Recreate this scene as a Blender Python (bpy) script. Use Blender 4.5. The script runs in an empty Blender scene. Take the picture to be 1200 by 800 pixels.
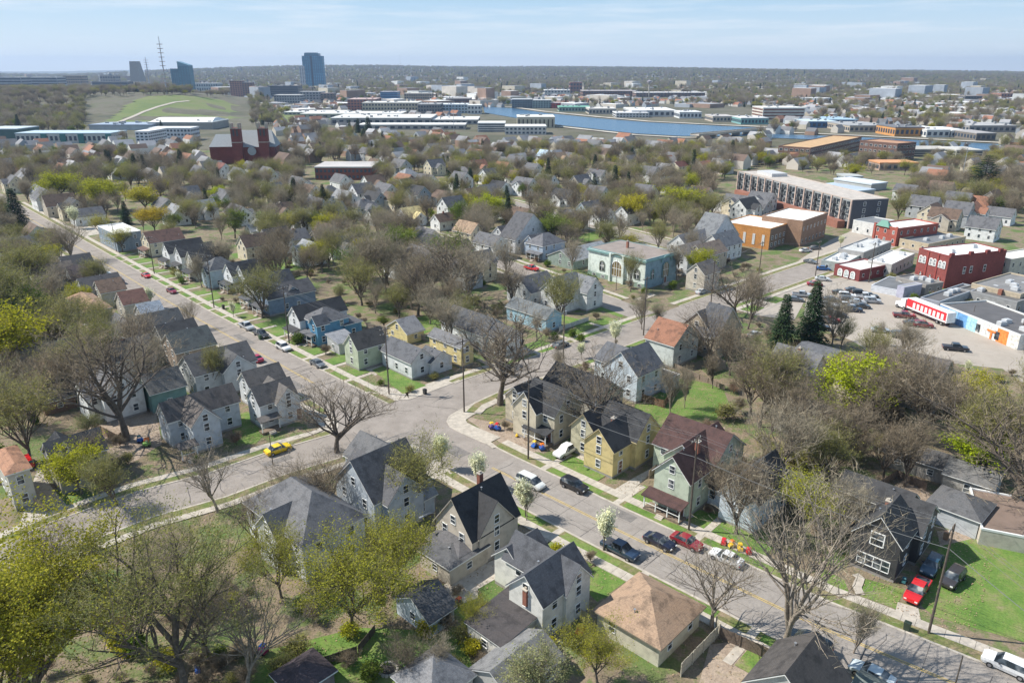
import bpy, math, random, colorsys
import numpy as np
from mathutils import Vector, Matrix
R_ = math.radians
random.seed(7); rng = np.random.default_rng(11)
scene = bpy.context.scene
COL = scene.collection

# ------------------------------------------------------------------ camera
KS = 62/48.0      # survey lines below were measured for a 48 m camera height
CH, CF, CP = 62.0, 870.0, math.atan(320/870.0)      # metres up, focal length in photo pixels (1200 wide), tilt
cam = bpy.data.cameras.new('camera'); camo = bpy.data.objects.new('camera', cam); COL.objects.link(camo)
cam.sensor_width = 36.0; cam.lens = 36.0*CF/1200; cam.clip_start = 0.5; cam.clip_end = 40000
camo.location = (0, 0, CH); camo.rotation_euler = (math.pi/2-CP, 0, 0)
scene.camera = camo
# ------------------------------------------------------------------ light
SUN_EL, SUN_AZ = R_(48), R_(-81)      # azimuth measured from +Y towards +X
world = bpy.data.worlds.new("World"); scene.world = world; world.use_nodes = True
wn = world.node_tree; wn.nodes.clear()
out = wn.nodes.new('ShaderNodeOutputWorld'); bg = wn.nodes.new('ShaderNodeBackground')
sky = wn.nodes.new('ShaderNodeTexSky'); sky.sky_type = 'NISHITA'; sky.sun_disc = False
sky.sun_elevation = SUN_EL; sky.sun_rotation = SUN_AZ; sky.altitude = 150; sky.air_density = 1.0; sky.dust_density = 0.35; sky.ozone_density = 2.6
bg.inputs['Strength'].default_value = 0.085
tc = wn.nodes.new('ShaderNodeTexCoord')
mp = wn.nodes.new('ShaderNodeMapping'); mp.inputs['Scale'].default_value = (1.6, 1.6, 22)
nz = wn.nodes.new('ShaderNodeTexNoise'); nz.inputs['Scale'].default_value = 3.2; nz.inputs['Detail'].default_value = 7; nz.inputs['Roughness'].default_value = 0.6
cr = wn.nodes.new('ShaderNodeValToRGB'); cr.color_ramp.elements[0].position = 0.47; cr.color_ramp.elements[1].position = 0.74
cr.color_ramp.elements[1].color = (0.8, 0.8, 0.8, 1)
mx = wn.nodes.new('ShaderNodeMixRGB'); mx.inputs['Color2'].default_value = (7.6, 8.2, 8.8, 1)
wn.links.new(tc.outputs['Generated'], mp.inputs[0]); wn.links.new(mp.outputs[0], nz.inputs['Vector'])
wn.links.new(nz.outputs['Fac'], cr.inputs[0]); wn.links.new(cr.outputs[0], mx.inputs['Fac'])
gr = wn.nodes.new('ShaderNodeSeparateXYZ'); wn.links.new(tc.outputs['Generated'], gr.inputs[0])
hr = wn.nodes.new('ShaderNodeValToRGB'); hr.color_ramp.elements[0].color = (7.3, 8.1, 8.8, 1); hr.color_ramp.elements[1].color = (1.3, 2.6, 4.8, 1); hr.color_ramp.elements[1].position = .6; he = hr.color_ramp.elements.new(.10); he.color = (3.3, 5.7, 8.0, 1)
wn.links.new(gr.outputs['Z'], hr.inputs[0]); hm_ = wn.nodes.new('ShaderNodeMixRGB'); hm_.inputs['Fac'].default_value = .85
wn.links.new(sky.outputs[0], hm_.inputs['Color1']); wn.links.new(hr.outputs[0], hm_.inputs['Color2']); wn.links.new(hm_.outputs[0], mx.inputs['Color1']); wn.links.new(mx.outputs[0], bg.inputs['Color']); wn.links.new(bg.outputs[0], out.inputs[0])
sl = bpy.data.lights.new('sun', 'SUN'); sl.energy = 5.0; sl.angle = R_(0.5); sl.color = (1.0, 0.955, 0.875)
so = bpy.data.objects.new('sun', sl); COL.objects.link(so)
sd = Vector((math.sin(SUN_AZ)*math.cos(SUN_EL), math.cos(SUN_AZ)*math.cos(SUN_EL), math.sin(SUN_EL)))
so.rotation_euler = sd.to_track_quat('Z', 'Y').to_euler(); so.location = (0, 0, 300)
scene.view_settings.view_transform = 'Standard'; scene.view_settings.look = 'None'
scene.view_settings.exposure = 0.47; scene.view_settings.gamma = 1.0
scene.cycles.max_bounces = 5; scene.cycles.diffuse_bounces = 3; scene.cycles.transparent_max_bounces = 6; scene.cycles.volume_bounces = 0

# ------------------------------------------------------------------ places: a photo pixel (1200x800) -> point at height z
def at(px, py, z=0.0):
    x = (px-600)/CF; y = -(py-400)/CF
    dy = math.cos(CP)+y*math.sin(CP); dz = -math.sin(CP)+y*math.cos(CP)
    t = (z-CH)/dz
    return Vector((x*t, dy*t, z))
def proj(x, y, z=0.0):
    d = y*math.cos(CP)-(z-CH)*math.sin(CP); u = y*math.sin(CP)+(z-CH)*math.cos(CP)
    return (600+CF*x/d, 400-CF*u/d)
def height(px, pyb, pyt, z0=0.0):      # height of a thing whose foot is at pyb and top at pyt
    b = at(px, pyb, z0); lo, hi = 0.0, 150.0
    for _ in range(40):
        m = (lo+hi)/2
        if proj(b.x, b.y, z0+m)[1] > pyt: lo = m
        else: hi = m
    return (lo+hi)/2
AU = R_(43.4)      # street grid: local x runs up-right (cross street), local y up-left (main street)
AL = R_(46.6)      # grid of the lower stretch of the main street

# ------------------------------------------------------------------ materials
MATS = {}
def lin(c): return tuple(c)+(1,)
def newmat(name):
    m = bpy.data.materials.new(name); m.use_nodes = True
    nt = m.node_tree; b = nt.nodes['Principled BSDF']; b.inputs['Roughness'].default_value = 0.8
    return m, nt, b
def noise(nt, scale, detail=4, vec=None, rough=0.55):
    n = nt.nodes.new('ShaderNodeTexNoise'); n.inputs['Scale'].default_value = scale; n.inputs['Detail'].default_value = detail
    n.inputs['Roughness'].default_value = rough
    if vec is None:
        g = nt.nodes.new('ShaderNodeNewGeometry'); vec = g.outputs['Position']
    nt.links.new(vec, n.inputs['Vector']); return n.outputs['Fac']
def ramp(nt, fac, stops):
    r = nt.nodes.new('ShaderNodeValToRGB'); e = r.color_ramp.elements
    while len(e) < len(stops): e.new(0.5)
    for i, (p, c) in enumerate(stops): e[i].position = p; e[i].color = lin(c)
    nt.links.new(fac, r.inputs[0]); return r.outputs[0]
def mixc(nt, fac, a, b, mode='MIX'):
    m = nt.nodes.new('ShaderNodeMixRGB'); m.blend_type = mode
    for k, v in (('Fac', fac), ('Color1', a), ('Color2', b)):
        if hasattr(v, 'is_linked') or hasattr(v, 'links'): nt.links.new(v, m.inputs[k])
        elif isinstance(v, (int, float)): m.inputs[k].default_value = v
        else: m.inputs[k].default_value = lin(v)
    return m.outputs[0]
def bump(nt, b, fac, s=0.3, d=0.05):
    n = nt.nodes.new('ShaderNodeBump'); n.inputs['Strength'].default_value = s; n.inputs['Distance'].default_value = d
    nt.links.new(fac, n.inputs['Height']); nt.links.new(n.outputs[0], b.inputs['Normal'])
def plain(name, c, rough=0.7, metal=0.0, var=0.12, scale=1.5, emit=None):
    k = ('p', name, tuple(c))
    if k in MATS: return MATS[k]
    m, nt, b = newmat(name); b.inputs['Roughness'].default_value = rough; b.inputs['Metallic'].default_value = metal
    f = noise(nt, scale, 5)
    lo = tuple(v*(1-var) for v in c); hi = tuple(min(1, v*(1+var)) for v in c)
    nt.links.new(ramp(nt, f, [(0.3, lo), (0.7, hi)]), b.inputs['Base Color'])
    MATS[k] = m; return m
def siding(c):
    k = ('s', tuple(c))
    if k in MATS: return MATS[k]
    m, nt, b = newmat('painted_siding'); b.inputs['Roughness'].default_value = 0.65
    g = nt.nodes.new('ShaderNodeNewGeometry'); sp = nt.nodes.new('ShaderNodeSeparateXYZ'); nt.links.new(g.outputs['Position'], sp.inputs[0])
    mm = nt.nodes.new('ShaderNodeMath'); mm.operation = 'MULTIPLY'; mm.inputs[1].default_value = 4.5; nt.links.new(sp.outputs['Z'], mm.inputs[0])
    fr = nt.nodes.new('ShaderNodeMath'); fr.operation = 'FRACT'; nt.links.new(mm.outputs[0], fr.inputs[0])
    st = ramp(nt, fr.outputs[0], [(0.0, (.70,)*3), (0.16, (.97,)*3), (1.0, (1.0,)*3)])
    d = ramp(nt, noise(nt, 0.9, 7), [(0.30, tuple(v*0.72 for v in c)), (0.52, c), (0.75, tuple(min(1, v*1.08) for v in c))])
    nt.links.new(mixc(nt, 1.0, d, st, 'MULTIPLY'), b.inputs['Base Color']); bump(nt, b, fr.outputs[0], 0.35, 0.03)
    MATS[k] = m; return m
def brick(c):
    k = ('b', tuple(c))
    if k in MATS: return MATS[k]
    m, nt, b = newmat('brickwork'); b.inputs['Roughness'].default_value = 0.85
    d = ramp(nt, noise(nt, 3.0, 8, rough=0.7), [(0.32, tuple(v*0.65 for v in c)), (0.5, c), (0.7, tuple(min(1, v*1.25) for v in c))])
    d2 = ramp(nt, noise(nt, 0.25, 3), [(0.35, (.8, .8, .8)), (0.65, (1, 1, 1))])
    nt.links.new(mixc(nt, 1.0, d, d2, 'MULTIPLY'), b.inputs['Base Color']); MATS[k] = m; return m
def shingle(c):
    k = ('r', tuple(c))
    if k in MATS: return MATS[k]
    if max(c)-min(c) < .06: c = tuple(v*.72 for v in c)
    m, nt, b = newmat('roof_shingle'); b.inputs['Roughness'].default_value = 0.85
    g = nt.nodes.new('ShaderNodeNewGeometry'); sp = nt.nodes.new('ShaderNodeSeparateXYZ'); nt.links.new(g.outputs['Position'], sp.inputs[0])
    mm = nt.nodes.new('ShaderNodeMath'); mm.operation = 'MULTIPLY'; mm.inputs[1].default_value = 5.0; nt.links.new(sp.outputs['Z'], mm.inputs[0])
    fr = nt.nodes.new('ShaderNodeMath'); fr.operation = 'FRACT'; nt.links.new(mm.outputs[0], fr.inputs[0])
    st = ramp(nt, fr.outputs[0], [(0.0, (.80,)*3), (0.2, (1,)*3), (1.0, (1,)*3)])
    d = ramp(nt, noise(nt, 5.0, 9, rough=0.8), [(0.3, tuple(v*0.62 for v in c)), (0.5, c), (0.7, tuple(v*1.45 for v in c))])
    s2 = ramp(nt, noise(nt, 0.7, 7, rough=.65), [(0.36, (.55, .55, .56)), (0.52, (1, 1, 1)), (0.7, (1.0, .96, .93))])
    x = mixc(nt, 1.0, d, s2, 'MULTIPLY')
    nt.links.new(mixc(nt, 1.0, x, st, 'MULTIPLY'), b.inputs['Base Color']); bump(nt, b, fr.outputs[0], 0.4, 0.03)
    MATS[k] = m; return m
def membrane(c):
    return plain('flat_roof_membrane', c, 0.7, 0, 0.16, 0.35)
def ground_mat(name, stops, scale=0.25, fine=None, rough=0.95):
    m, nt, b = newmat(name); b.inputs['Roughness'].default_value = rough
    f = noise(nt, scale, 9, rough=0.68); c = ramp(nt, f, stops)
    f2 = noise(nt, 3.5, 6, rough=0.75)
    c2 = ramp(nt, f2, fine or [(0.3, (.62, .62, .62)), (0.5, (1, 1, 1)), (0.72, (1.35, 1.3, 1.22))])
    nt.links.new(mixc(nt, 1.0, c, c2, 'MULTIPLY'), b.inputs['Base Color']); bump(nt, b, f2, 0.5, 0.08); return m
M_WHITE = plain('white_trim', (.80, .80, .78), 0.5, 0, 0.05)
M_GLASS, _nt, _b = newmat('window_glass'); _b.inputs['Base Color'].default_value = (.035, .045, .055, 1); _b.inputs['Roughness'].default_value = 0.12
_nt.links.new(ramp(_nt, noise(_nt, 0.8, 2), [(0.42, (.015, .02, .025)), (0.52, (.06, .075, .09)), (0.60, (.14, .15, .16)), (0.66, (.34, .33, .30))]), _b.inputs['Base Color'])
M_CONC = plain('pale_concrete', (.42, .375, .315), 0.9, 0, 0.2, 1.2)
M_BRICKR = brick((.30, .12, .08)); M_DARK = plain('dark_metal', (.05, .05, .055), 0.5)
M_METAL = plain('galvanised_metal', (.42, .43, .45), 0.45, 0.6)
M_WOOD = plain('weathered_wood', (.20, .15, .11), 0.9, 0, 0.3, 3)
M_POLE = plain('utility_pole_wood', (.10, .08, .065), 0.9, 0, 0.35, 2)

# ------------------------------------------------------------------ mesh helpers
class MB:
    def __init__(s): s.v = []; s.f = []; s.m = []; s.mi = 0
    def face(s, pts):
        n = len(s.v); s.v += [tuple(p) for p in pts]; s.f.append(tuple(range(n, n+len(pts)))); s.m.append(s.mi)
    def hexa(s, b, t):      # b: 4 bottom points ccw, t: 4 top points
        n = len(s.v); s.v += [tuple(p) for p in b]+[tuple(p) for p in t]
        for f in ((3, 2, 1, 0), (4, 5, 6, 7), (0, 1, 5, 4), (1, 2, 6, 5), (2, 3, 7, 6), (3, 0, 4, 7)):
            s.f.append(tuple(n+i for i in f)); s.m.append(s.mi)
    def box(s, x0, y0, z0, x1, y1, z1):
        s.hexa([(x0, y0, z0), (x1, y0, z0), (x1, y1, z0), (x0, y1, z0)], [(x0, y0, z1), (x1, y0, z1), (x1, y1, z1), (x0, y1, z1)])
    def poly(s, pts, h):      # prism from a ccw polygon of 3-D points, thickened downwards
        n = len(s.v); k = len(pts); s.v += [tuple(p) for p in pts]+[(p[0], p[1], p[2]-h) for p in pts]
        s.f.append(tuple(range(n, n+k))); s.m.append(s.mi); s.f.append(tuple(range(n+2*k-1, n+k-1, -1))); s.m.append(s.mi)
        for i in range(k):
            j = (i+1) % k; s.f.append((n+i, n+k+i, n+k+j, n+j)); s.m.append(s.mi)
    def tube(s, pts, rad, sides=6, cap=True):
        n0 = len(s.v); P = [Vector(p) for p in pts]
        for i, p in enumerate(P):
            d = (P[min(i+1, len(P)-1)]-P[max(i-1, 0)]).normalized()
            a = d.orthogonal().normalized(); b = d.cross(a); r = rad[i] if hasattr(rad, '__len__') else rad
            if i and sides > 3:      # keep rings from twisting
                ref = Vector(s.v[n0+(i-1)*sides])-P[i-1]; ref -= d*ref.dot(d)
                if ref.length > 1e-6: a = ref.normalized(); b = d.cross(a)
            for k in range(sides):
                t = 2*math.pi*k/sides; s.v.append(tuple(p+(a*math.cos(t)+b*math.sin(t))*r))
        for i in range(len(P)-1):
            for k in range(sides):
                k2 = (k+1) % sides; a = n0+i*sides
                s.f.append((a+k, a+k2, a+sides+k2, a+sides+k)); s.m.append(s.mi)
        if cap:
            s.f.append(tuple(n0+k for k in range(sides-1, -1, -1))); s.m.append(s.mi)
            s.f.append(tuple(n0+(len(P)-1)*sides+k for k in range(sides))); s.m.append(s.mi)
    def mesh(s, name, mats, smooth=False):
        me = bpy.data.meshes.new(name); me.from_pydata(s.v, [], s.f)
        for m in (mats if isinstance(mats, (list, tuple)) else [mats]): me.materials.append(m)
        if len(me.materials) > 1: me.polygons.foreach_set('material_index', s.m)
        if smooth: me.polygons.foreach_set('use_smooth', [True]*len(s.f))
        me.update(); return me
    def build(s, name, mats, parent=None, smooth=False):
        return obj(name, s.mesh(name, mats, smooth), parent)
def obj(name, me, parent=None, loc=None, rz=None):
    o = bpy.data.objects.new(name, me); COL.objects.link(o)
    if parent is not None: o.parent = parent
    if loc is not None: o.location = loc
    if rz is not None: o.rotation_euler = (0, 0, rz)
    return o
def tag(o, label=None, cat=None, group=None, kind=None):
    if label: o['label'] = label
    if cat: o['category'] = cat
    if group: o['group'] = group
    if kind: o['kind'] = kind
    return o
def thing(name, label, cat, loc, rz=0.0, group=None):
    return tag(obj(name, None, None, loc, rz), label, cat, group)
def copy_tree(o, parent=None):
    c = o.copy(); COL.objects.link(c)
    if parent is not None: c.parent = parent
    for ch in list(o.children): copy_tree(ch, c)
    return c

# ------------------------------------------------------------------ terrain
def skyline(px):
    return float(np.interp(px, [-600, 0, 60, 150, 250, 350, 450, 560, 700, 800, 1000, 1200, 1900], [84, 84, 84, 81, 79, 77.5, 76.5, 77.5, 78, 78, 79.5, 82, 83]))
def gz(x, y): return KS*gz0(x/KS, y/KS)
def gz0(x, y):
    z = 0.0
    if y > 600 and y < 1300 and x < -240:
        t = min(1, max(0, (-262-x*1.0-0.0)/150)); t = t*t*(3-2*t)
        u = (y-930)/170.0 if y < 930 else (y-930)/230.0
        z += 21*t*math.exp(-u*u)
    d = math.hypot(x, y)
    if d > 2300 and y > 0:
        px = 600+CF*x/(y*math.cos(CP)); w = min(1, (d-2300)/2600.0); w = w*w*(3-2*w)
        top = 48+(80.0-skyline(px))/CF*5400/0.885-24
        z += w*max(2, top)+w*7*(math.sin(x*.0031+y*.0012)+math.sin(x*.0011-y*.002))*.5
    return z
def atg(px, py):      # where the ray of a pixel first meets the terrain
    o = Vector((0, 0, CH)); d = (at(px, py, 0)-o).normalized() if py > 84 else Vector(((px-600)/CF, 1, 0)).normalized(); t = 300.0
    while t < 4000:
        p = o+d*t
        if p.z < gz(p.x, p.y): return p
        t += 4
    return o+d*t
def pip(x, y, poly):
    c = False; j = len(poly)-1
    for i in range(len(poly)):
        xi, yi = poly[i][0], poly[i][1]; xj, yj = poly[j][0], poly[j][1]
        if (yi > y) != (yj > y) and x < (xj-xi)*(y-yi)/(yj-yi)+xi: c = not c
        j = i
    return c
# ------------------------------------------------------------------ ground, streets, water
G_SOIL = ground_mat('yard_ground', [(0.37, (.085, .14, .03)), (0.46, (.13, .15, .055)), (0.50, (.225, .17, .12)), (0.56, (.155, .13, .075)), (0.64, (.10, .135, .035))], 0.11)
def far_ground():
    m, nt, b = newmat('wooded_ground'); b.inputs['Roughness'].default_value = 1
    c = ramp(nt, noise(nt, 0.012, 12, rough=0.75), [(0.36, (.055, .06, .035)), (0.47, (.095, .09, .05)), (0.53, (.13, .115, .085)), (0.63, (.085, .10, .04))])
    nt.links.new(c, b.inputs['Base Color']); return m
rs = [r*KS for r in [0, 20, 40, 70, 110, 160, 220, 300, 400, 520, 600, 660, 720, 780, 840, 900, 960, 1020, 1100, 1200, 1300, 1500, 1800, 2200, 2600, 3000, 3500, 4000, 4600, 5200, 6500, 9000, 13000]]
angs = [R_(a) for a in list(range(-60, 61, 2))+list(range(70, 300, 15))]
g = MB(); N = len(angs)
for r in rs:
    for a in angs:
        x, y = r*math.sin(a), r*math.cos(a); g.v.append((x, y, gz(x, y)))
for i in range(len(rs)-1):
    for k in range(N):
        k2 = (k+1) % N; g.f.append((i*N+k, i*N+k2, (i+1)*N+k2, (i+1)*N+k) if i else (k, (1)*N+k2, N+k))
        g.m.append(0 if rs[i] < 620 else 1)
g.f = [tuple(reversed(f)) for f in g.f]
tag(g.build('ground', [G_SOIL, far_ground()], smooth=True), kind='structure')

M_ASPH = ground_mat('old_asphalt', [(0.3, (.215, .185, .16)), (0.5, (.265, .232, .203)), (0.7, (.31, .272, .24))], 0.35, [(0.3, (.9, .9, .9)), (0.6, (1.05, 1.05, 1.05))])
M_SLAB = ground_mat('concrete_road', [(0.3, (.22, .194, .17)), (0.5, (.27, .241, .214)), (0.7, (.315, .283, .25))], 0.5, [(0.3, (.9, .9, .9)), (0.6, (1.06, 1.06, 1.06))])
M_LAWN = ground_mat('lawn_grass', [(0.36, (.075, .15, .022)), (0.49, (.115, .195, .033)), (0.58, (.16, .20, .055)), (0.68, (.23, .20, .11))], 0.22, [(0.3, (.6, .6, .6)), (0.5, (1, 1, 1)), (0.7, (1.3, 1.25, 1.2))])
M_VERGE = ground_mat('verge_grass', [(0.38, (.10, .14, .03)), (0.5, (.16, .16, .06)), (0.62, (.25, .19, .12))], 0.5)
M_DIRT = ground_mat('bare_dirt', [(0.35, (.26, .20, .15)), (0.55, (.34, .27, .21)), (0.7, (.22, .18, .10))], 0.5)
M_PARK = ground_mat('pale_parking', [(0.3, (.31, .27, .225)), (0.55, (.37, .325, .275)), (0.7, (.28, .25, .215))], 0.12, [(0.3, (.9, .9, .9)), (0.6, (1.06, 1.06, 1.06))])
M_YEL = plain('yellow_road_paint', (.55, .38, .08), 0.7, 0, 0.25, 2)

def strip(pts, o0, o1, z, step=3.0, closed=False):      # points -> quads between offsets o0..o1 (metres, left of travel positive)
    P = [Vector((p[0], p[1])) for p in pts]; out_ = []
    fine = []
    for a, b in zip(P, P[1:]):
        n = max(1, int((b-a).length/step)); fine += [a+(b-a)*i/n for i in range(n)]
    fine.append(P[-1])
    for i, p in enumerate(fine):
        d = (fine[min(i+1, len(fine)-1)]-fine[max(i-1, 0)]).normalized(); nn = Vector((-d.y, d.x))
        out_.append((p+nn*o0, p+nn*o1))
    return out_
def sheet(name, mat, rows_list, z, kind='structure'):
    m = MB()
    for rows in rows_list:
        for (a, b), (c, d) in zip(rows, rows[1:]): m.face([(b.x, b.y, z), (a.x, a.y, z), (c.x, c.y, z), (d.x, d.y, z)])
    return tag(m.build(name, mat), kind=kind)
def mid(p, q): return ((p[0]+q[0])/2, (p[1]+q[1])/2)
# street centre lines (metres); the pavement and verge follow both sides
def offline(pix, o):
    P = [Vector(at(a, b_)[:2]) for a, b_ in pix]; R = []
    for i_, p in enumerate(P):
        d = (P[min(i_+1, len(P)-1)]-P[max(i_-1, 0)]).normalized(); R.append((p.x-d.y*o, p.y+d.x*o))
    return R
mainU = [(-20, 121.5), (-41.5, 143), (-50, 151.8), (-63, 165.2), (-86, 189), (-118, 223.5), (-150, 258), (-330, 452), (-540, 680)]
mainL = [(-16, 121), (-3.3, 108), (13, 92.3), (36, 71), (49.5, 60.6), (75, 43), (110, 20)]
crossR = [(-17, 123)]+offline([(552, 474), (580, 461), (640, 440), (720, 410), (800, 380), (880, 350)], 4.8)+[(130, 265), (185, 320)]
crossL = [(-18, 122)]+offline([(391, 509), (313, 531), (245, 555), (160, 577), (60, 613), (0, 640), (-120, 690)], 4.3)
c0, c1 = at(600, 313), at(755, 370)
dC = Vector((c0.x-c1.x, c0.y-c1.y)).normalized()
streetC = [(c1.x-dC.x*0, c1.y-dC.y*0), (c0.x, c0.y), (c0.x+dC.x*170, c0.y+dC.y*170)]
sD = [at(690, 262), at(790, 288)]; dD = Vector((sD[0].x-sD[1].x, sD[0].y-sD[1].y)).normalized()
streetD = [(sD[1].x-dD.x*20, sD[1].y-dD.y*20), (sD[0].x, sD[0].y), (sD[0].x+dD.x*150, sD[0].y+dD.y*150)]
bridgeS = [at(1200, 308), at(1110, 300), at(1048, 283), at(1000, 262), at(960, 248), at(900, 234)]; bridgeS = [(p.x, p.y) for p in bridgeS]
frontS = [at(905, 372), at(925, 340), at(958, 306), at(990, 284), at(1016, 272)]; frontS = [(p.x, p.y) for p in frontS]
roads = [(mainU, 4.8), (mainL, 5.1), (crossR, 4.8), (crossL, 4.3), (streetC, 4.3), (streetD, 4.6), (bridgeS, 7.0), (frontS, 5.5)]
sheet('main_street', M_ASPH, [strip(mainU, -4.8, 4.8, 0)], 0.05)
sheet('street', M_ASPH, [strip(streetC, -4.3, 4.3, 0)], 0.042); sheet('street', M_ASPH, [strip(streetD, -4.6, 4.6, 0)], 0.044)
sheet('street', M_ASPH, [strip(bridgeS, -7, 7, 0)], 0.046)
sheet('street', M_PARK, [strip(frontS, -5.5, 5.5, 0)], 0.038)
sheet('cross_street', M_ASPH, [strip(crossR, -4.8, 4.8, 0)], 0.054)
sheet('cross_street', M_ASPH, [strip(crossL, -4.3, 4.3, 0)], 0.058)
ARCS = [[(430, 460), (456, 464), (471, 469), (480, 468.5), (490, 465), (539, 446)], [(575, 463), (552, 474), (537, 481), (526, 488), (523, 494), (527, 501), (538, 507), (570, 521)],
        [(530, 555), (520, 546), (508, 532), (485, 521), (455, 516), (425, 522), (400, 532)], [(391, 509), (397, 500), (396, 492), (386, 482), (352, 460)]]
m = MB(); m.face([(p.x, p.y, 0.064) for p in [at(*q) for A_ in ARCS for q in A_]][::-1]); tag(m.build('intersection', M_ASPH), kind='structure')
for A_ in ARCS:
    P = [at(*q) for q in A_]; k_ = strip([(p.x, p.y) for p in P], 0.0, .35, 0, 1); v_ = strip([(p.x, p.y) for p in P], .35, 3.6, 0, 1)
    m = MB()
    for (a, b), (c, d) in zip(k_, k_[1:]): m.poly([(v.x, v.y, .132) for v in (a, c, d, b)], .12)
    tag(m.build('kerb', M_CONC), kind='structure')
    m = MB()
    for (a, b), (c, d) in zip(v_, v_[1:]): m.face([(v.x, v.y, .108) for v in (a, c, d, b)])
    tag(m.build('corner_pavement', M_CONC), kind='structure')
sheet('main_street', M_ASPH, [strip(mainL[:2]+[(0, 104.8)], -5.1, 5.1, 0)], 0.048)
# lower main street: concrete bays with joints, each bay a piece of the street
lowroad = tag(obj('concrete_street', None), kind='structure')
base = MB(); rows = strip(mainL[1:], -5.15, 5.15, 0)
for (a, b), (c, d) in zip(rows, rows[1:]): base.face([(b.x, b.y, 0.045), (a.x, a.y, 0.045), (c.x, c.y, 0.045), (d.x, d.y, 0.045)])
base.build('street_bed', plain('joint_tar', (.09, .085, .08), 0.9), lowroad)
rows = strip(mainL[1:], -1, 1, 0, step=4.6)
for (a, b), (c, d) in zip(rows, rows[1:]):
    p, q = (a+b)/2, (c+d)/2; n = (b-a).normalized(); t = (q-p).normalized()
    for s0, s1 in ((-5.1, -2.52), (-2.48, -.02), (.02, 2.48), (2.52, 5.1)):
        m = MB(); e = 0.025; z = 0.070+random.uniform(-.002, .002)
        m.poly([(v.x, v.y, z) for v in (p+n*s0+t*e, q+n*s0-t*e, q+n*s1-t*e, p+n*s1+t*e)][::-1] if n.cross(t) > 0 else [(v.x, v.y, z) for v in (p+n*s0+t*e, q+n*s0-t*e, q+n*s1-t*e, p+n*s1+t*e)], 0.02)
        m.build('road_slab', M_SLAB, lowroad)
def offs(rows, a, b): return rows
for nm, line, z in (('yellow_centre_line', mainU[1:], 0.056), ('yellow_centre_line', mainL[1:], 0.078)):
    sheet(nm, M_YEL, [strip(line, 0.10, 0.20, 0), strip(line, -0.20, -0.10, 0)], z)
# kerbs, verges and pavements: for each street side (line, side, road half width, verge width, walk width, skip start/end metres)
def sub(line, s0, s1):
    P = [Vector(p) for p in line]; L = [0]
    for a, b in zip(P, P[1:]): L.append(L[-1]+(b-a).length)
    if s1 <= 0: s1 = L[-1]+s1
    def pt(s):
        for i in range(len(P)-1):
            if s <= L[i+1] or i == len(P)-2: return P[i]+(P[i+1]-P[i])*((s-L[i])/max(1e-6, L[i+1]-L[i]))
    return [pt(s0)]+[p for p, l in zip(P, L) if s0 < l < s1]+[pt(s1)]
SIDES = [  # line, side sign, start and end in metres, single slabs or not
 (mainU, -1, 11, 330, 0), (mainU, 1, 16, 330, 0), (mainL, 1, 13, 118, 1), (mainL, -1, 14, 118, 1),
 (crossR, 1, 19, 84, 0), (crossR, 1, 98, 220, 0), (crossR, -1, 9, 220, 0), (crossL, -1, 13, 120, 0), (crossL, 1, 14, 120, 0), (streetC, -1, 14, 230, 0), (streetC, 1, 14, 230, 0), (streetD, 1, 2, 230, 0), (streetD, -1, 2, 230, 0)]
# corner returns
nslab = 0
walk = tag(obj('pavement', None), kind='structure')
kerbm = MB(); vergem = MB(); walkm = MB()
HW = {id(l): w for l, w in roads}
for line, sd_, s0, s1, slabs in SIDES:
    w = HW[id(line)]; ln = sub(line, s0, s1)
    def q(o0, o1, z, mb, h=None):
        r = strip(ln, sd_*o0, sd_*o1, 0, 3.0)
        for (a, b), (c, d) in zip(r, r[1:]):
            pts = [(a.x, a.y, z), (b.x, b.y, z), (d.x, d.y, z), (c.x, c.y, z)]
            if sd_ > 0: pts = pts[::-1]
            if h: mb.poly(pts, h)
            else: mb.face(pts)
    q(w, w+0.35, 0.13, kerbm, 0.12)
    q(w+0.35, w+1.9, 0.11, vergem)
    if slabs:
        r = strip(ln, sd_*(w+1.9), sd_*(w+3.5), 0, 1.5)
        for (a, b), (c, d) in zip(r, r[1:]):
            if nslab > 290: break
            e = ((c-a).normalized())*0.02; z = 0.135+random.uniform(-.012, .012)
            pts = [(p.x, p.y, z) for p in (a+e, b+e, d-e, c-e)]
            m = MB(); m.poly(pts[::-1] if sd_ > 0 else pts, 0.12); m.build('paving_slab', M_CONC, walk); nslab += 1
    else: q(w+1.9, w+3.4, 0.125, walkm)
tag(kerbm.build('kerb', M_CONC), kind='structure'); tag(vergem.build('verge', M_VERGE), kind='structure')
tag(walkm.build('footpath', M_CONC), kind='structure')
def patch(name, mat, pix, z, zz=0):
    P = [at(a, b) for a, b in pix]; ar = sum(P[i].x*P[(i+1) % len(P)].y-P[(i+1) % len(P)].x*P[i].y for i in range(len(P)))
    if ar < 0: P = P[::-1]
    m = MB(); m.face([(p.x, p.y, z) for p in P]); return tag(m.build(name, mat), kind='structure'), P
NOTREE = []
def area(name, mat, pix, z, notree=True):
    o, P = patch(name, mat, pix, z)
    if notree: NOTREE.append([(p.x, p.y) for p in P])
    return o
area('parking_lot', M_PARK, [(945, 350), (962, 328), (1010, 322), (1062, 350), (1116, 374), (1196, 404), (1290, 430), (1300, 520), (1175, 432), (1110, 425), (1070, 440), (1040, 425), (1000, 400), (965, 385), (942, 370)], 0.010)
area('lawn', M_LAWN, [(436, 434), (462, 424), (481, 445), (500, 452), (472, 462)], 0.115)
area('lawn', M_LAWN, [(742, 445), (790, 442), (846, 452), (855, 475), (838, 492), (800, 496), (765, 520), (745, 500)], 0.02)
area('lawn', M_LAWN, [(735, 575), (755, 568), (800, 588), (790, 602)], 0.02)
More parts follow.
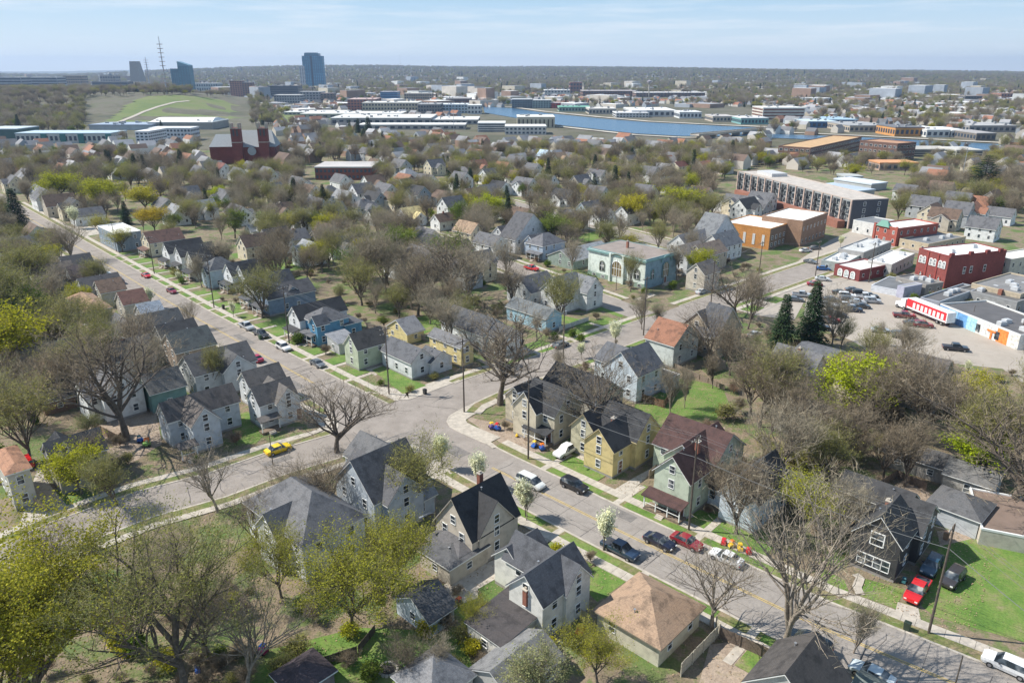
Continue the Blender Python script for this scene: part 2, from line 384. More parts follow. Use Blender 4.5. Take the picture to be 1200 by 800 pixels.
area('lawn', M_LAWN, [(1100, 640), (1165, 625), (1230, 640), (1280, 760), (1200, 752), (1095, 722), (1080, 710)], 0.02)
area('lawn', M_LAWN, [(1003, 675), (1060, 690), (1050, 713), (1008, 698)], 0.02)
area('lawn', M_LAWN, [(965, 665), (990, 680), (995, 695), (960, 680)], 0.02, False)
area('lawn', M_LAWN, [(800, 592), (850, 605), (905, 622), (890, 650), (850, 633), (800, 608)], 0.02, False)
area('lawn', M_LAWN, [(270, 488), (290, 482), (318, 500), (300, 520), (275, 522)], 0.02)
area('lawn', M_LAWN, [(300, 765), (420, 735), (540, 740), (560, 800), (540, 850), (280, 850)], 0.02, False)
area('lawn', M_LAWN, [(530, 695), (552, 693), (560, 715), (545, 727), (530, 715)], 0.02)
area('lawn', M_LAWN, [(690, 665), (716, 660), (735, 680), (700, 705), (685, 690)], 0.02)
area('lawn', M_LAWN, [(60, 580), (80, 572), (98, 585), (85, 595)], 0.02)
area('lawn', M_LAWN, [(505, 350), (540, 342), (560, 352), (530, 362)], 0.02)
area('lawn', M_LAWN, [(395, 402), (410, 400), (440, 425), (425, 430), (385, 412)], 0.02)
area('lawn', M_LAWN, [(475, 375), (510, 368), (520, 382), (495, 392)], 0.02, False)
area('lawn', M_LAWN, [(300, 382), (330, 372), (352, 380), (330, 395)], 0.02, False)
area('lawn', M_LAWN, [(640, 366), (700, 378), (685, 388), (650, 372)], 0.02)
area('lawn', M_LAWN, [(668, 280), (700, 270), (715, 275), (685, 285)], 0.02, False)
area('lawn', M_LAWN, [(270, 298), (300, 292), (312, 302), (290, 308)], 0.02, False)
area('lawn', M_LAWN, [(705, 352), (740, 362), (728, 372), (700, 362)], 0.02, False)
area('lawn', M_LAWN, [(315, 310), (350, 306), (358, 315), (320, 320)], 0.02, False)
for pix in ([(228, 345), (252, 340), (262, 350), (245, 356)], [(200, 322), (220, 318), (228, 326), (212, 330)], [(160, 302), (175, 300), (182, 306), (170, 309)], [(262, 358), (280, 354), (288, 366), (270, 368)]):
    area('lawn', M_LAWN, pix, 0.02, False)
for pix in ([(425, 434), (446, 428), (468, 424), (440, 440)], [(688, 608), (722, 572), (742, 560), (770, 545), (757, 560), (742, 573), (722, 592), (705, 608)],
            [(1042, 742), (1052, 705), (1076, 712), (1080, 730), (1090, 752)], [(510, 690), (600, 645), (612, 660), (560, 690), (560, 700), (530, 712)],
            [(640, 560), (655, 545), (705, 520), (720, 524), (680, 545), (652, 566)], [(15, 640), (45, 545), (60, 570), (85, 600), (60, 612), (40, 640)],
            [(735, 425), (770, 418), (775, 432), (745, 440)], [(700, 405), (735, 395), (742, 400), (712, 412)], [(600, 345), (640, 330), (650, 336), (625, 350)],
            [(805, 405), (830, 395), (850, 400), (825, 412)], [(1140, 618), (1160, 612), (1215, 640), (1210, 648)], [(840, 230), (900, 243), (880, 262), (835, 250)], [(60, 270), (120, 262), (128, 272), (75, 282)]):
    area('driveway', M_CONC, pix, 0.035)
for pix in ([(1098, 622), (1130, 620), (1145, 640), (1105, 655)], [(832, 755), (870, 750), (905, 775), (880, 810), (815, 815)], [(540, 486), (590, 498), (640, 530), (600, 528)], [(780, 520), (800, 505), (850, 500), (845, 520)],
            [(100, 480), (180, 470), (190, 520), (150, 545), (110, 520)], [(1000, 610), (1060, 560), (1110, 590), (1080, 600)]):
    area('bare_earth', M_DIRT, pix, 0.014, False)
# winding front path of the black house, path of the maroon house
for pts, w in (([(1002, 673), (1008, 678), (1004, 688), (1008, 697)], .55), ([(797, 590), (802, 600), (810, 607)], .6), ([(540, 500), (558, 508), (580, 525)], .5), ([(748, 352), (765, 345)], 1.2)):
    P = [at(a, b) for a, b in pts]; sheet('garden_path', M_CONC, [strip([(p.x, p.y) for p in P], -w, w, 0, 1)], 0.14)
# river
M_WATER, nt, b = newmat('river_water'); b.inputs['Base Color'].default_value = (.045, .11, .19, 1); b.inputs['Roughness'].default_value = 0.25
b.inputs['Specular IOR Level'].default_value = 0.25; bump(nt, b, noise(nt, 0.35, 4), 0.6, 0.3)
RIV1 = [(566, 125.5), (600, 127), (640, 133), (700, 139), (760, 144), (850, 148.5), (935, 152), (900, 157), (868, 160), (800, 160), (745, 157), (700, 152), (655, 147), (600, 138), (568, 132.5)]
RIV2 = [(890, 157), (1000, 161), (1200, 171), (1260, 175), (1260, 184), (1200, 180), (1080, 172.5), (1000, 166), (900, 162)]
for r in (RIV1, RIV2): area('river', M_WATER, r, 0.4)
M_STONE = plain('stone_bank', (.45, .41, .35), 0.95, 0, 0.3, 0.05)
for ln, w in (([(566, 124.5), (600, 126), (640, 131.5), (700, 137.5), (760, 143), (850, 147.5), (935, 151)], 5.0), ([(655, 149), (700, 154), (745, 159), (800, 162), (868, 162)], 4), ([(900, 155), (1000, 159.5), (1200, 169.5), (1260, 173.5)], 4)):
    P = [at(a, b) for a, b in ln]; sheet('river_bank', M_STONE, [strip([(p.x, p.y) for p in P], -w, w, 0, 40)], 0.8)
# park on the hill
M_PARKG = ground_mat('hill_grass', [(0.35, (.10, .145, .035)), (0.5, (.135, .17, .045)), (0.65, (.17, .165, .075))], 0.02)
def drape(name, mat, pix, dz):
    P = []
    for a, b in pix: p = atg(a, b); P.append((p.x, p.y))
    xs = [p[0] for p in P]; ys = [p[1] for p in P]; m = MB(); st = 7.0
    y = min(ys)
    while y < max(ys):
        x = min(xs)
        while x < max(xs):
            if pip(x+st/2, y+st/2, P): m.face([(x+u, y+v, gz(x+u, y+v)+dz) for u, v in ((0, 0), (st, 0), (st, st), (0, st))])
            x += st
        y += st
    NOTREE.append(P); return tag(m.build(name, mat), kind='structure')
drape('park_lawn', M_PARKG, [(118, 146), (140, 132), (150, 122), (172, 114), (215, 112), (262, 118), (290, 128), (285, 140), (250, 140), (205, 138), (160, 147)], 0.3)
drape('park_lawn', M_PARKG, [(300, 140), (330, 134), (370, 136), (420, 141), (370, 144), (310, 143)], 0.3)
pp = []
for a, b in ((130, 147), (150, 140), (168, 132), (185, 126), (205, 121), (222, 119)):
    p = atg(a, b); pp.append((p.x, p.y))
r = strip(pp, -2.5, 2.5, 0, 8); m = MB()
for (a, b), (c, d) in zip(r, r[1:]): m.face([(v.x, v.y, gz(v.x, v.y)+0.7) for v in (b, a, c, d)])
tag(m.build('hill_path', M_CONC), kind='structure')

# front paths and little lawns along the upper main street, far side and near side
ux = Vector((mainU[1][0]-mainU[0][0], mainU[1][1]-mainU[0][1]))
fp, fl = MB(), MB()
for line, sg, s0, s1, st in ((mainU, -1, 26, 185, 8.5), (mainU, 1, 24, 120, 11), (crossR, -1, 34, 120, 12), (crossR, 1, 30, 75, 12), (mainL, -1, 24, 100, 14), (mainL, 1, 24, 66, 15)):
    s = s0; w = HW[id(line)]
    while s < s1:
        p = sub(line, s, s+.5); d = (p[1]-p[0]).normalized(); n = Vector((-d.y, d.x))*sg; o = p[0]
        def R_ct(mb, a0, a1, o0, o1, z):
            pts = [o+d*a0+n*o0, o+d*a1+n*o0, o+d*a1+n*o1, o+d*a0+n*o1]
            if sg < 0: pts = pts[::-1]
            mb.face([(v.x, v.y, z) for v in pts])
        R_ct(fp, 0, 1.1, w+3.4, w+7.5, .06); R_ct(fl, 1.3, st*.62, w+3.5, w+7.2, .085); R_ct(fp, 0, 1.1, w+.3, w+1.95, .122)
        R_ct(fl, 1.6, st*.8, w+.5, w+1.85, .118)
        s += st*random.uniform(.9, 1.1)
tag(fp.build('front_path', M_CONC), kind='structure'); tag(fl.build('front_lawn', M_LAWN), kind='structure')

# tar seams, patches and manholes on the streets
M_TAR = plain('tar_seal', (.10, .09, .085), .8, 0, .3); tar = MB(); rt_ = random.Random(5)
for line, w, n in ((mainU, 4.3, 46), (crossR, 4.3, 26), (crossL, 3.8, 14), (mainL, 4.6, 26), (streetC, 3.6, 12)):
    tot = sum((Vector(q)-Vector(p)).length for p, q in zip(line, line[1:])); tot = min(tot, 210)
    for _ in range(n):
        s = rt_.uniform(8, tot-12); P = sub(line, s, s+rt_.uniform(.6, 7)); d = (P[-1]-P[0]).normalized(); nn = Vector((-d.y, d.x)); o = rt_.uniform(-w, w)
        pts = [P[0]+nn*o]
        if rt_.random() < .5:
            for i in range(5): pts.append(pts[-1]+d*rt_.uniform(.6, 1.4)+nn*rt_.uniform(-.25, .25))
        else:
            pts = [P[0]-nn*w*.95]; k = int(w*1.9/1.0)
            for i in range(k): pts.append(pts[-1]+nn*1.0+d*rt_.uniform(-.25, .25))
        for p, q in zip(pts, pts[1:]):
            u = (q-p).normalized(); v = Vector((-u.y, u.x))*rt_.uniform(.03, .06); tar.face([(x.x, x.y, .0815) for x in (p-v, q-v, q+v, p+v)])
tag(tar.build('tar_seams', M_TAR), kind='stuff')
M_PATCH = ground_mat('fresh_asphalt_patch', [(0.3, (.15, .14, .13)), (0.7, (.21, .19, .175))], 0.8)
for line, s, o, l, w in ((mainU, 30, 2.2, 5, 2), (mainU, 62, -2.5, 9, 1.6), (mainU, 96, 1.5, 4, 2.4), (crossR, 30, 1.5, 6, 1.8), (crossR, 55, -2, 4, 2), (crossL, 22, -1.5, 5, 1.5), (mainL, 40, 2.8, 4, 1.8), (mainL, 8, -1.8, 4, 2.5)):
    P = sub(line, s, s+l); d = (P[-1]-P[0]).normalized(); n = Vector((-d.y, d.x)); p = P[0]+n*o
    m = MB(); m.face([(x.x, x.y, .0835) for x in (p, p+d*l, p+d*l+n*w, p+n*w)]); tag(m.build('asphalt_patch', M_PATCH), kind='structure')

# ------------------------------------------------------------------ house builder
def unit_window():
    f = MB(); t = .085      # frame of a 1 x 1 window in the local x-z plane, y outwards = -y
    f.box(-.5-t, -.06, -.5-t*.7, -.5, 0.02, .5+t); f.box(.5, -.06, -.5-t*.7, .5+t, 0.02, .5+t)
    f.box(-.5, -.06, .5, .5, 0.02, .5+t); f.box(-.5, -.10, -.5-t*.7, .5, 0.02, -.5); f.box(-.5, -.05, -.03, .5, 0.02, .03)
    p = MB(); p.box(-.5, -.025, -.5, .5, 0.01, .5)
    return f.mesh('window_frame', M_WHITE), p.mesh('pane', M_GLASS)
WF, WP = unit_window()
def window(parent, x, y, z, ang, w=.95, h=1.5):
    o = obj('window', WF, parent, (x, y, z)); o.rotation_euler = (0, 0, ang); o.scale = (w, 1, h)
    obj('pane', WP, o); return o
DOORM = MB(); DOORM.box(-.5, -.05, 0, .5, .02, 2.1); DOORM.mi = 1
DOORM.box(-.62, -.07, 0, -.5, .02, 2.22); DOORM.box(.5, -.07, 0, .62, .02, 2.22); DOORM.box(-.5, -.07, 2.1, .5, .02, 2.22)
DOORME = DOORM.mesh('door', [plain('painted_door', (.16, .07, .05), .5), M_WHITE])
CHM = MB(); CHM.box(-.35, -.3, 0, .35, .3, 2.1); CHC = MB(); CHC.box(-.42, -.37, 2.1, .42, .37, 2.22); CHC.box(-.18, -.15, 2.22, .18, .15, 2.45)
CHME, CHCE = CHM.mesh('chimney', M_BRICKR), CHC.mesh('chimney_cap', M_CONC)
VENTM = MB(); VENTM.tube([(0, 0, 0), (0, 0, .55)], .07, 6); VENTM.box(-.12, -.12, .5, .12, .12, .56); VENTME = VENTM.mesh('vent_pipe', M_METAL)
FOOT = []      # footprints, for keeping trees out of houses
def inblk(b, x, y): return b['x0']-.05 < x < b['x1']+.05 and b['y0']-.05 < y < b['y1']+.05
def roofz(b, x, y):
    w2, l2 = (b['x1']-b['x0'])/2, (b['y1']-b['y0'])/2; cx, cy = (b['x1']+b['x0'])/2, (b['y1']+b['y0'])/2
    if b['ax'] == 'B': return b['z']+b['rise']*(1-abs(y-cy)/l2)
    if b['ax'] == 'A': return b['z']+b['rise']*(1-abs(x-cx)/w2)
    return b['z']
def add_block(b, wallm, roofm, fasm, glm, detail):
    x0, y0, x1, y1, z, ax, ri = b['x0'], b['y0'], b['x1'], b['y1'], b['z'], b['ax'], b['rise']
    cx, cy = (x0+x1)/2, (y0+y1)/2; e, g = b.get('eave', .35), b.get('rake', .28); z0 = b.get('z0', 0)
    wallm.box(x0, y0, z0+(.45 if z0 == 0 and z > 3.4 and detail else 0), x1, y1, z)
    if z0 == 0 and z > 3.4 and detail: glm.box(x0+.03, y0+.03, 0, x1-.03, y1-.03, .45)
    T = .10
    if ax in 'AB':
        sl = ri/((x1-x0)/2 if ax == 'A' else (y1-y0)/2)
        if ax == 'B':
            wallm.face([(x0, y1, z), (x0, y0, z), (x0, cy, z+ri)]); wallm.face([(x1, y0, z), (x1, y1, z), (x1, cy, z+ri)])
            for s in (0, 1):
                ye = y0-e if s == 0 else y1+e; ze = z-e*sl+.06; zr = z+ri+.06
                pts = [(x0-g, ye, ze), (x1+g, ye, ze), (x1+g, cy, zr), (x0-g, cy, zr)]
                if s: pts = pts[::-1]
                roofm.poly([(a, c, d+T) for a, c, d in pts], T); fasm.poly([(cx+(a-cx)*.997, c, d) for a, c, d in pts], .16)
        else:
            wallm.face([(x0, y0, z), (x1, y0, z), (cx, y0, z+ri)]); wallm.face([(x1, y1, z), (x0, y1, z), (cx, y1, z+ri)])
            for s in (0, 1):
                xe = x0-e if s == 0 else x1+e; ze = z-e*sl+.06; zr = z+ri+.06
                pts = [(xe, y0-g, ze), (cx, y0-g, zr), (cx, y1+g, zr), (xe, y1+g, ze)]
                if s: pts = pts[::-1]
                roofm.poly([(a, c, d+T) for a, c, d in pts], T); fasm.poly([(a, cy+(c-cy)*.997, d) for a, c, d in pts], .16)
    elif ax == 'H':
        a0, b0, a1, b1 = x0-e, y0-e, x1+e, y1+e; w, l = a1-a0, b1-b0; ins = min(w, l)/2*b.get('hipf', 1.0)
        if w >= l: r0, r1 = (a0+ins, cy, z+ri), (a1-ins, cy, z+ri)
        else: r0, r1 = (cx, b0+ins, z+ri), (cx, b1-ins, z+ri)
        A, B, C, D = (a0, b0, z), (a1, b0, z), (a1, b1, z), (a0, b1, z)
        if w >= l: fs = [(A, B, r1, r0), (B, C, r1), (C, D, r0, r1), (D, A, r0)]
        else: fs = [(A, B, r0), (B, C, r1, r0), (C, D, r1), (D, A, r0, r1)]
        for f in fs: roofm.face([(p[0], p[1], p[2]+.06) for p in f])
        roofm.face([(p[0], p[1], p[2]+.06) for p in (D, C, B, A)]); fasm.box(a0+.01, b0+.01, z-.12, a1-.01, b1-.01, z+.055)
    elif ax == 'F':
        p = b.get('par', .35); t = .22
        roofm.box(x0+t, y0+t, z, x1-t, y1-t, z+.03)
        fasm.box(x0-.04, y0-.04, z-.05, x1+.04, y0+t, z+p); fasm.box(x0-.04, y1-t, z-.05, x1+.04, y1+.04, z+p)
        fasm.box(x0-.04, y0+t, z-.05, x0+t, y1-t, z+p); fasm.box(x1-t, y0+t, z-.05, x1+.04, y1-t, z+p)
    elif ax in 'nsew':      # lean-to, high side named: n = +y, s = -y, e = +x, w = -x
        hz = {'n': (0, 0, 1, 1), 's': (1, 1, 0, 0), 'e': (0, 1, 1, 0), 'w': (1, 0, 0, 1)}[ax]
        P = [(x0-e, y0-e), (x1+e, y0-e), (x1+e, y1+e), (x0-e, y1+e)]
        pts = [(q[0], q[1], z+.08+h*ri) for q, h in zip(P, hz)]
        roofm.poly([(a, c, d+.08) for a, c, d in pts], .08); fasm.poly([(cx+(a-cx)*.998, cy+(c-cy)*.998, d) for a, c, d in pts], .12)
        Q = [(x0, y0), (x1, y0), (x1, y1), (x0, y1)]
        wallm.hexa([(a, c, z-.01) for a, c in Q], [(a, c, z+.02+h*ri*.96) for (a, c), h in zip(Q, hz)])
def put_windows(root, blocks, b, detail, wins, wallmode):
    x0, y0, x1, y1, z = b['x0'], b['y0'], b['x1'], b['y1'], b['z']; z0 = b.get('z0', 0)
    sides = [(-math.pi/2, x0, None, 'W', y0, y1), (0, None, y0, 'S', x0, x1), (math.pi/2, x1, None, 'E', y0, y1), (math.pi, None, y1, 'N', x0, x1)]
    for ang, fx, fy, nm, a, c in sides:
        if nm in b.get('nowin', ''): continue
        L = c-a
        if L < 2.2: continue
        n = max(1, int((L-.6)/b.get('pitch', 3.1))); nf = 1 if z-z0 < 4.3 else (2 if z-z0 < 7.4 else int((z-z0)/3.2))
        rows = [(z0+ (1.75 if nf == 1 else 1.8)+k*(z-z0-.2)/nf, n, b.get('wh', 1.3)) for k in range(nf)]
        if nf == 1 and z-z0 < 2.9: rows = [(z0+1.45, n, .9)]
        gab = (b['ax'] == 'B' and nm in 'WE') or (b['ax'] == 'A' and nm in 'SN')
        if gab and b['rise'] > 2.0: rows.append((z+b['rise']*.30, 1, 1.15))
        for zc, k, h in rows:
            for i in range(k):
                if k > 1 and random.random() < b.get('skip', .12): continue
                u = a+L*(i+.5)/k+(random.uniform(-.15, .15) if k > 1 else 0)
                x, y = (fx, u) if fx is not None else (u, fy)
                if x == x0: ox, oy = -.3, 0
                ox, oy = {'W': (-.3, 0), 'E': (.3, 0), 'S': (0, -.3), 'N': (0, .3)}[nm]
                if any(o is not b and inblk(o, x+ox, y+oy) and zc+h*.3 < roofz(o, x+ox, y+oy)+.3 and zc > o.get('z0', 0) for o in blocks): continue
                if zc+h/2+.1 > z and not gab: continue
                if detail: window(root, x, y, zc, ang, b.get('ww', .85), h)
                else:
                    ww = b.get('ww', .85)/2+.06; hh = h/2+.06; mi = 0
                    for e_, t_, k_ in ((0, .03, 1), (.09, .05, 0)):
                        wins.mi = k_
                        if nm in 'SN': wins.box(x-ww+e_, y-t_, zc-hh+e_, x+ww-e_, y+t_, zc+hh-e_)
                        else: wins.box(x-t_, y-ww+e_, zc-hh+e_, x+t_, y+ww-e_, zc+hh-e_)
def house(label, blocks, wall, roof, rot=None, cat='house', name='house', wallf=siding, trim=None, detail=True, chim=None, doors=(), group=None, ht=None, porches=(), windows=True, root=None, vents=1, yb=0.0):
    """blocks: dict(N=(px,py) near eave corner, A=metres or pixel, B=metres or pixel, z=eave height, ax, rise) or dict(at=(dx,dy)) in local metres"""
    rot = AU if rot is None else rot
    ex, ey = Vector((math.cos(rot), math.sin(rot))), Vector((-math.sin(rot), math.cos(rot)))
    org = None; bl = []
    for b in blocks:
        b = dict(b); z = b['z']
        if 'base' in b:      # base row of the near corner gives the height
            lo, hi = 0, 60
            for _ in range(40):
                mm = (lo+hi)/2; p = at(b['N'][0], b['N'][1], mm)
                if proj(p.x, p.y, 0)[1] < b['base']: lo = mm
                else: hi = mm
            b['z'] = z = lo
        if 'N' in b:
            n = at(b['N'][0], b['N'][1], z); n = Vector((n.x, n.y))
            if org is None: org = n.copy()
            def ln(v, e):
                if isinstance(v, (int, float)): return v
                p = at(v[0], v[1], z); return max(1.5, (Vector((p.x, p.y))-n).dot(e))
            la, lb = ln(b['A'], ey), ln(b['B'], ex); d = n-org; u, v = d.dot(ex), d.dot(ey)
            b.update(x0=u, y0=v, x1=u+lb, y1=v+la)
        else: b.update(x0=b['at'][0], y0=b['at'][1], x1=b['at'][2], y1=b['at'][3])
        b.setdefault('ax', 'B'); hw = ((b['x1']-b['x0']) if b['ax'] == 'A' else (b['y1']-b['y0']))/2
        if b['ax'] == 'H': hw = min(b['x1']-b['x0'], b['y1']-b['y0'])/2
        b.setdefault('rise', hw*b.get('slope', .85 if b['ax'] != 'H' else .6)); bl.append(b)
    if root is None: root = thing(name, label, cat, (org.x, org.y, yb), rot, group)
    root['_r'] = 1; del root['_r']
    jit = 0
    for i, b in enumerate(bl):      # faces of neighbouring blocks never share a plane
        j = .004*i; b['x0'] += j; b['y0'] += j*1.3; b['x1'] -= j; b['y1'] -= j*.7; b['z'] += j; b['rise'] += j*.5
    wallm, glm, wins = MB(), MB(), MB(); fas = MB()
    for b in bl:
        rm = MB(); add_block(b, wallm, rm, fas, glm, detail)
        rmat = membrane(b.get('roof', roof)) if b['ax'] == 'F' else shingle(b.get('roof', roof))
        ro = rm.build('roof', rmat, root)
        if detail and vents and b['ax'] in 'ABH' and (b['x1']-b['x0']) > 5 and (b['y1']-b['y0']) > 5:
            for _ in range(vents):
                vx = random.uniform(b['x0']+1, b['x1']-1); vy = random.uniform(b['y0']+1, b['y1']-1)
                zz = roofz(b, vx, vy) if b['ax'] in 'AB' else b['z']+b['rise']*.4
                obj('vent_pipe', VENTME, ro, (vx, vy, zz))
    wo = wallm.build('wall', wallf(wall), root)
    if glm.v: glm.build('foundation', plain('foundation_block', (.30, .28, .26), .9), root)
    fas.build('fascia', plain('fascia_paint', trim or (.74, .74, .72), .6, 0, .06) if True else None, root)
    if windows:
        for b in bl:
            if b.get('win', True): put_windows(root, bl, b, detail, wins, 0)
    if wins.v: tag(wins.build('windows', [M_GLASS, M_WHITE], root), kind='stuff')
    for c in (chim or ()):
        o = obj('chimney', CHME, root, c); obj('chimney_cap', CHCE, o)
    for x, y, a in doors: obj('door', DOORME, root, (x, y, .45), a)
    for x0, y0, x1, y1, zt, side in porches:
        d = MB(); d.box(x0, y0, 0, x1, y1, .45); d.build('porch_floor', M_WOOD, root)
        pm = MB(); hi = .5; P = {'W': [(x0-.3, zt), (x1, zt+hi)], 'S': [(y0-.3, zt), (y1, zt+hi)]}[side]
        if side == 'W': pm.poly([(x0-.3, y0-.3, zt), (x1-.02, y0-.3, zt+hi), (x1-.02, y1+.3, zt+hi), (x0-.3, y1+.3, zt)], .12)
        else: pm.poly([(x0-.3, y0-.3, zt), (x1+.3, y0-.3, zt), (x1+.3, y1-.02, zt+hi), (x0-.3, y1-.02, zt+hi)], .12)
        pm.build('porch_roof', shingle(roof), root)
        pts = []
        if side == 'W': k = max(2, int((y1-y0)/2)+1); pts = [(x0+.1, y0+.1+(y1-y0-.2)*i/(k-1)) for i in range(k)]
        else: k = max(2, int((x1-x0)/2)+1); pts = [(x0+.1+(x1-x0-.2)*i/(k-1), y0+.1) for i in range(k)]
        for a, c in pts:
            q = MB(); q.box(a-.07, c-.07, .45, a+.07, c+.07, zt-.02); q.build('porch_post', M_WHITE, root)
        rl = MB()
        (rl.box(x0+.06, y0+.15, 1.3, x0+.12, y1-.15, 1.38) if side == 'W' else rl.box(x0+.15, y0+.06, 1.3, x1-.15, y0+.12, 1.38))
        rl.build('porch_rail', M_WHITE, root)
        st = MB(); my, mxx = (y0+y1)/2, (x0+x1)/2
        for i in range(3):
            if side == 'W': st.box(x0-.3*(i+1), my-.6, 0, x0-.3*i, my+.6, .36-.12*i)
            else: st.box(mxx-.6, y0-.3*(i+1), 0, mxx+.6, y0-.3*i, .36-.12*i)
        st.build('steps', M_CONC, root)
    xs = [min(b['x0'] for b in bl)-1, max(b['x1'] for b in bl)+1]; 
    for b in bl:
        P = []
        for u, v in ((b['x0']-.8, b['y0']-.8), (b['x1']+.8, b['y0']-.8), (b['x1']+.8, b['y1']+.8), (b['x0']-.8, b['y1']+.8)):
            w = org+ex*u+ey*v; P.append((w.x, w.y))
        FOOT.append(P)
    return root, bl
W_, C_, G_, D_, GR, N_, T_, LG = (.74, .75, .74), (.66, .59, .44), (.40, .42, .44), (.055, .056, .060), (.17, .17, .18), (.135, .09, .065), (.34, .235, .155), (.36, .37, .385)
WARM = (.50, .45, .37); BL = (.10, .27, .42); LB = (.42, .53, .62); GRN = (.40, .45, .33); YE = (.66, .55, .27); BG = (.27, .33, .38); MAR = (.17, .065, .05); RB = (.27, .125, .075)
# ------------------------------------------------------------------ houses along the lower main street, far side
def B(N, A, Bv, z, ax='B', sc=1.04, **k):
    A, Bv = [v*sc if isinstance(v, (int, float)) else v for v in (A, Bv)]
    return dict(N=N, A=A, B=Bv, z=z*(1.12 if z > 3.3 and sc > 1 else 1.0), ax=ax, **k)
house('cream corner house with black cross gabled roof behind the power pole', [
  B((650, 487), 7.5, 7, 5.2, 'A', slope=1.0), B((628, 483), 5.2, 8, 5.4, 'B', slope=1.15), B((614, 470), 4.5, 6, 4.8, 'B', slope=.9)],
  (.56, .50, .38), D_, AL, doors=[(0, 1.2, -math.pi/2)], porches=[(-2.0, .3, -.02, 5.4, 2.7, 'W')])
house('long low black roofed house with white eaves behind the cream corner house', [B((697, 472), 13, 8, 3.6, 'A', slope=.75)], (.45, .42, .36), D_, AU, trim=(.6, .6, .6))
house('tall narrow black gabled house between the cream house and yellow house', [B((698, 508), 5.0, 9, 4.6, 'B', slope=1.1)], (.50, .46, .32), D_, AL, trim=(.45, .36, .22))
house('yellow house with black gabled roof and wooden front porch', [
  B((719, 528), 5.6, 8, 4.6, 'B', slope=1.0), B((746, 516), 7.5, 6.4, 4.9, 'A', slope=1.05)],
  (.62, .50, .24), D_, AL, trim=(.6, .5, .3), chim=[(4.2, 3.2, 6.2)], doors=[(2, 0, 0)])
house('pale green gabled house under a large maroon roof', [
  B((808, 565), 5.6, 6, 5.6, 'B', slope=1.05), B((838, 545), 10.5, 9, 4.6, 'A', slope=.75), B((820, 548), 6, 10, 4.8, 'B', slope=.9)],
  (.50, .56, .44), (.105, .052, .046), AL, chim=[(5.2, 2, 8.0)], doors=[(0, 1, -math.pi/2)], porches=[(-2, 0, -.02, 6.2, 2.6, 'W')])
house('pale blue gabled house with dark roof beside the maroon roofed house', [B((888, 590), 5.4, 10, 4.6, 'B', slope=1.15), B((878, 588), 7.6, 5, 3.0, 'A', slope=.5)], (.56, .63, .70), D_, AL)
_bh, _bb = house('black two storey house with white framed windows and brick chimney', [
  B((1056, 640), 5.4, 6.5, 5.0, 'B', slope=1.1, nowin='W'), B((1080, 626), 5.5, 7.0, 4.4, 'A', slope=.75), B((1030, 628), 3.2, 7, 3.2, 'B', slope=.8, nowin='W'), B((1062, 600), 9.0, 5, 3.6, 'A', slope=.7)],
  (.045, .045, .048), (.065, .065, .068), AL, trim=(.72, .72, .70), chim=[(5.2, 3.6, 6.2)])
_y = _bb[0]['y1']
for k in range(4): window(_bh, 0, _y*.5-1.5+k*1.0, 1.85, -math.pi/2, .9, 1.5)
window(_bh, 0, _y*.5, 5.3, -math.pi/2, 1.5, 1.7)
b3 = _bb[2]; obj('door', DOORME, _bh, (b3['x0']-.02, b3['y0']+b3['y1'] and (b3['y0']*.4+b3['y1']*.6), .5), -math.pi/2)
_s = MB()
for i in range(4): _s.box(b3['x0']-.06-.35*(i+1), b3['y0']*.4+b3['y1']*.6-.9, 0, b3['x0']-.06-.35*i, b3['y0']*.4+b3['y1']*.6+.9, .48-.12*i)
_s.build('steps', M_CONC, _bh)
house('grey hipped roof double garage beside the black house', [B((1148, 611), (1084, 592), 6.2, 2.9, 'H', slope=.55, win=False)], (.50, .52, .54), (.15, .15, .155), AU, name='garage', cat='garage')
house('long brown gravel roofed building cut by the right edge', [B((1150, 620), 11, 26, 2.4, 'F', par=.25)], (.55, .50, .42), (.20, .145, .115), R_(-23), name='outbuilding', cat='building')
# ---- lower main street, near side
house('beige house with steep black cross gabled roof', [
  B((553, 632), (516, 604), (611, 602), 4.2, 'B', slope=1.3), B((562, 628), 4.2, (604, 606), 4.3, 'A', slope=1.2), B((538, 652), (482, 640), 5.5, 2.9, 'H', slope=.45, roof=(.15, .145, .15))],
  (.54, .48, .40), (.045, .045, .048), AL, trim=(.5, .45, .38), chim=[(7.0, 5.6, 7.2)])
house('flat grey roofed garage wing behind the beige house', [B((527, 666), (463, 660), 6.5, 2.7, 'H', slope=.25)], (.50, .45, .37), (.13, .13, .135), AL, name='garage', cat='garage')
house('white house with slate grey cross gabled roof and tall chimney', [
  B((664, 694), 9.5, (690, 672), 4.8, 'A', slope=1.15), B((636, 708), 5.0, 8, 5.0, 'B', slope=1.0), B((612, 668), 4.6, 5, 4.0, 'B', slope=.9)],
  (.70, .69, .64), (.115, .12, .135), AL, trim=(.75, .75, .73), chim=[(-3.6, 3.0, 4.2)])
house('low brown flat roofed rear wing of the white slate roofed house', [B((588, 757), (552, 726), 9.0, 2.7, 'e', rise=.9, eave=.3, roof=(.085, .075, .075))], (.68, .67, .63), (.085, .075, .075), AL, name='rear_wing', cat='extension', vents=0)
house('tan hipped roof bungalow with metal chimney by the street', [B((773, 757), (701, 714), (822, 711), 2.9, 'H', slope=.62, eave=.5)], (.58, .54, .42), (.33, .225, .15), AL, vents=3, trim=(.30, .24, .18))
house('weathered grey gabled garage at the bottom centre', [B((600, 818), (558, 779), 7.5, 2.5, 'B', slope=.55)], (.45, .44, .42), (.25, .25, .25), AL, name='garage', cat='garage', trim=(.6, .6, .6))
house('small white shed with weathered black roof behind the garden', [B((503, 728), (447, 710), (528, 706), 2.4, 'B', slope=.6)], (.55, .62, .68), (.12, .12, .125), AL, name='shed', cat='shed', vents=0)
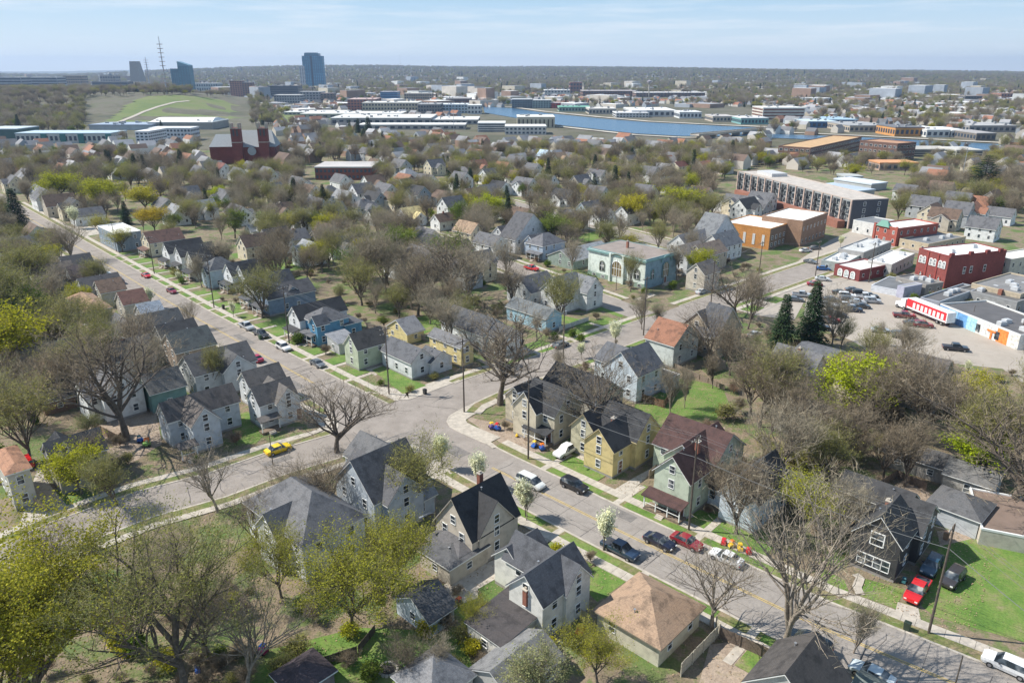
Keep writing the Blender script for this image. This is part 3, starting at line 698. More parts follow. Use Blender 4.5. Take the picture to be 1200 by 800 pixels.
house('grey peaked roof at the bottom edge beside the lawn', [B((505, 828), 5.5, 5.5, 2.6, 'H', slope=.8)], (.5, .5, .48), (.27, .27, .28), AL, name='shed', cat='shed', vents=0)
house('dark brown gabled house cut by the bottom edge under the bare tree', [B((960, 845), 7.0, 7.0, 4.5, 'B', slope=.9)], (.50, .50, .48), (.10, .09, .085), AL)
house('small grey green shed roof at the bottom edge beside parked car', [B((1040, 838), 3.5, 4.0, 2.6, 'A', slope=.6)], (.5, .5, .48), (.19, .22, .20), AL, name='shed', cat='shed', vents=0)
house('dark mauve roofed shed at the bottom edge under bare trees', [B((345, 815), 4, 4.5, 2.2, 'H', slope=.6)], (.3, .25, .25), (.10, .075, .085), AL, name='shed', cat='shed', vents=0)
# ---- corner below the cross street
house('large white house with grey hipped roof behind bare trees', [
  B((355, 640), (285, 590), (420, 600), 5.2, 'H', slope=.85), B((325, 632), 5, 7, 5.0, 'B', slope=1.0)], (.66, .68, .70), (.19, .19, .20), AL)
house('grey gothic house with white trimmed gables under the olive tree', [
  B((438, 588), (402, 556), 9, 5.2, 'B', slope=1.0), B((455, 590), 11, 6, 5.0, 'A', slope=1.0), B((478, 593), 4.5, 5, 3.2, 'B', slope=.9, roof=LG)], (.50, .55, .60), (.13, .13, .14), AL)
house('dark grey roofed house at the street corner behind the big bare tree', [B((458, 562), (402, 532), 6.5, 3.8, 'A', slope=.8)], (.42, .46, .50), (.17, .17, .175), AL)
# ---- houses left of the main street, around the cross street
house('grey white cross gabled house nearest the main street corner', [
  B((325, 472), 7, (356, 467), 4.4, 'A', slope=1.05), B((304, 474), 4.8, 7, 4.6, 'B', slope=1.0), B((292, 452), 4.5, 7, 4.4, 'B', slope=.9)],
  (.60, .62, .64), (.165, .15, .14), AU, doors=[(4, 0, 0)], porches=[(-3.8, -.9, -.3, .5, 2.6, 'S')])
house('light grey cross gabled house with brown roof facing the side street', [
  B((225, 499), 6.5, (257, 489), 4.8, 'A', slope=1.1), B((197, 493), 4.8, 12, 4.8, 'B', slope=1.0), B((197, 494), 4.2, 3, 4.6, 'B', slope=1.0)],
  (.50, .54, .58), (.175, .15, .135), AU, porches=[(-2.9, -1.6, -.2, 0, 2.6, 'S')])
house('olive tan house with charcoal gabled roof near the driveway', [
  B((66, 547), 8, (103, 534), 4.4, 'A', slope=.9), B((62, 543), 5.5, (128, 528), 4.5, 'B', slope=.85)], (.36, .33, .26), (.075, .078, .085), AU)
house('beige two storey house with rust brown hipped roof at left edge', [B((8, 556), 9, (33, 546), 5.6, 'H', slope=.5)], (.52, .50, .44), (.33, .17, .10), AU)
house('brown brick garage with mottled roof between bare trees', [B((50, 472), 5.5, (89, 464), 2.7, 'B', slope=.5)], (.25, .15, .10), (.21, .19, .175), AU, name='garage', cat='garage', wallf=brick)
house('teal walled house with white gable behind the ivy trees', [B((176, 461), 6.8, (220, 452), 4.0, 'B', slope=.75)], (.16, .29, .27), (.20, .19, .175), AU)
house('dark roofed house with white gable and grey walls along the street', [B((228, 440), 8, (300, 421), 4.8, 'B', slope=.7), B((262, 436), 5.5, 6, 4.6, 'A', slope=.9)], (.52, .54, .54), (.115, .115, .12), AU)
row = [
 ('dark green roofed house third up from the grey corner house', (206, 413), 8.0, (250, 400), 4.4, (.10, .115, .115), (.36, .28, .22)),
 ('black ridged roof house with chimney left of main street', (192, 400), 7, (233, 389), 4.4, (.065, .066, .07), (.45, .42, .38)),
 ('charcoal roofed house beside the light blue flat roof', (170, 390), 8, (213, 377), 4.4, (.10, .105, .11), (.48, .46, .42)),
 ('house with pale blue grey shallow roof left of main street', (168, 372), 6.5, (194, 367), 4.0, (.33, .37, .42), (.5, .5, .5)),
 ('small reddish brown roofed house near the white blossom tree', (145, 357), 6.5, (171, 350), 4.0, (.17, .085, .065), (.5, .47, .4)),
 ('brown roofed house behind the tan hipped roof', (118, 343), 6.5, (148, 338), 4.0, (.18, .12, .085), (.5, .47, .4)),
 ('grey roofed house opposite the white parked car', (98, 341), 7, (139, 330), 4.0, (.115, .11, .115), (.5, .5, .5)),
 ('maroon grey roofed house left of the white parked car', (85, 328), 8, (122, 320), 4.2, (.17, .13, .13), (.5, .5, .5)),
 ('dark roofed white gable house near the bare beige tree', (76, 314), 7, (106, 306), 4.6, (.085, .085, .09), (.66, .67, .68)),
 ('low black roofed shed beside the blue white gable', (38, 340), 5, (55, 334), 2.8, (.07, .07, .075), (.5, .5, .5)),
]
for lb, N, a, b, z, rf, wl in row: house(lb, [B(N, a, b, z, 'B', slope=.75)], wl, rf, AU)
house('tan hipped roof house among bare branches', [B((100, 366), (75, 350), (130, 360), 4.0, 'H', slope=.6)], (.5, .46, .38), (.37, .235, .15), AU)
house('white gabled cottage with brown roof under the olive trees', [B((40, 326), 6, (78, 312), 4.8, 'B', slope=.9)], (.6, .6, .58), (.22, .18, .15), AU)
# ---- far side of the upper main street
house('slate blue flat roofed apartment block on the upper main street', [dict(N=(135, 275), A=(116, 265), B=(165, 271), z=6, base=296, ax='F', par=.3, nowin='', skip=.3)], (.24, .30, .36), (.72, .70, .66), AU, name='apartment_block', cat='apartments')
house('cream house with maroon brown roof beside the slate blue block', [B((175, 285), 8, (211, 277), 4.6, 'B', slope=.75)], C_, (.13, .07, .055), AU, porches=[(-2, 1, 0, 7, 2.6, 'W')])
rw2 = [
 ('white gabled house with dark roof second beside the maroon roof', (198, 297), 6.2, (232, 287), 4.6, D_, W_),
 ('white gabled house with charcoal roof and steep gable', (212, 301), 5.6, (247, 292), 4.8, (.075, .075, .08), (.68, .69, .7)),
 ('beige side walled house with black roof and white gable', (227, 308), 6.2, (258, 300), 5.2, D_, (.60, .57, .48)),
 ('white pointed gable house with two arched windows and dark roof', (272, 323), 6, (296, 312), 4.8, (.075, .08, .09), (.70, .72, .74)),
 ('white house with black roof behind the pointed gable', (287, 325), 6, (312, 318), 4.8, D_, (.66, .68, .70)),
 ('white two storey gabled house beside the navy house', (297, 339), 6, (340, 327), 5.0, (.10, .105, .115), (.70, .71, .72)),
 ('white gabled house with black roof beside the bright blue house', (351, 375), 5.4, (397, 358), 4.8, D_, (.72, .73, .73)),
]
for lb, N, a, b, z, rf, wl in rw2: house(lb, [B(N, a, b, z, 'B', slope=.95)], wl, rf, AU, porches=[(-1.9, .4, 0, a-.4, 2.6, 'W')])
house('blue grey house with pyramid roof in the white gabled row', [B((246, 318), 6.5, (271, 309), 5.0, 'H', slope=.9), B((243, 321), 3.6, 3, 4.2, 'B')], (.42, .50, .56), (.15, .155, .165), AU)
house('navy and grey house with long dark roof and white porch', [B((314, 351), (296, 345), (366, 338), 4.2, 'B', slope=.7), B((335, 344), 4.5, 4, 4.4, 'A', slope=.8)], (.20, .27, .36), (.11, .11, .12), AU, porches=[(-2.2, .2, 0, 5.6, 2.6, 'W')])
house('bright blue two storey house with grey hipped roof', [B((373, 380), (357, 371), (408, 371), 4.9, 'H', slope=.7), B((371, 381), 3.2, 3.0, 5.0, 'B', slope=1.0), B((404, 381), 6, 4.5, 3.4, 'H', slope=.4)], BL, (.155, .155, .165), AU, porches=[(-2.0, .4, 0, 5.2, 2.8, 'W')])
house('small sage green house with arched windows and brown black roof', [B((419, 409), 5.2, (446, 396), 4.6, 'B', slope=1.0)], (.46, .51, .38), (.115, .105, .095), AU)
house('light grey lean to garage beside the sage green house', [B((397, 403), 5, 4.5, 2.7, 'n', rise=1.0)], (.5, .5, .5), (.32, .33, .35), AU, name='garage', cat='garage', vents=0)
house('white and grey corner house with bright lawn at the junction', [
  B((482, 425), 10.5, (501, 415), 3.6, 'A', slope=.85), B((505, 425), 5.0, (529, 417), 3.0, 'A', slope=.6)], (.64, .65, .66), (.135, .14, .155), AU, vents=3)
house('yellow house with grey roof behind the corner house', [B((540, 407), (490, 396), (551, 401), 4.4, 'A', slope=.7)], YE, (.21, .21, .22), AU)
house('long white house with charcoal roof and side stairs', [B((566, 393), (520, 374), 8, 4.0, 'A', slope=.7), B((588, 398), 8, 6, 4.2, 'A', slope=.7)], (.70, .72, .73), (.10, .105, .115), AU)
house('small yellow garage with white door and light grey roof', [B((477, 391), (463, 379), (493, 384), 2.7, 'B', slope=.6)], YE, (.30, .30, .31), AU, name='garage', cat='garage')
house('light blue cottage with grey green roof near the cross street', [B((640, 373), (598, 357), (654, 366), 3.6, 'A', slope=.65)], (.36, .55, .66), (.19, .21, .22), AU)
house('large white house with twin grey gables near the church', [B((688, 343), 8, (701, 336), 4.8, 'A', slope=1.05), B((660, 345), (640, 336), 9, 5.0, 'B', slope=.9)], (.70, .70, .68), (.25, .26, .275), AU)
house('white house with dark grey roof left of the twin gabled house', [B((622, 343), 9, (642, 331), 4.0, 'B', slope=.7), B((612, 338), 6, 6, 4.2, 'A', slope=.8)], (.62, .64, .64), (.155, .155, .165), AU)
house('blue grey two storey house with white porch near red pickup', [B((636, 289), 8, (652, 281), 4.6, 'H', slope=.8), B((626, 285), 5, 6, 4.4, 'B', slope=.9)], (.38, .45, .54), (.19, .19, .205), AU, porches=[(-2, 0, 0, 6, 2.6, 'W')])
house('low green walled house with long pale grey metal roof', [B((672, 306), (641, 299), (703, 291), 3.0, 'B', slope=.45)], (.26, .32, .28), (.36, .38, .40), AU)
house('white gabled house with charcoal roof at the left of the church block', [B((604, 281), 8, (622, 268), 4.8, 'A', slope=.9), B((590, 276), 6, 6, 4.6, 'B', slope=.9)], (.66, .66, .66), (.12, .12, .13), AU)
# ---- right of the cross street
house('light blue house with white gable and dark roof behind the junk yard', [
  B((747, 440), 8, (776, 427), 5.4, 'B', slope=.9), B((737, 433), (703, 417), 8, 4.6, 'A', slope=.6), B((781, 446), 5, 4.5, 2.8, 'F', par=.15, roof=(.10, .10, .105))], (.58, .65, .70), (.155, .16, .175), AU)
house('pale grey green house with rust red roof and fence', [B((790, 405), (751, 397), (812, 391), 4.8, 'A', slope=.75, nowin='W'), B((801, 399), 5, (835, 397), 4.6, 'B', slope=.6)], (.56, .60, .57), RB, AU)
house('tan stone chapel with steep dark roof and tall narrow window', [
  B((834, 390), (804, 378), 8.5, 5.2, 'B', slope=1.0), B((840, 396), 5.5, (860, 381), 4.8, 'A', slope=1.1, nowin='S')], (.42, .36, .27), (.115, .12, .135), AU, name='chapel', cat='chapel', wallf=brick)
house('beige house with white gable and grey roof behind bare trees', [B((826, 322), 6, (837, 315), 5.0, 'B', slope=.9)], (.56, .50, .42), (.23, .20, .175), AU)
for lb, N, a, b, z, rf, wl, ax in (
 ('white and grey gabled house just right of the church', (806, 304), 8, (822, 295), 5.0, (.25, .21, .18), (.60, .62, .64), 'B'),
 ('tan gabled house with brown roof beside the bare street trees', (826, 301), 7, (846, 292), 5.0, (.23, .175, .135), (.50, .42, .32), 'B'),
 ('white gabled house with slate roof right of the tan gable', (846, 290), 8, (858, 281), 5.0, (.20, .21, .225), (.72, .72, .70), 'B'),
 ('grey roofed white house nearest the orange brick hall', (831, 284), 8, (850, 272), 4.6, (.24, .25, .26), (.62, .64, .66), 'A'),
 ('white gabled house with grey roof at the end of the church row', (806, 290), 8, (826, 279), 4.6, (.26, .26, .28), (.66, .66, .66), 'B')):
    house(lb, [B(N, a, b, z, ax, slope=.85)], wl, rf, AU)
house('grey brown roofed house hidden in bare trees below the parking lot', [B((1098, 455), 9, 9, 5.0, 'A', slope=.9)], (.36, .33, .30), (.15, .135, .13), AU)
house('weathered grey roofed garage beside the big right tree', [B((1165, 572), 6.5, 6, 3.2, 'A', slope=.4)], (.4, .38, .35), (.21, .205, .20), AL, name='garage', cat='garage', vents=0)
house('low dark roofed house under the yellow green tree', [B((958, 500), 8, 8, 3.2, 'A', slope=.6)], (.45, .43, .38), (.15, .15, .14), AU)
house('small blue grey shed roof under bare branches', [B((1078, 540), 3.5, 3.5, 2.2, 'A', slope=.9)], (.35, .4, .45), (.30, .36, .42), AL, name='shed', cat='shed', vents=0)
house('dark roofed shed at the corner of the parking lot', [B((975, 420), 8, 6, 2.8, 'A', slope=.25)], (.3, .3, .3), (.17, .175, .19), AU, name='shed', cat='shed', vents=0)
house('dark long roof under the tree beside the right garage', [B((1110, 550), 9, 5, 2.8, 'A', slope=.5)], (.35, .33, .3), (.13, .125, .125), AL, vents=0)
# ------------------------------------------------------------------ commercial and civic buildings
def fitrect(label, N, L, Rr, base=None, z=None, roof=(.6, .6, .58), wall=(.4, .4, .4), name='building', cat='building', par=.4, wallf=siding, ax='F', rise=None, detail=False, trim=None, root=None, **k):
    """roof outline from three seen corners: near corner N, left corner L, right corner R (photo pixels)"""
    if z is None:
        lo, hi = 0, 60
        for _ in range(40):
            mm = (lo+hi)/2; p = at(N[0], N[1], mm)
            if proj(p.x, p.y, 0)[1] < base: lo = mm
            else: hi = mm
        z = lo
    n, l, r = at(*N, z), at(*L, z), at(*Rr, z)
    ex = Vector((r.x-n.x, r.y-n.y)); ey = Vector((l.x-n.x, l.y-n.y))
    la, lb = ey.length, ex.length
    if la > lb: ang = math.atan2(ey.y, ey.x)-math.pi/2; e = ey.normalized(); ex_ = Vector((e.y, -e.x)); lb = ex.dot(ex_); 
    else: ang = math.atan2(ex.y, ex.x); e = ex.normalized(); la = ey.dot(Vector((-e.y, e.x)))
    b = dict(N=N, A=la, B=lb, z=z, ax=ax, par=par, eave=.1, **k)
    if rise: b['rise'] = rise
    b['skip'] = 0
    return house(label, [b], wall, roof, ang, cat, name, wallf, detail=detail, trim=trim or wall, root=None)
# church block at the corner, pale green with blue grey flank
rt, bl = fitrect('pale green former church hall with arched stained windows and brown roof', (757, 305), (690, 290), (788, 294), base=339, roof=(.26, .215, .185), wall=(.70, .76, .70), name='church_hall', cat='church', par=.15, detail=True, nowin='WSEN', trim=(.22, .33, .33))
b = bl[0]; LA, LBb, Z = b['y1'], b['x1'], b['z']
M_STAIN = plain('stained_glass', (.20, .15, .07), .3, 0, .6, 2.5); M_TEAL = plain('teal_trim', (.17, .30, .29), .6); M_DKST = plain('dark_stone_trim', (.16, .18, .14), .8)
flank = MB(); flank.box(0.0, -.06, 0, LBb, -.01, Z-.1); flank.build('side_cladding', siding((.24, .36, .43)), rt)
base_ = MB(); base_.box(-.10, -.10, 0, -.005, LA, 1.5); base_.build('plinth', plain('green_plinth', (.22, .30, .24), .8), rt)
corn = MB(); corn.box(-.5, -.5, Z-.75, LBb+.3, LA+.3, Z-.25); corn.build('cornice', M_TEAL, rt)
def arch(root, x, y, z0, w, h, ang, mat, fmat, mull=2):
    """arched window: frame, glass and glazing bars, outwards = local -y"""
    def outl(w, h, n=10): return [(-w/2, 0), (w/2, 0)]+[(w/2*math.cos(math.pi*i/n), h-w/2+w/2*math.sin(math.pi*i/n)) for i in range(n+1)]
    f = MB(); O, I = outl(w+.5, h+.35), outl(w, h)
    for i in range(len(O)):
        j = (i+1) % len(O); o0, o1, i0, i1 = O[i], O[j], I[i], I[j]
        f.hexa([(o0[0], -.16, o0[1]-.1), (o1[0], -.16, o1[1]-.1), (o1[0], 0, o1[1]-.1), (o0[0], 0, o0[1]-.1)], [(i0[0], -.16, i0[1]), (i1[0], -.16, i1[1]), (i1[0], 0, i1[1]), (i0[0], 0, i0[1])])
    o = f.build('arched_window', fmat, root); o.location = (x, y, z0); o.rotation_euler = (0, 0, ang)
    g_ = MB(); g_.face([(a, -.06, c) for a, c in I]); g_.build('pane', mat, o)
    bb = MB()
    for k in range(1, mull+1): xx = -w/2+w*k/(mull+1); bb.box(xx-.06, -.14, 0, xx+.06, -.07, h-abs(xx)*.5-.1)
    bb.box(-w/2, -.13, h*.5, w/2, -.075, h*.5+.12); bb.build('glazing_bars', M_WHITE, o)
    return o
arch(rt, -.02, LA*.74, 2.6, LA*.075, 2.9, -math.pi/2, M_GLASS, M_DKST, 1)
arch(rt, -.25, LA*.47, 2.0, LA*.17, 4.6, -math.pi/2, M_STAIN, M_WHITE, 3)
arch(rt, -.02, LA*.13, 2.6, LA*.075, 2.9, -math.pi/2, M_GLASS, M_DKST, 1)
arch(rt, LBb*.22, -.08, 2.6, 1.3, 2.9, 0, M_GLASS, M_TEAL, 1); arch(rt, LBb*.62, -.25, 2.2, LBb*.18, 4.6, 0, M_STAIN, M_TEAL, 3)
bay = MB(); bay.box(-.24, LA*.36, 0, -.005, LA*.58, Z-.2); bay.box(-.75, LA*.34, 0, -.02, LA*.37, Z-.1); bay.box(-.75, LA*.57, 0, -.02, LA*.60, Z-.1); bay.build('bay', siding((.66, .72, .66)), rt)
hood = MB(); hood.tube([(-.5, LA*(.47+.13*math.cos(t)), Z-1.9+1.9*math.sin(t)) for t in [math.pi*i/10 for i in range(11)]], .22, 6); hood.build('arch_hood', M_DKST, rt)
hood = MB(); hood.tube([(LBb*(.62+.16*math.cos(t)), -.5, Z-1.9+1.9*math.sin(t)) for t in [math.pi*i/10 for i in range(11)]], .22, 6); hood.build('arch_hood', M_TEAL, rt)
for k in range(6): window(rt, -.11, LA*(.08+.16*k), .8, -math.pi/2, 1.3, .8)
ch = obj('chimney', CHME, rt, (LBb*.55, LA*.62, Z)); obj('chimney_cap', CHCE, ch)
obj('door', DOORME, rt, (LBb*.62, -.3, .4), 0); st = MB()
for i in range(4): st.box(LBb*.5, -.6-.35*(i+1), 0, LBb*.74, -.6-.35*i, .5-.12*i)
st.build('steps', M_CONC, rt)
# apartments
rt, bl = fitrect('long four storey apartment building with dark end wall and balconies', (999, 235), (866, 201), (1032, 231), base=268, roof=(.46, .41, .36), wall=(.30, .315, .32), name='apartment_building', cat='apartments', par=.3, nowin='WNE', pitch=4.5, trim=(.45, .38, .33))
b = bl[0]; LA, LBb, Z = b['y1'], b['x1'], b['z']
end = MB(); end.box(0.0, -.12, 0, LBb, -.06, Z); end.build('end_cladding', plain('dark_cladding', (.07, .075, .09), .7), rt)
n = 14
for k in range(n+1):
    y = LA*k/n; q = MB(); q.box(-.5, y-.35, 0, -.02, y+.35, Z+.1); q.build('pilaster', plain('tan_pilaster', (.50, .38, .32), .8), rt)
M_DG = plain('balcony_void', (.03, .032, .035), .5)
for k in range(n):
    for f in range(4):
        y = LA*(k+.5)/n; z0 = .6+f*(Z-.8)/4; h = (Z-.8)/4-.5; m = MB()
        m.box(-.10, y-LA/n*.36, z0, -.012, y-LA/n*.02, z0+h); p = m.build('window', M_GLASS, rt)
        m = MB(); m.box(-.10, y+LA/n*.06, z0-.1, -.012, y+LA/n*.34, z0+h); m.build('balcony_door', M_DG, rt)
        m = MB(); m.box(-.9, y+LA/n*.02, z0-.15, -.02, y+LA/n*.36, z0); m.box(-.9, y+LA/n*.02, z0, -.85, y+LA/n*.36, z0+1); m.build('balcony', M_DARK, rt)
for f in range(4):
    for k in range(2): window(rt, LBb*(.35+.4*k), -.13, 1.8+f*(Z-.8)/4, 0, 1.1, 1.5)
pod = MB(); pod.box(-4, LA*.02, 0, -.51, LA*.95, 3.0); pod.build('ground_floor_wing', brick((.30, .13, .09)), rt)
pent = MB(); pent.box(LBb*.3, LA*.75, Z, LBb*.8, LA*.9, Z+1.6); pent.build('roof_plant', plain('plant', (.5, .5, .5), .6), rt)
# orange hall
rt, bl = fitrect('low orange brick hall with white roof and tall narrow windows', (903, 269), (848, 261), (931, 260), base=293, roof=(.72, .71, .68), wall=(.55, .25, .07), name='brick_hall', cat='hall', par=.35, wallf=brick, nowin='WNES')
b = bl[0]; LA, LBb, Z = b['y1'], b['x1'], b['z']
sd2 = MB(); sd2.box(0, -.1, 0, LBb, -.05, Z); sd2.build('brown_side_wall', brick((.25, .17, .12)), rt)
for k in range(5): q = MB(); q.box(-.12, LA*(.1+.2*k), 1.2, -.02, LA*(.1+.2*k)+1.0, 5.2); q.build('window', plain('frosted', (.6, .6, .58), .4), rt)
for k in range(6): window(rt, LBb*(.1+.16*k), -.11, 1.6, 0, 1.1, 1.3); window(rt, LBb*(.1+.16*k), -.11, 4.2, 0, 1.1, 1.3)
rt, bl = fitrect('brown brick block with bright white roof behind the orange hall', (941, 260), (898, 252), (970, 250), base=289, roof=(.78, .78, .76), wall=(.33, .20, .13), name='brick_building', cat='building', par=.4, wallf=brick, nowin='WNE')
M_AC = plain('rooftop_unit_metal', (.55, .56, .57), .5, .2)
ACM = MB(); ACM.box(-.9, -.7, 0, .9, .7, .9); ACM.box(-.6, -.45, .9, .6, .45, 1.05); ACME = ACM.mesh('rooftop_unit', M_AC)
def units(rt, bl, n):
    b = bl[0]
    for _ in range(n): obj('rooftop_unit', ACME, rt, (random.uniform(b['x0']+2, b['x1']-2), random.uniform(b['y0']+2, b['y1']-2), b['z']+.03), random.choice((0, 1.57)))
# big red brick building with white roof
rt, bl = fitrect('large red painted brick building with white roof', (1113, 301), (1073, 292), (1180, 294), base=338, roof=(.80, .79, .76), wall=(.27, .07, .06), name='brick_building', cat='building', par=.3, wallf=brick, nowin='WNSE', trim=(.25, .05, .045))
b = bl[0]; LA, LBb, Z = b['y1'], b['x1'], b['z']; units(rt, bl, 2)
for k in (.12, .24, .42, .54, .76, .88):
    for zz in (Z-2.9,): arch(rt, -.02, LA*k, zz-.9, LA*.06, 1.9, -math.pi/2, M_GLASS, M_WHITE, 1)
for k in (.2, .48, .8): arch(rt, -.02, LA*k, 1.4, LA*.07, 1.7, -math.pi/2, M_GLASS, brick((.4, .1, .08)), 1)
for k in (.30, .42, .66): window(rt, LBb*k, -.02, 5.0, 0, .9, 1.9)
for k in (.33, .66): m = MB(); m.box(-.2, LA*k-.25, 0, -.01, LA*k+.25, Z); m.build('pilaster', brick((.34, .065, .055)), rt)
for k in (0, .33, .62, .85): m = MB(); m.box(LBb*k, -.45, Z-.2, LBb*k+1.4, .35, Z+1.0); m.build('parapet_chimney', brick((.22, .05, .045)), rt)
rt, bl = fitrect('white stone two storey building cut by the right edge', (1185, 305), (1177, 296), (1240, 296), base=330, roof=(.66, .64, .60), wall=(.62, .57, .48), name='stone_building', cat='building', detail=False)
rt, bl = fitrect('red brick storefront with green peaked parapet', (1053, 269), (1025, 263), (1100, 263), base=289, roof=(.75, .73, .70), wall=(.38, .10, .07), name='storefront', cat='shop', wallf=brick, par=.5)
m = MB(); b = bl[0]; m.hexa([(-.5, b['y1']*.35, b['z']), (1.5, b['y1']*.35, b['z']), (1.5, b['y1']*.9, b['z']), (-.5, b['y1']*.9, b['z'])], [(.4, b['y1']*.5, b['z']+2.2), (.6, b['y1']*.5, b['z']+2.2), (.6, b['y1']*.75, b['z']+2.2), (.4, b['y1']*.75, b['z']+2.2)]); m.build('green_peaked_roof', plain('green_copper', (.12, .28, .22), .6), rt)
for k in (.05, .95): m = MB(); m.box(-.3, b['y1']*k-.4, 0, -.01, b['y1']*k+.4, b['z']+.9); m.build('pilaster', brick((.40, .11, .08)), rt)
rt, bl = fitrect('white and grey two storey shop left of the red brick storefront', (1024, 263), (1010, 257), (1048, 259), base=277, roof=(.18, .19, .20), wall=(.66, .66, .64), name='storefront', cat='shop')
rt, bl = fitrect('low tan shop with dark flat roof right of the red storefront', (1088, 287), (1062, 279), (1132, 278), base=296, roof=(.16, .165, .17), wall=(.50, .42, .30), name='storefront', cat='shop'); units(rt, bl, 3)
# strip facing the parking lot
rt, bl = fitrect('small dark red brick shop with arched mural windows by the parking lot', (1008, 318), (992, 308), (1042, 311), base=330, roof=(.60, .58, .55), wall=(.22, .05, .05), name='shop', cat='shop', wallf=brick, nowin='WN', pitch=3.4, wh=1.0)
b = bl[0]
for k in (.25, .5, .75): arch(rt, -.03, b['y1']*k, .5, b['y1']*.13, 2.0, -math.pi/2, plain('mural_paint', (.45, .5, .5), .6, 0, .6, 3), M_WHITE, 0)
rt, bl = fitrect('low grey shop with white metal roof beside the dark red shop', (990, 310), (966, 304), (1012, 298), base=320, roof=(.62, .62, .60), wall=(.36, .40, .38), name='shop', cat='shop'); units(rt, bl, 4)
rt, bl = fitrect('long low building with pale membrane roof and many rooftop units', (1012, 297), (985, 291), (1045, 284), z=4.0, roof=(.50, .50, .48), wall=(.35, .34, .33), name='shop', cat='shop'); units(rt, bl, 6)
rt, bl = fitrect('white roofed shop between the dark red shop and big red building', (1045, 311), (1024, 303), (1072, 298), base=325, roof=(.74, .73, .70), wall=(.55, .53, .5), name='shop', cat='shop'); units(rt, bl, 2)
rt, bl = fitrect('low white walled garage with dark grey roof by the parking lot', (1056, 341), (1030, 330), (1076, 330), base=348, roof=(.14, .145, .15), wall=(.62, .64, .68), name='shop', cat='shop', nowin='SE', par=.15)
rt, bl = fitrect('pale lavender fence like shed wall beside the dark roofed garage', (1060, 337), (1056, 334), (1081, 333), base=350, roof=(.3, .3, .3), wall=(.42, .42, .52), name='shed', cat='shed', nowin='WSEN', par=.1)
rt, bl = fitrect('dark flat roofed extension at the foot of the red building', (1085, 335), (1050, 325), (1110, 333), z=2.8, roof=(.17, .165, .16), wall=(.3, .28, .26), name='shop', cat='shop'); units(rt, bl, 3)
rt, bl = fitrect('long shop row painted with blue orange and white murals', (1101, 355), (1087, 347), (1150, 338), z=3.4, roof=(.115, .11, .11), wall=(.35, .38, .42), name='shop', cat='shop', nowin='WSEN'); units(rt, bl, 3)
rt, bl = fitrect('mural covered white shop at the right end of the parking lot', (1196, 394), (1102, 357), (1225, 378), z=3.4, roof=(.105, .10, .10), wall=(.62, .62, .60), name='shop', cat='shop', nowin='WSEN'); units(rt, bl, 4)
b = bl[0]; LA = b['y1']; cols = [(.10, .28, .55), (.25, .50, .70), (.14, .33, .60), (.35, .60, .72), (.62, .62, .60), (.60, .60, .58), (.70, .22, .05), (.62, .60, .55)]
cols = cols[::-1]
for k, c in enumerate(cols):
    y0, y1 = LA*k/len(cols), LA*(k+1)/len(cols); m = MB(); m.box(-.06, y0+.02, 0, -.01, y1-.02, 3.35); m.build('painted_wall_panel', plain('mural', c, .7, 0, .35, 1.6), rt)
for y in (.22, .45, .78): m = MB(); m.box(-.10, LA*y, .4, -.065, LA*y+1.3, 2.4); m.build('window', M_GLASS, rt)
m = MB(); m.box(-.3, LA*.26, 1.8, -.07, LA*.36, 2.2); m.box(-.25, LA*.30, 0, -.07, LA*.32, 1.9); m.build('orange_pipe_mural', plain('orange_paint', (.75, .20, .04), .6), rt)
rt, bl = fitrect('dark flat roof behind the mural row with grey units', (1192, 355), (1120, 340), (1240, 340), z=3.6, roof=(.12, .115, .11), wall=(.3, .3, .3), name='shop', cat='shop'); units(rt, bl, 5)
rt, bl = fitrect('tan low building with red brick chimney behind the mural row', (1196, 346), (1150, 330), (1240, 332), z=4.6, roof=(.19, .185, .18), wall=(.48, .40, .29), name='shop', cat='shop', nowin='SEN'); units(rt, bl, 3)
o = obj('chimney', CHME, rt, (-.3, bl[0]['y1']*.38, 2.0)); o.scale = (1.6, 1.6, 1.5)
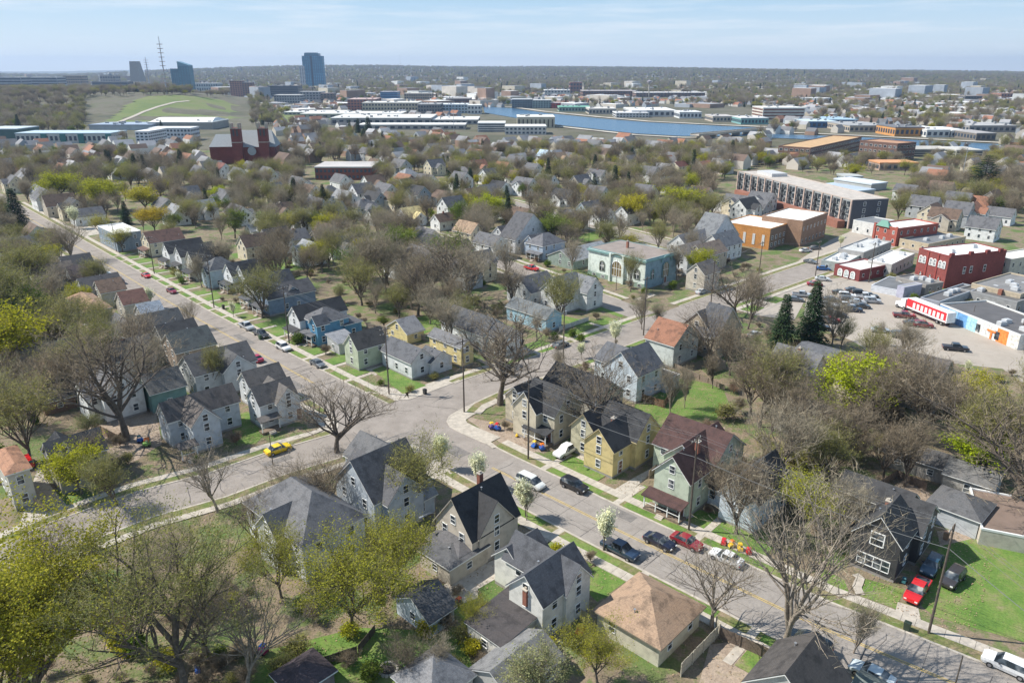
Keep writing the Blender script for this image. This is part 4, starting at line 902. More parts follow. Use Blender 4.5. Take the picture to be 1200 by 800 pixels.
# ------------------------------------------------------------------ far buildings: seen face x0..x1, top and foot rows, depth behind
PROT = [(540, 880, 124, 160), (905, 1075, 160, 177), (1119, 1150, 174, 180), (860, 1035, 196, 236), (105, 290, 112, 150), (240, 322, 146, 182), (365, 440, 190, 205)]
def city(label, x0, x1, yt, yb, depth, wall, roof, rows=4, cols=8, name='building', cat='building', ang=0.0, z0=None, win=(.05, .07, .10), band=False, top=None):
    zt = 0
    a, b = at(x0, yb), at(x1, yb); 
    if z0: s = at((x0+x1)/2, yb, z0); a, b = at(x0, yb, z0), at(x1, yb, z0)
    PROT.append((x0-1, x1+1, yt, yb-.3*(yb-yt)))
    w = b.x-a.x; h = height((x0+x1)/2, yb, yt, z0 or 0)
    rt = thing(name, label, cat, (a.x, a.y, z0 or 0), R_(ang)); m = MB(); m.box(0, 0, -8 if not z0 else -z0, w, depth, h); m.build('wall', plain('far_wall', wall, .8, 0, .12, .15), rt)
    r = MB(); r.box(-.3, -.3, h, w+.3, depth+.3, h+.8); r.build('roof', plain('far_roof', roof, .8, 0, .15, .05), rt)
    if depth >= 40 and w > 20:
        uu = MB(); ru = random.Random(int(x0*7+yb))
        for _ in range(int(w/9)+2):
            a_, b_, s_ = ru.uniform(2, w-5), ru.uniform(3, depth-6), ru.uniform(1.2, 3.2); uu.box(a_, b_, h+.8, a_+s_, b_+s_*.8, h+.8+ru.uniform(.8, 2.2))
        tag(uu.build('roof_units', plain('roof_unit', (.33, .33, .33), .7, 0, .3, .1), rt), kind='stuff')
    if rows and cols:
        wn_ = MB()
        for i in range(rows):
            zz = h*(i+.28)/rows; zh = h*.48/rows
            if band: wn_.box(w*.02, -.25, zz, w*.98, 0, zz+zh); wn_.box(-.25, depth*.03, zz, 0, depth*.97, zz+zh); wn_.box(w, depth*.03, zz, w+.25, depth*.97, zz+zh)
            else:
                for k in range(cols):
                    xx = w*(k+.22)/cols; wn_.box(xx, -.25, zz, xx+w*.56/cols, 0, zz+zh)
                k2 = max(1, int(cols*depth/max(w, 1)))
                for k in range(k2):
                    yy = depth*(k+.22)/k2; wn_.box(-.25, yy, zz, 0, yy+depth*.56/k2, zz+zh); wn_.box(w, yy, zz, w+.25, yy+depth*.56/k2, zz+zh)
        tag(wn_.build('windows', plain('far_window', win, .25, 0, .3, .05), rt), kind='stuff')
    c = [(-4, -4), (w+4, -4), (w+4, depth+4), (-4, depth+4)]; ca, sa = math.cos(R_(ang)), math.sin(R_(ang))
    NOTREE.append([(a.x+u*ca-v*sa, a.y+u*sa+v*ca) for u, v in c]); return rt, w, h
GB, WH, TN, BR = (.05, .15, .26), (.62, .62, .60), (.42, .36, .27), (.24, .10, .07)
rt, w, h = city('tall blue glass skyscraper with stepped crown', 357, 380, 66, 105, 30, GB, GB, 22, 10, 'skyscraper', 'tower', win=(.12, .36, .52))
m = MB(); m.box(w*.12, 2, h, w*.85, 26, h+8); m.box(w*.15, 3, h+8, w*.75, 24, h+10); m.build('crown', plain('glass_crown', (.06, .17, .26), .3), rt)
m = MB(); m.box(w*.42, -.6, 0, w*.50, -.3, h); m.build('centre_fin', plain('dark_glass', (.02, .06, .10), .3), rt)
city('slim pale tower left of the blue glass skyscraper', 353, 358, 78, 106, 14, (.5, .5, .52), WH, 18, 2, 'tower', 'tower')
rt, w, h = city('teal glass tower with slanted top right of the pair', 211, 224, 78, 100, 26, (.05, .15, .20), GB, 12, 4, 'glass_tower', 'tower', win=(.09, .24, .32), z0=21)
m = MB(); m.hexa([(0, 0, h), (w, 0, h), (w, 26, h), (0, 26, h)], [(0, 0, h+12), (w, 0, h+3), (w, 26, h+3), (0, 26, h+12)]); m.build('slanted_top', plain('glass_top', (.08, .22, .30), .3), rt)
city('teal glass tower lower left of the pair', 202, 211, 81, 100, 26, (.05, .14, .19), GB, 12, 4, 'glass_tower', 'tower', win=(.09, .22, .30), z0=21)
p = at(159, 96, 21); h = height(159, 96, 72, 21); PROT.append((150, 170, 72, 95)); rt = thing('concrete_tower', 'tapered grey concrete tower on the left skyline', 'tower', p)
w = 800/CF*12*3; m = MB(); m.hexa([(-w/2, 0, 0), (w/2, 0, 0), (w/2, 40, 0), (-w/2, 40, 0)], [(-w*.36, 4, h), (w*.25, 4, h), (w*.25, 34, h), (-w*.36, 34, h)]); m.build('wall', plain('tower_concrete', (.28, .26, .24), .8), rt)
wn_ = MB()
for i in range(14): wn_.box(-w*.34, 1.5+2.5*i/14, h*(i+.3)/14, w*.28, 3+2.5*i/14, h*(i+.6)/14)
tag(wn_.build('windows', plain('tower_window', (.10, .10, .11), .4), rt), kind='stuff')
city('brick apartment tower with two tone stripes near the skyline', 271, 285, 95, 114, 20, (.36, .17, .12), (.3, .25, .2), 8, 5, 'apartment_tower', 'tower')
city('brown brick tower right of the striped tower', 285, 297, 97, 114, 18, (.27, .15, .11), (.3, .3, .3), 8, 4, 'apartment_tower', 'tower')
city('dark office block left of the skyscraper', 314, 350, 101, 114, 40, (.10, .11, .13), (.14, .13, .13), 5, 10, band=True)
city('long grey office block below the skyscraper', 322, 352, 112, 124, 35, (.36, .37, .38), (.45, .44, .42), 4, 10)
city('grey block with rounded corner near the office', 352, 378, 108, 120, 30, (.33, .33, .35), (.4, .4, .4), 4, 7)
city('brown low block right of the skyscraper', 376, 391, 110, 121, 25, (.22, .17, .15), (.25, .2, .2), 4, 4)
city('red brick warehouse with pale roof', 408, 440, 117, 130, 60, (.38, .15, .11), (.45, .33, .3), 4, 9)
city('long beige factory with many windows', 425, 490, 121, 134, 50, (.50, .44, .33), (.6, .58, .53), 3, 18)
city('dark grey factory wing at the river', 490, 516, 123, 136, 50, (.22, .21, .20), (.3, .3, .3), 3, 8)
city('blue glass office building with white bands', 446, 466, 108, 117, 40, (.10, .25, .42), (.4, .4, .42), 4, 6, band=True, win=(.05, .12, .25))
city('long tan office building beyond the river left', 474, 506, 110, 120, 40, (.36, .29, .22), (.5, .47, .42), 3, 12)
city('dark brick mill beyond the factory', 523, 551, 116, 123, 60, (.17, .09, .07), (.35, .33, .32), 2, 9)
city('pale blue riverside building', 515, 548, 123, 133, 40, (.36, .46, .55), (.62, .64, .66), 3, 9)
city('white riverside block beside the pale blue building', 548, 564, 124, 134, 30, WH, WH, 2, 4)
for i, (x0, x1, yt, yb, dp) in enumerate(((333, 402, 132, 135, 50), (352, 470, 134, 139, 60), (388, 505, 139, 147, 75), (470, 560, 141, 146, 60), (420, 545, 147, 152, 30))):
    city(('long white roofed factory shed nearest the beige factory', 'long white roofed factory shed second from the park', 'largest white roofed factory shed above the trees', 'white roofed factory shed at the river end', 'narrow white roofed shed lowest of the factory group')[i], x0, x1, yt, yb, dp, (.36, .34, .32), (.62, .61, .58), 1, 14, 'factory', 'factory')
city('white parking deck with dark openings', 560, 592, 145, 155, 30, (.66, .65, .62), (.6, .6, .58), 4, 8, 'parking_deck', 'garage', band=True)
city('white low building right of the parking deck', 592, 640, 149, 158, 30, (.60, .58, .55), (.62, .61, .6), 2, 10)
rt, w, h = city('beige museum building with tall columns by the river', 606, 650, 138, 150, 45, (.56, .50, .38), (.62, .6, .54), 0, 0, 'museum', 'building')
for k in range(9): m = MB(); m.box(w*(k+.3)/9, -.6, 1, w*(k+.62)/9, 0, h*.82); m.build('tall_window', plain('dk', (.08, .07, .06), .5), rt)
city('dark glass riverside apartments', 600, 624, 117, 127, 30, (.12, .16, .19), (.5, .5, .5), 4, 8, 'apartments', 'apartments')
city('grey green riverside apartments', 624, 646, 118, 127, 30, (.25, .33, .33), (.5, .5, .5), 4, 7, 'apartments', 'apartments')
city('red riverside apartment wing', 645, 657, 121, 127, 25, (.45, .07, .06), (.5, .4, .4), 3, 4, 'apartments', 'apartments')
city('low green roofed market hall at the river', 655, 692, 126, 131, 40, (.3, .4, .35), (.16, .38, .28), 1, 10)
city('long white roofed warehouse by the river bend', 740, 792, 130, 137, 80, (.45, .46, .47), (.70, .70, .69), 1, 8, 'warehouse', 'warehouse')
city('white walled warehouse on the far river bank', 722, 760, 133, 138, 40, (.60, .60, .59), (.6, .6, .6), 2, 10, 'warehouse', 'warehouse')
city('low beige warehouse on the far river bank', 690, 722, 128, 134, 50, (.46, .42, .36), (.55, .52, .48), 1, 8, 'warehouse', 'warehouse')
city('small white warehouse left of the bridge head', 796, 822, 132, 139, 40, (.60, .62, .63), (.66, .66, .66), 1, 6, 'warehouse', 'warehouse')
city('tan low building right of the small white warehouse', 835, 860, 137, 143, 40, (.48, .42, .35), (.45, .42, .4), 1, 6, 'warehouse', 'warehouse')
city('teal banded shop at the bridge head', 868, 900, 139, 146, 40, (.18, .36, .36), (.6, .6, .6), 1, 8)
city('brick mill complex with long wings beyond the river', 683, 745, 107, 113, 80, (.20, .11, .08), (.38, .34, .33), 2, 20, 'mill', 'factory')
city('brick mill right wing with white roof', 745, 826, 109, 114, 60, (.22, .14, .11), (.62, .60, .58), 2, 20, 'mill', 'factory')
city('white shed cluster left of the mill', 638, 668, 106, 113, 50, (.60, .58, .55), (.66, .64, .62), 2, 8, 'factory', 'factory')
city('dark red church like gable mass beyond the river', 668, 682, 97, 110, 40, (.25, .12, .10), (.25, .13, .1), 3, 4)
city('white five storey office building with brown window bands', 893, 942, 127, 141, 45, (.62, .58, .52), (.66, .65, .62), 4, 12, 'office_building', 'offices', band=True, win=(.18, .09, .07))
city('blue walled warehouse below the office building', 945, 980, 143, 150, 40, (.06, .15, .30), (.5, .6, .66), 1, 6, 'warehouse', 'warehouse')
city('blue roofed warehouse right of the blue walled one', 968, 1005, 141, 146, 60, (.12, .18, .28), (.32, .45, .55), 1, 6, 'warehouse', 'warehouse')
city('tan warehouse with pale roof at the right river bank', 995, 1040, 148, 155, 60, (.45, .38, .30), (.33, .33, .33), 1, 8, 'warehouse', 'warehouse')
city('dark roofed warehouse with orange wall on the right bank', 1048, 1082, 150, 160, 40, (.55, .27, .09), (.15, .15, .16), 1, 6, 'warehouse', 'warehouse')
city('white domed warehouse on the right bank', 1085, 1112, 153, 161, 50, (.62, .62, .60), (.74, .74, .73), 1, 4, 'warehouse', 'warehouse')
city('white twin roofed warehouse right of the domed one', 1114, 1136, 154, 161, 50, (.64, .64, .62), (.76, .76, .75), 1, 4, 'warehouse', 'warehouse')
city('grey warehouse at the right river bank end', 1135, 1190, 148, 155, 50, (.30, .29, .28), (.38, .37, .36), 1, 8, 'warehouse', 'warehouse')
city('dark warehouse with parked trucks on the right bank', 1143, 1166, 157, 165, 40, (.17, .15, .13), (.35, .33, .32), 1, 4, 'warehouse', 'warehouse')
city('small red brick factory high on the right plain', 1172, 1186, 110, 117, 40, (.38, .18, .11), (.3, .2, .18), 2, 4, 'factory', 'factory')
city('dark low factory high on the right plain', 1130, 1150, 113, 119, 50, (.14, .13, .12), (.25, .22, .2), 2, 6, 'factory', 'factory')
city('long parking structure with white bands near the light mast', 1119, 1150, 177, 187, 24, (.64, .62, .58), (.5, .48, .44), 3, 10, 'parking_deck', 'garage', band=True)
city('low parking deck left of the white banded one', 1070, 1119, 176, 184, 24, (.40, .38, .34), (.42, .4, .36), 3, 10, 'parking_deck', 'garage', band=True)
rt, bl = fitrect('brown brick factory with orange tan roof, left wing', (950, 174), (910, 172), (1010, 161), base=192, roof=(.50, .32, .16), wall=(.17, .10, .075), name='factory', cat='factory', wallf=brick, par=.5, nowin='N', pitch=3.4, ww=2.3, wh=1.5)
rt, bl = fitrect('brown brick factory with orange tan roof, right block', (1052, 169), (1008, 165), (1070, 167), base=189, roof=(.42, .23, .13), wall=(.16, .09, .07), name='factory', cat='factory', wallf=brick, par=.5, nowin='N', pitch=3.4, ww=2.3, wh=1.5)
city('low orange roofed annex in front of the brown factory', 1030, 1075, 192, 200, 16, (.4, .3, .25), (.55, .27, .13), 1, 6)
rt, w, h = city('white corrugated warehouse with pale blue roof near the apartments', 1000, 1036, 226, 233, 26, (.36, .38, .40), (.40, .47, .55), 1, 0, 'warehouse', 'warehouse', ang=28)
city('second white warehouse behind the pale blue roofed one', 1020, 1048, 217, 224, 24, (.42, .43, .44), (.55, .60, .66), 1, 0, 'warehouse', 'warehouse', ang=28)
city('low grey shed with flat roof behind the apartments', 990, 1010, 208, 214, 12, (.30, .32, .32), (.4, .42, .42), 1, 4, 'shed', 'shed')
# left side
rt, w, h = city('long white and teal school building on the left', 20, 131, 157, 168, 30, (.50, .50, .48), (.40, .50, .56), 1, 20, 'school', 'school')
for k in (.27, .47, .66, .95): m = MB(); m.box(w*k, -.9, 0, w*(k+.06), -.3, h); m.build('teal_stair_bay', plain('teal_cladding', (.03, .16, .16), .6), rt)
city('teal gymnasium end block of the long school', -20, 22, 152, 165, 34, (.06, .13, .13), (.45, .52, .56), 0, 0, 'school_gym', 'school')
city('long grey blue industrial hall below the hill path', 105, 178, 147, 153, 40, (.42, .46, .50), (.27, .33, .42), 0, 0, 'hall', 'hall')
rt, w, h = city('large hall with shallow white roof below the park', 174, 249, 144, 152, 50, (.30, .29, .27), (.74, .73, .69), 0, 0, 'hall', 'hall')
m = MB(); m.hexa([(0, 0, h), (w, 0, h), (w, 50, h), (0, 50, h)], [(w*.05, 20, h+4), (w*.95, 20, h+4), (w*.95, 30, h+4), (w*.05, 30, h+4)]); m.build('pitched_roof', plain('far_roof', (.74, .73, .69), .8, 0, .15, .05), rt)
rt, w, h = city('white five storey building with square windows on the left', 161, 176, 155, 173, 34, (.66, .67, .68), (.66, .67, .68), 5, 3, 'white_building', 'building', ang=0)
city('white long rear wing of the five storey building', 176, 225, 151, 165, 20, (.62, .64, .68), (.66, .67, .68), 3, 12, 'white_building', 'building')
city('grey hospital like block at far left', 0, 26, 91, 101, 40, (.30, .32, .36), (.5, .5, .5), 3, 8, z0=22, band=True)
city('grey long block on the left ridge', 33, 68, 91, 100, 40, (.32, .34, .37), (.5, .5, .5), 3, 9, z0=22, band=True)
city('brown classical block on the left ridge', 75, 97, 89, 98, 30, (.36, .28, .22), (.35, .3, .26), 3, 8, z0=22)
rt, w, h = city('domed courthouse like block on the left skyline', 118, 136, 89, 97, 30, (.33, .30, .28), (.25, .25, .25), 2, 6, z0=22)
m = MB(); m.tube([(w/2, 15, h), (w/2, 15, h+5), (w/2, 15, h+8), (w/2, 15, h+9.5)], [6, 5.5, 3.2, .4], 10); m.build('dome', plain('dome', (.22, .24, .26), .5), rt)
city('long low dark building on the left ridge', 108, 150, 96, 100, 30, (.15, .15, .17), (.2, .2, .2), 1, 14, z0=22, band=True)
city('pale low building right of the teal towers', 228, 256, 98, 107, 40, (.42, .46, .46), (.5, .5, .5), 2, 10)
city('brick school with flat pale roof among the trees', 370, 436, 197, 211, 26, (.22, .075, .055), (.45, .42, .4), 2, 14, 'school', 'school')
# red brick church with two towers
p = at(292, 193); rt = thing('brick_church', 'dark red brick church with twin square towers', 'church', (p.x, p.y, 0), R_(8)); BC = brick((.20, .05, .04)); SL = plain('church_slate', (.27, .29, .30), .7)
rt.scale = (KS, KS, KS); hh = height(292, 193, 145)/KS; m = MB(); m.box(-20, 4, 0, -1, 14, 9); m.box(-6, 0, 0, 14, 16, 9); m.build('wall', BC, rt)
m = MB()
for (a, b_, y0, y1, e) in ((-20, -1, 3.2, 14.8, 9),): m.hexa([(a, y0, e), (b_, y0, e), (b_, y1, e), (a, y1, e)], [(a+3, 8.8, e+6), (b_, 8.8, e+6), (b_, 9.2, e+6), (a+3, 9.2, e+6)])
m.hexa([(-6.8, -.4, 9), (14.8, -.4, 9), (14.8, 16.4, 9), (-6.8, 16.4, 9)], [(-4, 7.8, 17), (12, 7.8, 17), (12, 8.2, 17), (-4, 8.2, 17)]); m.build('roof', SL, rt)
for tx in (-4.5, 9.0):
    m = MB(); m.box(tx-2.4, -3, 0, tx+2.4, 1.8, hh-2); t_ = m.build('bell_tower', BC, rt)
    for sx in (-1, 1):
        for sy in (-1, 1): m = MB(); m.box(tx+sx*2-.5, -.6+sy*2-.5, hh-2, tx+sx*2+.5, -.6+sy*2+.5, hh+.4); m.build('pinnacle', M_CONC, t_)
    m = MB(); m.box(tx-2.6, -3.2, hh-2.4, tx+2.6, 2.0, hh-2.1); m.build('stone_band', M_CONC, t_); m = MB(); m.box(tx-2.55, -3.15, hh*.55, tx+2.55, 1.95, hh*.55+.4); m.build('stone_band', M_CONC, t_)
    for sx in (-.9, .9): m = MB(); m.box(tx+sx-.45, -3.1, hh-6, tx+sx+.45, -3.01, hh-2.8); m.build('louvre', M_DARK, t_)
m = MB(); m.tube([(2.3, -.5, 7), (2.3, -.3, 7)], 2.2, 16); m.build('rose_window', plain('rose', (.35, .38, .4), .5), rt)
NOTREE.append([(p.x-26, p.y-8), (p.x+22, p.y-8), (p.x+22, p.y+22), (p.x-26, p.y+22)])
# masts, water tower, light poles, bridge
def mast(label, px, yb, yt, r=.5, lattice=False, name='radio_mast', z0=0, top=False, cat='mast'):
    p = at(px, yb, z0); h = height(px, yb, yt, z0); rt = thing(name, label, cat, p)
    m = MB(); m.tube([(0, 0, 0), (0, 0, h)], [r, r*.35], 5); m.build('shaft', M_METAL, rt)
    if lattice:
        b = MB()
        for i in range(int(h/6)): b.box(-r*2.4, -r*2.4, i*6, r*2.4, r*2.4, i*6+.7)
        b.build('lattice', plain('mast_red', (.35, .25, .24), .6), rt)
    if top: b = MB(); b.box(-1.4, -.2, h-1, 1.4, .2, h+.2); b.build('lamp_rack', M_METAL, rt)
    return h
mast('tall lattice radio mast on the left skyline', 196, 112, 43, 1.3, True, z0=23)
mast('thinner radio mast beside the tapered concrete tower', 175, 98, 67, 2.0, True, z0=22)
mast('distant thin mast left of centre on the skyline', 470, 92, 58, 1.0)
mast('tall thin light mast among the white factory roofs', 532, 158, 108, .3, name='light_mast')
mast('tall light mast beside the right pine tree', 1128, 204, 167, .3, name='light_mast', top=True)
p = at(760, 114); h = height(760, 114, 94); rt = thing('water_tower', 'slim pale water tower beyond the river', 'water tower', p)
m = MB(); m.tube([(0, 0, 0), (0, 0, h-6)], 1.5, 8); m.build('stem', M_CONC, rt); m = MB(); m.tube([(0, 0, h-8), (0, 0, h-5), (0, 0, h-2), (0, 0, h)], [2, 5.5, 5.5, 1], 12); m.build('tank', plain('tank', (.3, .28, .3), .6), rt)
# road bridge
pa, pb = at(814, 158, 4), at(905, 150, 4); d = Vector((pb.x-pa.x, pb.y-pa.y)); L = d.length+20; rt = thing('road_bridge', 'low concrete road bridge across the river', 'bridge', (pa.x, pa.y, 0), math.atan2(d.y, d.x))
m = MB(); m.box(0, -5, 3, L, 5, 4); m.build('deck', M_CONC, rt)
for s in (-5, 4.6): m = MB(); m.box(0, s, 4, L, s+.4, 5); m.build('parapet', M_CONC, rt)
for k in range(8): m = MB(); m.box(L*(k+.5)/8-1, -4.5, -1, L*(k+.5)/8+1, 4.5, 3); m.build('pier', M_CONC, rt)
# ------------------------------------------------------------------ trees
def bark_mat(name, c):
    m, nt, b = newmat(name); b.inputs['Roughness'].default_value = .95
    nt.links.new(ramp(nt, noise(nt, 2.5, 6), [(.35, tuple(v*.6 for v in c)), (.65, tuple(v*1.3 for v in c))]), b.inputs['Base Color']); return m
def leaf_mat(name, a, c, trans=0.35):
    m = bpy.data.materials.new(name); m.use_nodes = True; nt = m.node_tree; nt.nodes.clear()
    o = nt.nodes.new('ShaderNodeOutputMaterial'); d = nt.nodes.new('ShaderNodeBsdfDiffuse'); t = nt.nodes.new('ShaderNodeBsdfTranslucent'); mx_ = nt.nodes.new('ShaderNodeMixShader')
    oi = nt.nodes.new('ShaderNodeObjectInfo'); rnd = ramp(nt, oi.outputs['Random'], [(0, a), (1, c)])
    f = noise(nt, .9, 6, rough=.75); v = ramp(nt, f, [(.34, (.5, .52, .5)), (.66, (1.5, 1.45, 1.35))])
    col = mixc(nt, 1.0, rnd, v, 'MULTIPLY')
    nt.links.new(col, d.inputs[0]); nt.links.new(col, t.inputs[0]); mx_.inputs[0].default_value = trans
    nt.links.new(d.outputs[0], mx_.inputs[1]); nt.links.new(t.outputs[0], mx_.inputs[2]); nt.links.new(mx_.outputs[0], o.inputs[0]); return m
BARK = bark_mat('bark', (.13, .105, .085)); BARKL = bark_mat('pale_bark', (.27, .225, .18))
TW_BROWN = leaf_mat('brown_twigs', (.24, .20, .15), (.32, .265, .20), .25)
TW_GREY = leaf_mat('grey_twigs', (.29, .255, .195), (.36, .315, .245), .25)
TW_OLIVE = leaf_mat('olive_twigs', (.26, .25, .125), (.31, .29, .155), .25)
L_OLIVE = leaf_mat('olive_buds', (.225, .235, .065), (.30, .285, .085)); L_YGB = leaf_mat('olive_gold_leaves', (.32, .315, .04), (.36, .33, .045)); L_YG = leaf_mat('yellow_green_leaves', (.34, .36, .03), (.43, .39, .035)); L_YGM = leaf_mat('olive_yellow_leaves', (.28, .29, .04), (.34, .32, .045))
L_BR = leaf_mat('bright_green_leaves', (.34, .44, .02), (.42, .46, .03)); L_GOLD = leaf_mat('golden_leaves', (.42, .33, .03), (.50, .38, .04))
L_BLOS = leaf_mat('white_blossom', (.68, .70, .50), (.75, .76, .60), .35); L_SPR = leaf_mat('spruce_needles', (.028, .055, .028), (.045, .075, .035), .1)
L_GRN = leaf_mat('green_leaves', (.10, .17, .03), (.16, .21, .04)); L_PALE = leaf_mat('pale_green_leaves', (.24, .27, .13), (.31, .32, .17)); L_RED = leaf_mat('red_buds', (.24, .12, .09), (.28, .15, .11), .2)
def make_tree(seed, H=12.0, spread=.42, trunk_h=.22, levels=4, upright=.35, ntw=4200, tw_w=.035, leafn=0, leaf=.16, lim=None, thick=.24, twl=(.5, 1.1), rows=5, shape=1.0):
    """returns numpy-ready lists: trunk MB, twig verts/faces, leaf verts/faces. height about H"""
    r = random.Random(seed); T = MB(); tips = []
    def grow(p, d, L, rad, lev):
        n = 4 if lev < 2 else 3; pts = [p]; dd = d.copy()
        for i in range(n):
            dd = (dd+Vector((r.uniform(-.22, .22), r.uniform(-.22, .22), r.uniform(-.04, .20) if lev else 0))*(.5+.2*lev)).normalized(); pts.append(pts[-1]+dd*L/n)
        rr = [rad*(1-.52*i/n) for i in range(n+1)]
        if lev <= 3: T.tube(pts, rr, 7 if lev == 0 else (5 if lev == 1 else (4 if lev == 2 else 3)), cap=False)
        if lev == levels: tips.append((pts, L)); return
        k = [6, 6, 5, 4, 4][lev] if lim is None else lim[lev]
        for i in range(k):
            t = .30+.70*(i+r.random()*.8)/k if lev else .62+.38*(i+.5)/k; t = min(t, .999); a = t*n; j = int(a); q = pts[j].lerp(pts[j+1], a-j)
            tang = (pts[min(j+1, n)]-pts[j]).normalized(); az = r.uniform(0, 6.283) if lev else 6.283*i/k*1.0+r.uniform(-.5, .5)
            o = tang.orthogonal().normalized(); o = Matrix.Rotation(az, 3, tang) @ o
            ang = r.uniform(.45, .95) if lev else r.uniform(.35, .95)*(1.0-upright*.6)
            nd = (tang*math.cos(ang)+o*math.sin(ang)+Vector((0, 0, upright*.55))).normalized()
            grow(q, nd, L*r.uniform(.55, .80) if lev else H*spread*r.uniform(.85, 1.2), rr[j]*r.uniform(.48, .66) if lev else rad*r.uniform(.42, .6), lev+1)
        if lev: tips.append((pts[-2:], L*.5))
        if lev == 0: grow(pts[-1], Vector((0, 0, 1)), H*spread*1.1, rr[-1], 1)
    grow(Vector((0, 0, 0)), Vector((r.uniform(-.04, .04), r.uniform(-.04, .04), 1)), H*trunk_h*1.6, thick, 0)
    zmax = max(max(q.z for q in p[0]) for p in tips); s = (H*.97)/zmax
    V, Fq = [], []
    LV, LF = [], []
    for i in range(ntw):
        pts, L = tips[r.randrange(len(tips))]; k = r.randrange(len(pts)-1); b = pts[k].lerp(pts[k+1], r.random())
        d = ((pts[-1]-pts[0]).normalized()*.7+Vector((r.gauss(0, .55), r.gauss(0, .55), r.gauss(.28, .4)))).normalized(); l = r.uniform(*twl)
        o = d.orthogonal(); o = (Matrix.Rotation(r.uniform(0, 6.28), 3, d) @ o).normalized()*tw_w; e = b+d*l
        n = len(V); V += [b-o*.5, b+o*.5, e+o*.12+o*.0, e-o*.12]; Fq.append((n, n+1, n+2, n+3))
        if r.random() < .6:
            d2 = (d+Vector((r.gauss(0, .6), r.gauss(0, .6), r.gauss(0, .5)))).normalized(); m_ = b+d*l*.5; e2 = m_+d2*l*.6; n = len(V); V += [m_-o*.35, m_+o*.35, e2]; Fq.append((n, n+1, n+2))
    for i in range(leafn):
        pts, L = tips[r.randrange(len(tips))]; k = r.randrange(len(pts)-1); b = pts[k].lerp(pts[k+1], r.random())+Vector((r.gauss(0, .34), r.gauss(0, .34), r.gauss(.06, .28)))*shape
        u = Vector((r.gauss(0, 1), r.gauss(0, 1), r.gauss(0, .6))).normalized(); w = u.orthogonal(); w = (Matrix.Rotation(r.uniform(0, 6.28), 3, u) @ w).normalized(); sz = leaf*r.uniform(.6, 1.4)
        n = len(LV); LV += [b-u*sz*.5, b+w*sz*.38, b+u*sz*.5, b-w*sz*.38]; LF.append((n, n+1, n+2, n+3))
    T.v = [(a*1, b*1, c*s) for a, b, c in T.v]; V = [(q.x, q.y, q.z*s) for q in V]; LV = [(q.x, q.y, q.z*s) for q in LV]
    rad = sorted(math.hypot(q[0], q[1]) for q in V)[int(len(V)*.93)] if V else 3
    return T, (V, Fq), (LV, LF), rad
def quick(name, vf, mat):
    me = bpy.data.meshes.new(name); me.from_pydata(vf[0], [], vf[1]); me.materials.append(mat); return me
TREES = {}
def tree_kind(kind, n, cat, name, bark, twm, lfm, **kw):
    TREES[kind] = []
    for i in range(n):
        T, tw, lf, rad = make_tree(hash_(kind)+i*17, **kw)
        parts = [('trunk', T.mesh('trunk', bark, True))]
        if tw[0]: parts.append(('crown', quick('crown', tw, twm)))
        if lf[0]: parts.append(('leaves', quick('leaves', lf, lfm)))
        TREES[kind].append((parts, rad, kw.get('H', 12.0), cat, name))
def hash_(s): return sum(ord(c)*(i+3) for i, c in enumerate(s))
tree_kind('bare', 5, 'tree', 'bare_tree', BARK, TW_BROWN, None, H=12, ntw=4200, spread=.40, thick=.24, trunk_h=.12, upright=.62, tw_w=.03)
tree_kind('bareG', 4, 'tree', 'bare_tree', BARKL, TW_GREY, None, H=12, ntw=4000, spread=.40, thick=.22, trunk_h=.12, upright=.7, tw_w=.03)
tree_kind('thin', 3, 'tree', 'bare_tree', BARKL, TW_GREY, None, H=12, ntw=2000, spread=.30, thick=.17, upright=.7)
tree_kind('open', 3, 'tree', 'bare_tree', BARKL, TW_GREY, None, H=15, ntw=2600, spread=.42, thick=.27, trunk_h=.2, upright=.5, tw_w=.025, twl=(.3, .8))
tree_kind('skel', 3, 'tree', 'bare_tree', BARK, TW_BROWN, None, H=12, ntw=3600, spread=.52, thick=.34, tw_w=.03, twl=(.4, .9), upright=.22)
tree_kind('olive', 4, 'tree', 'budding_tree', BARK, TW_OLIVE, L_OLIVE, H=12, ntw=3400, spread=.40, leafn=4800, leaf=.16, trunk_h=.12, upright=.6)
tree_kind('yg', 3, 'tree', 'leafy_tree', BARK, TW_OLIVE, L_YG, H=10, ntw=900, spread=.42, leafn=9000, leaf=.26, trunk_h=.16)
tree_kind('ygbig', 1, 'tree', 'leafy_tree', BARK, TW_OLIVE, L_YGB, H=17, ntw=3500, spread=.40, leafn=70000, leaf=.15, trunk_h=.12, thick=.4, tw_w=.03)
tree_kind('ygmid', 2, 'tree', 'budding_tree', BARK, TW_OLIVE, L_YGM, H=13, ntw=3500, spread=.40, leafn=15000, leaf=.15, trunk_h=.15, thick=.25, tw_w=.025)
tree_kind('olbig', 1, 'tree', 'budding_tree', BARK, TW_OLIVE, L_OLIVE, H=17, ntw=6500, spread=.40, leafn=9500, leaf=.13, trunk_h=.3, thick=.36, tw_w=.025)
tree_kind('bright', 2, 'tree', 'leafy_tree', BARK, TW_OLIVE, L_BR, H=10, ntw=700, spread=.42, leafn=7500, leaf=.27, trunk_h=.18)
tree_kind('gold', 1, 'tree', 'leafy_tree', BARK, TW_OLIVE, L_GOLD, H=10, ntw=700, spread=.40, leafn=8000, leaf=.26, trunk_h=.15)
tree_kind('ygsp', 2, 'tree', 'budding_tree', BARK, TW_OLIVE, L_YG, H=12, ntw=2000, spread=.42, leafn=5200, leaf=.20)
tree_kind('pale', 2, 'tree', 'budding_tree', BARKL, TW_OLIVE, L_PALE, H=9, ntw=1500, spread=.42, leafn=5200, leaf=.18)
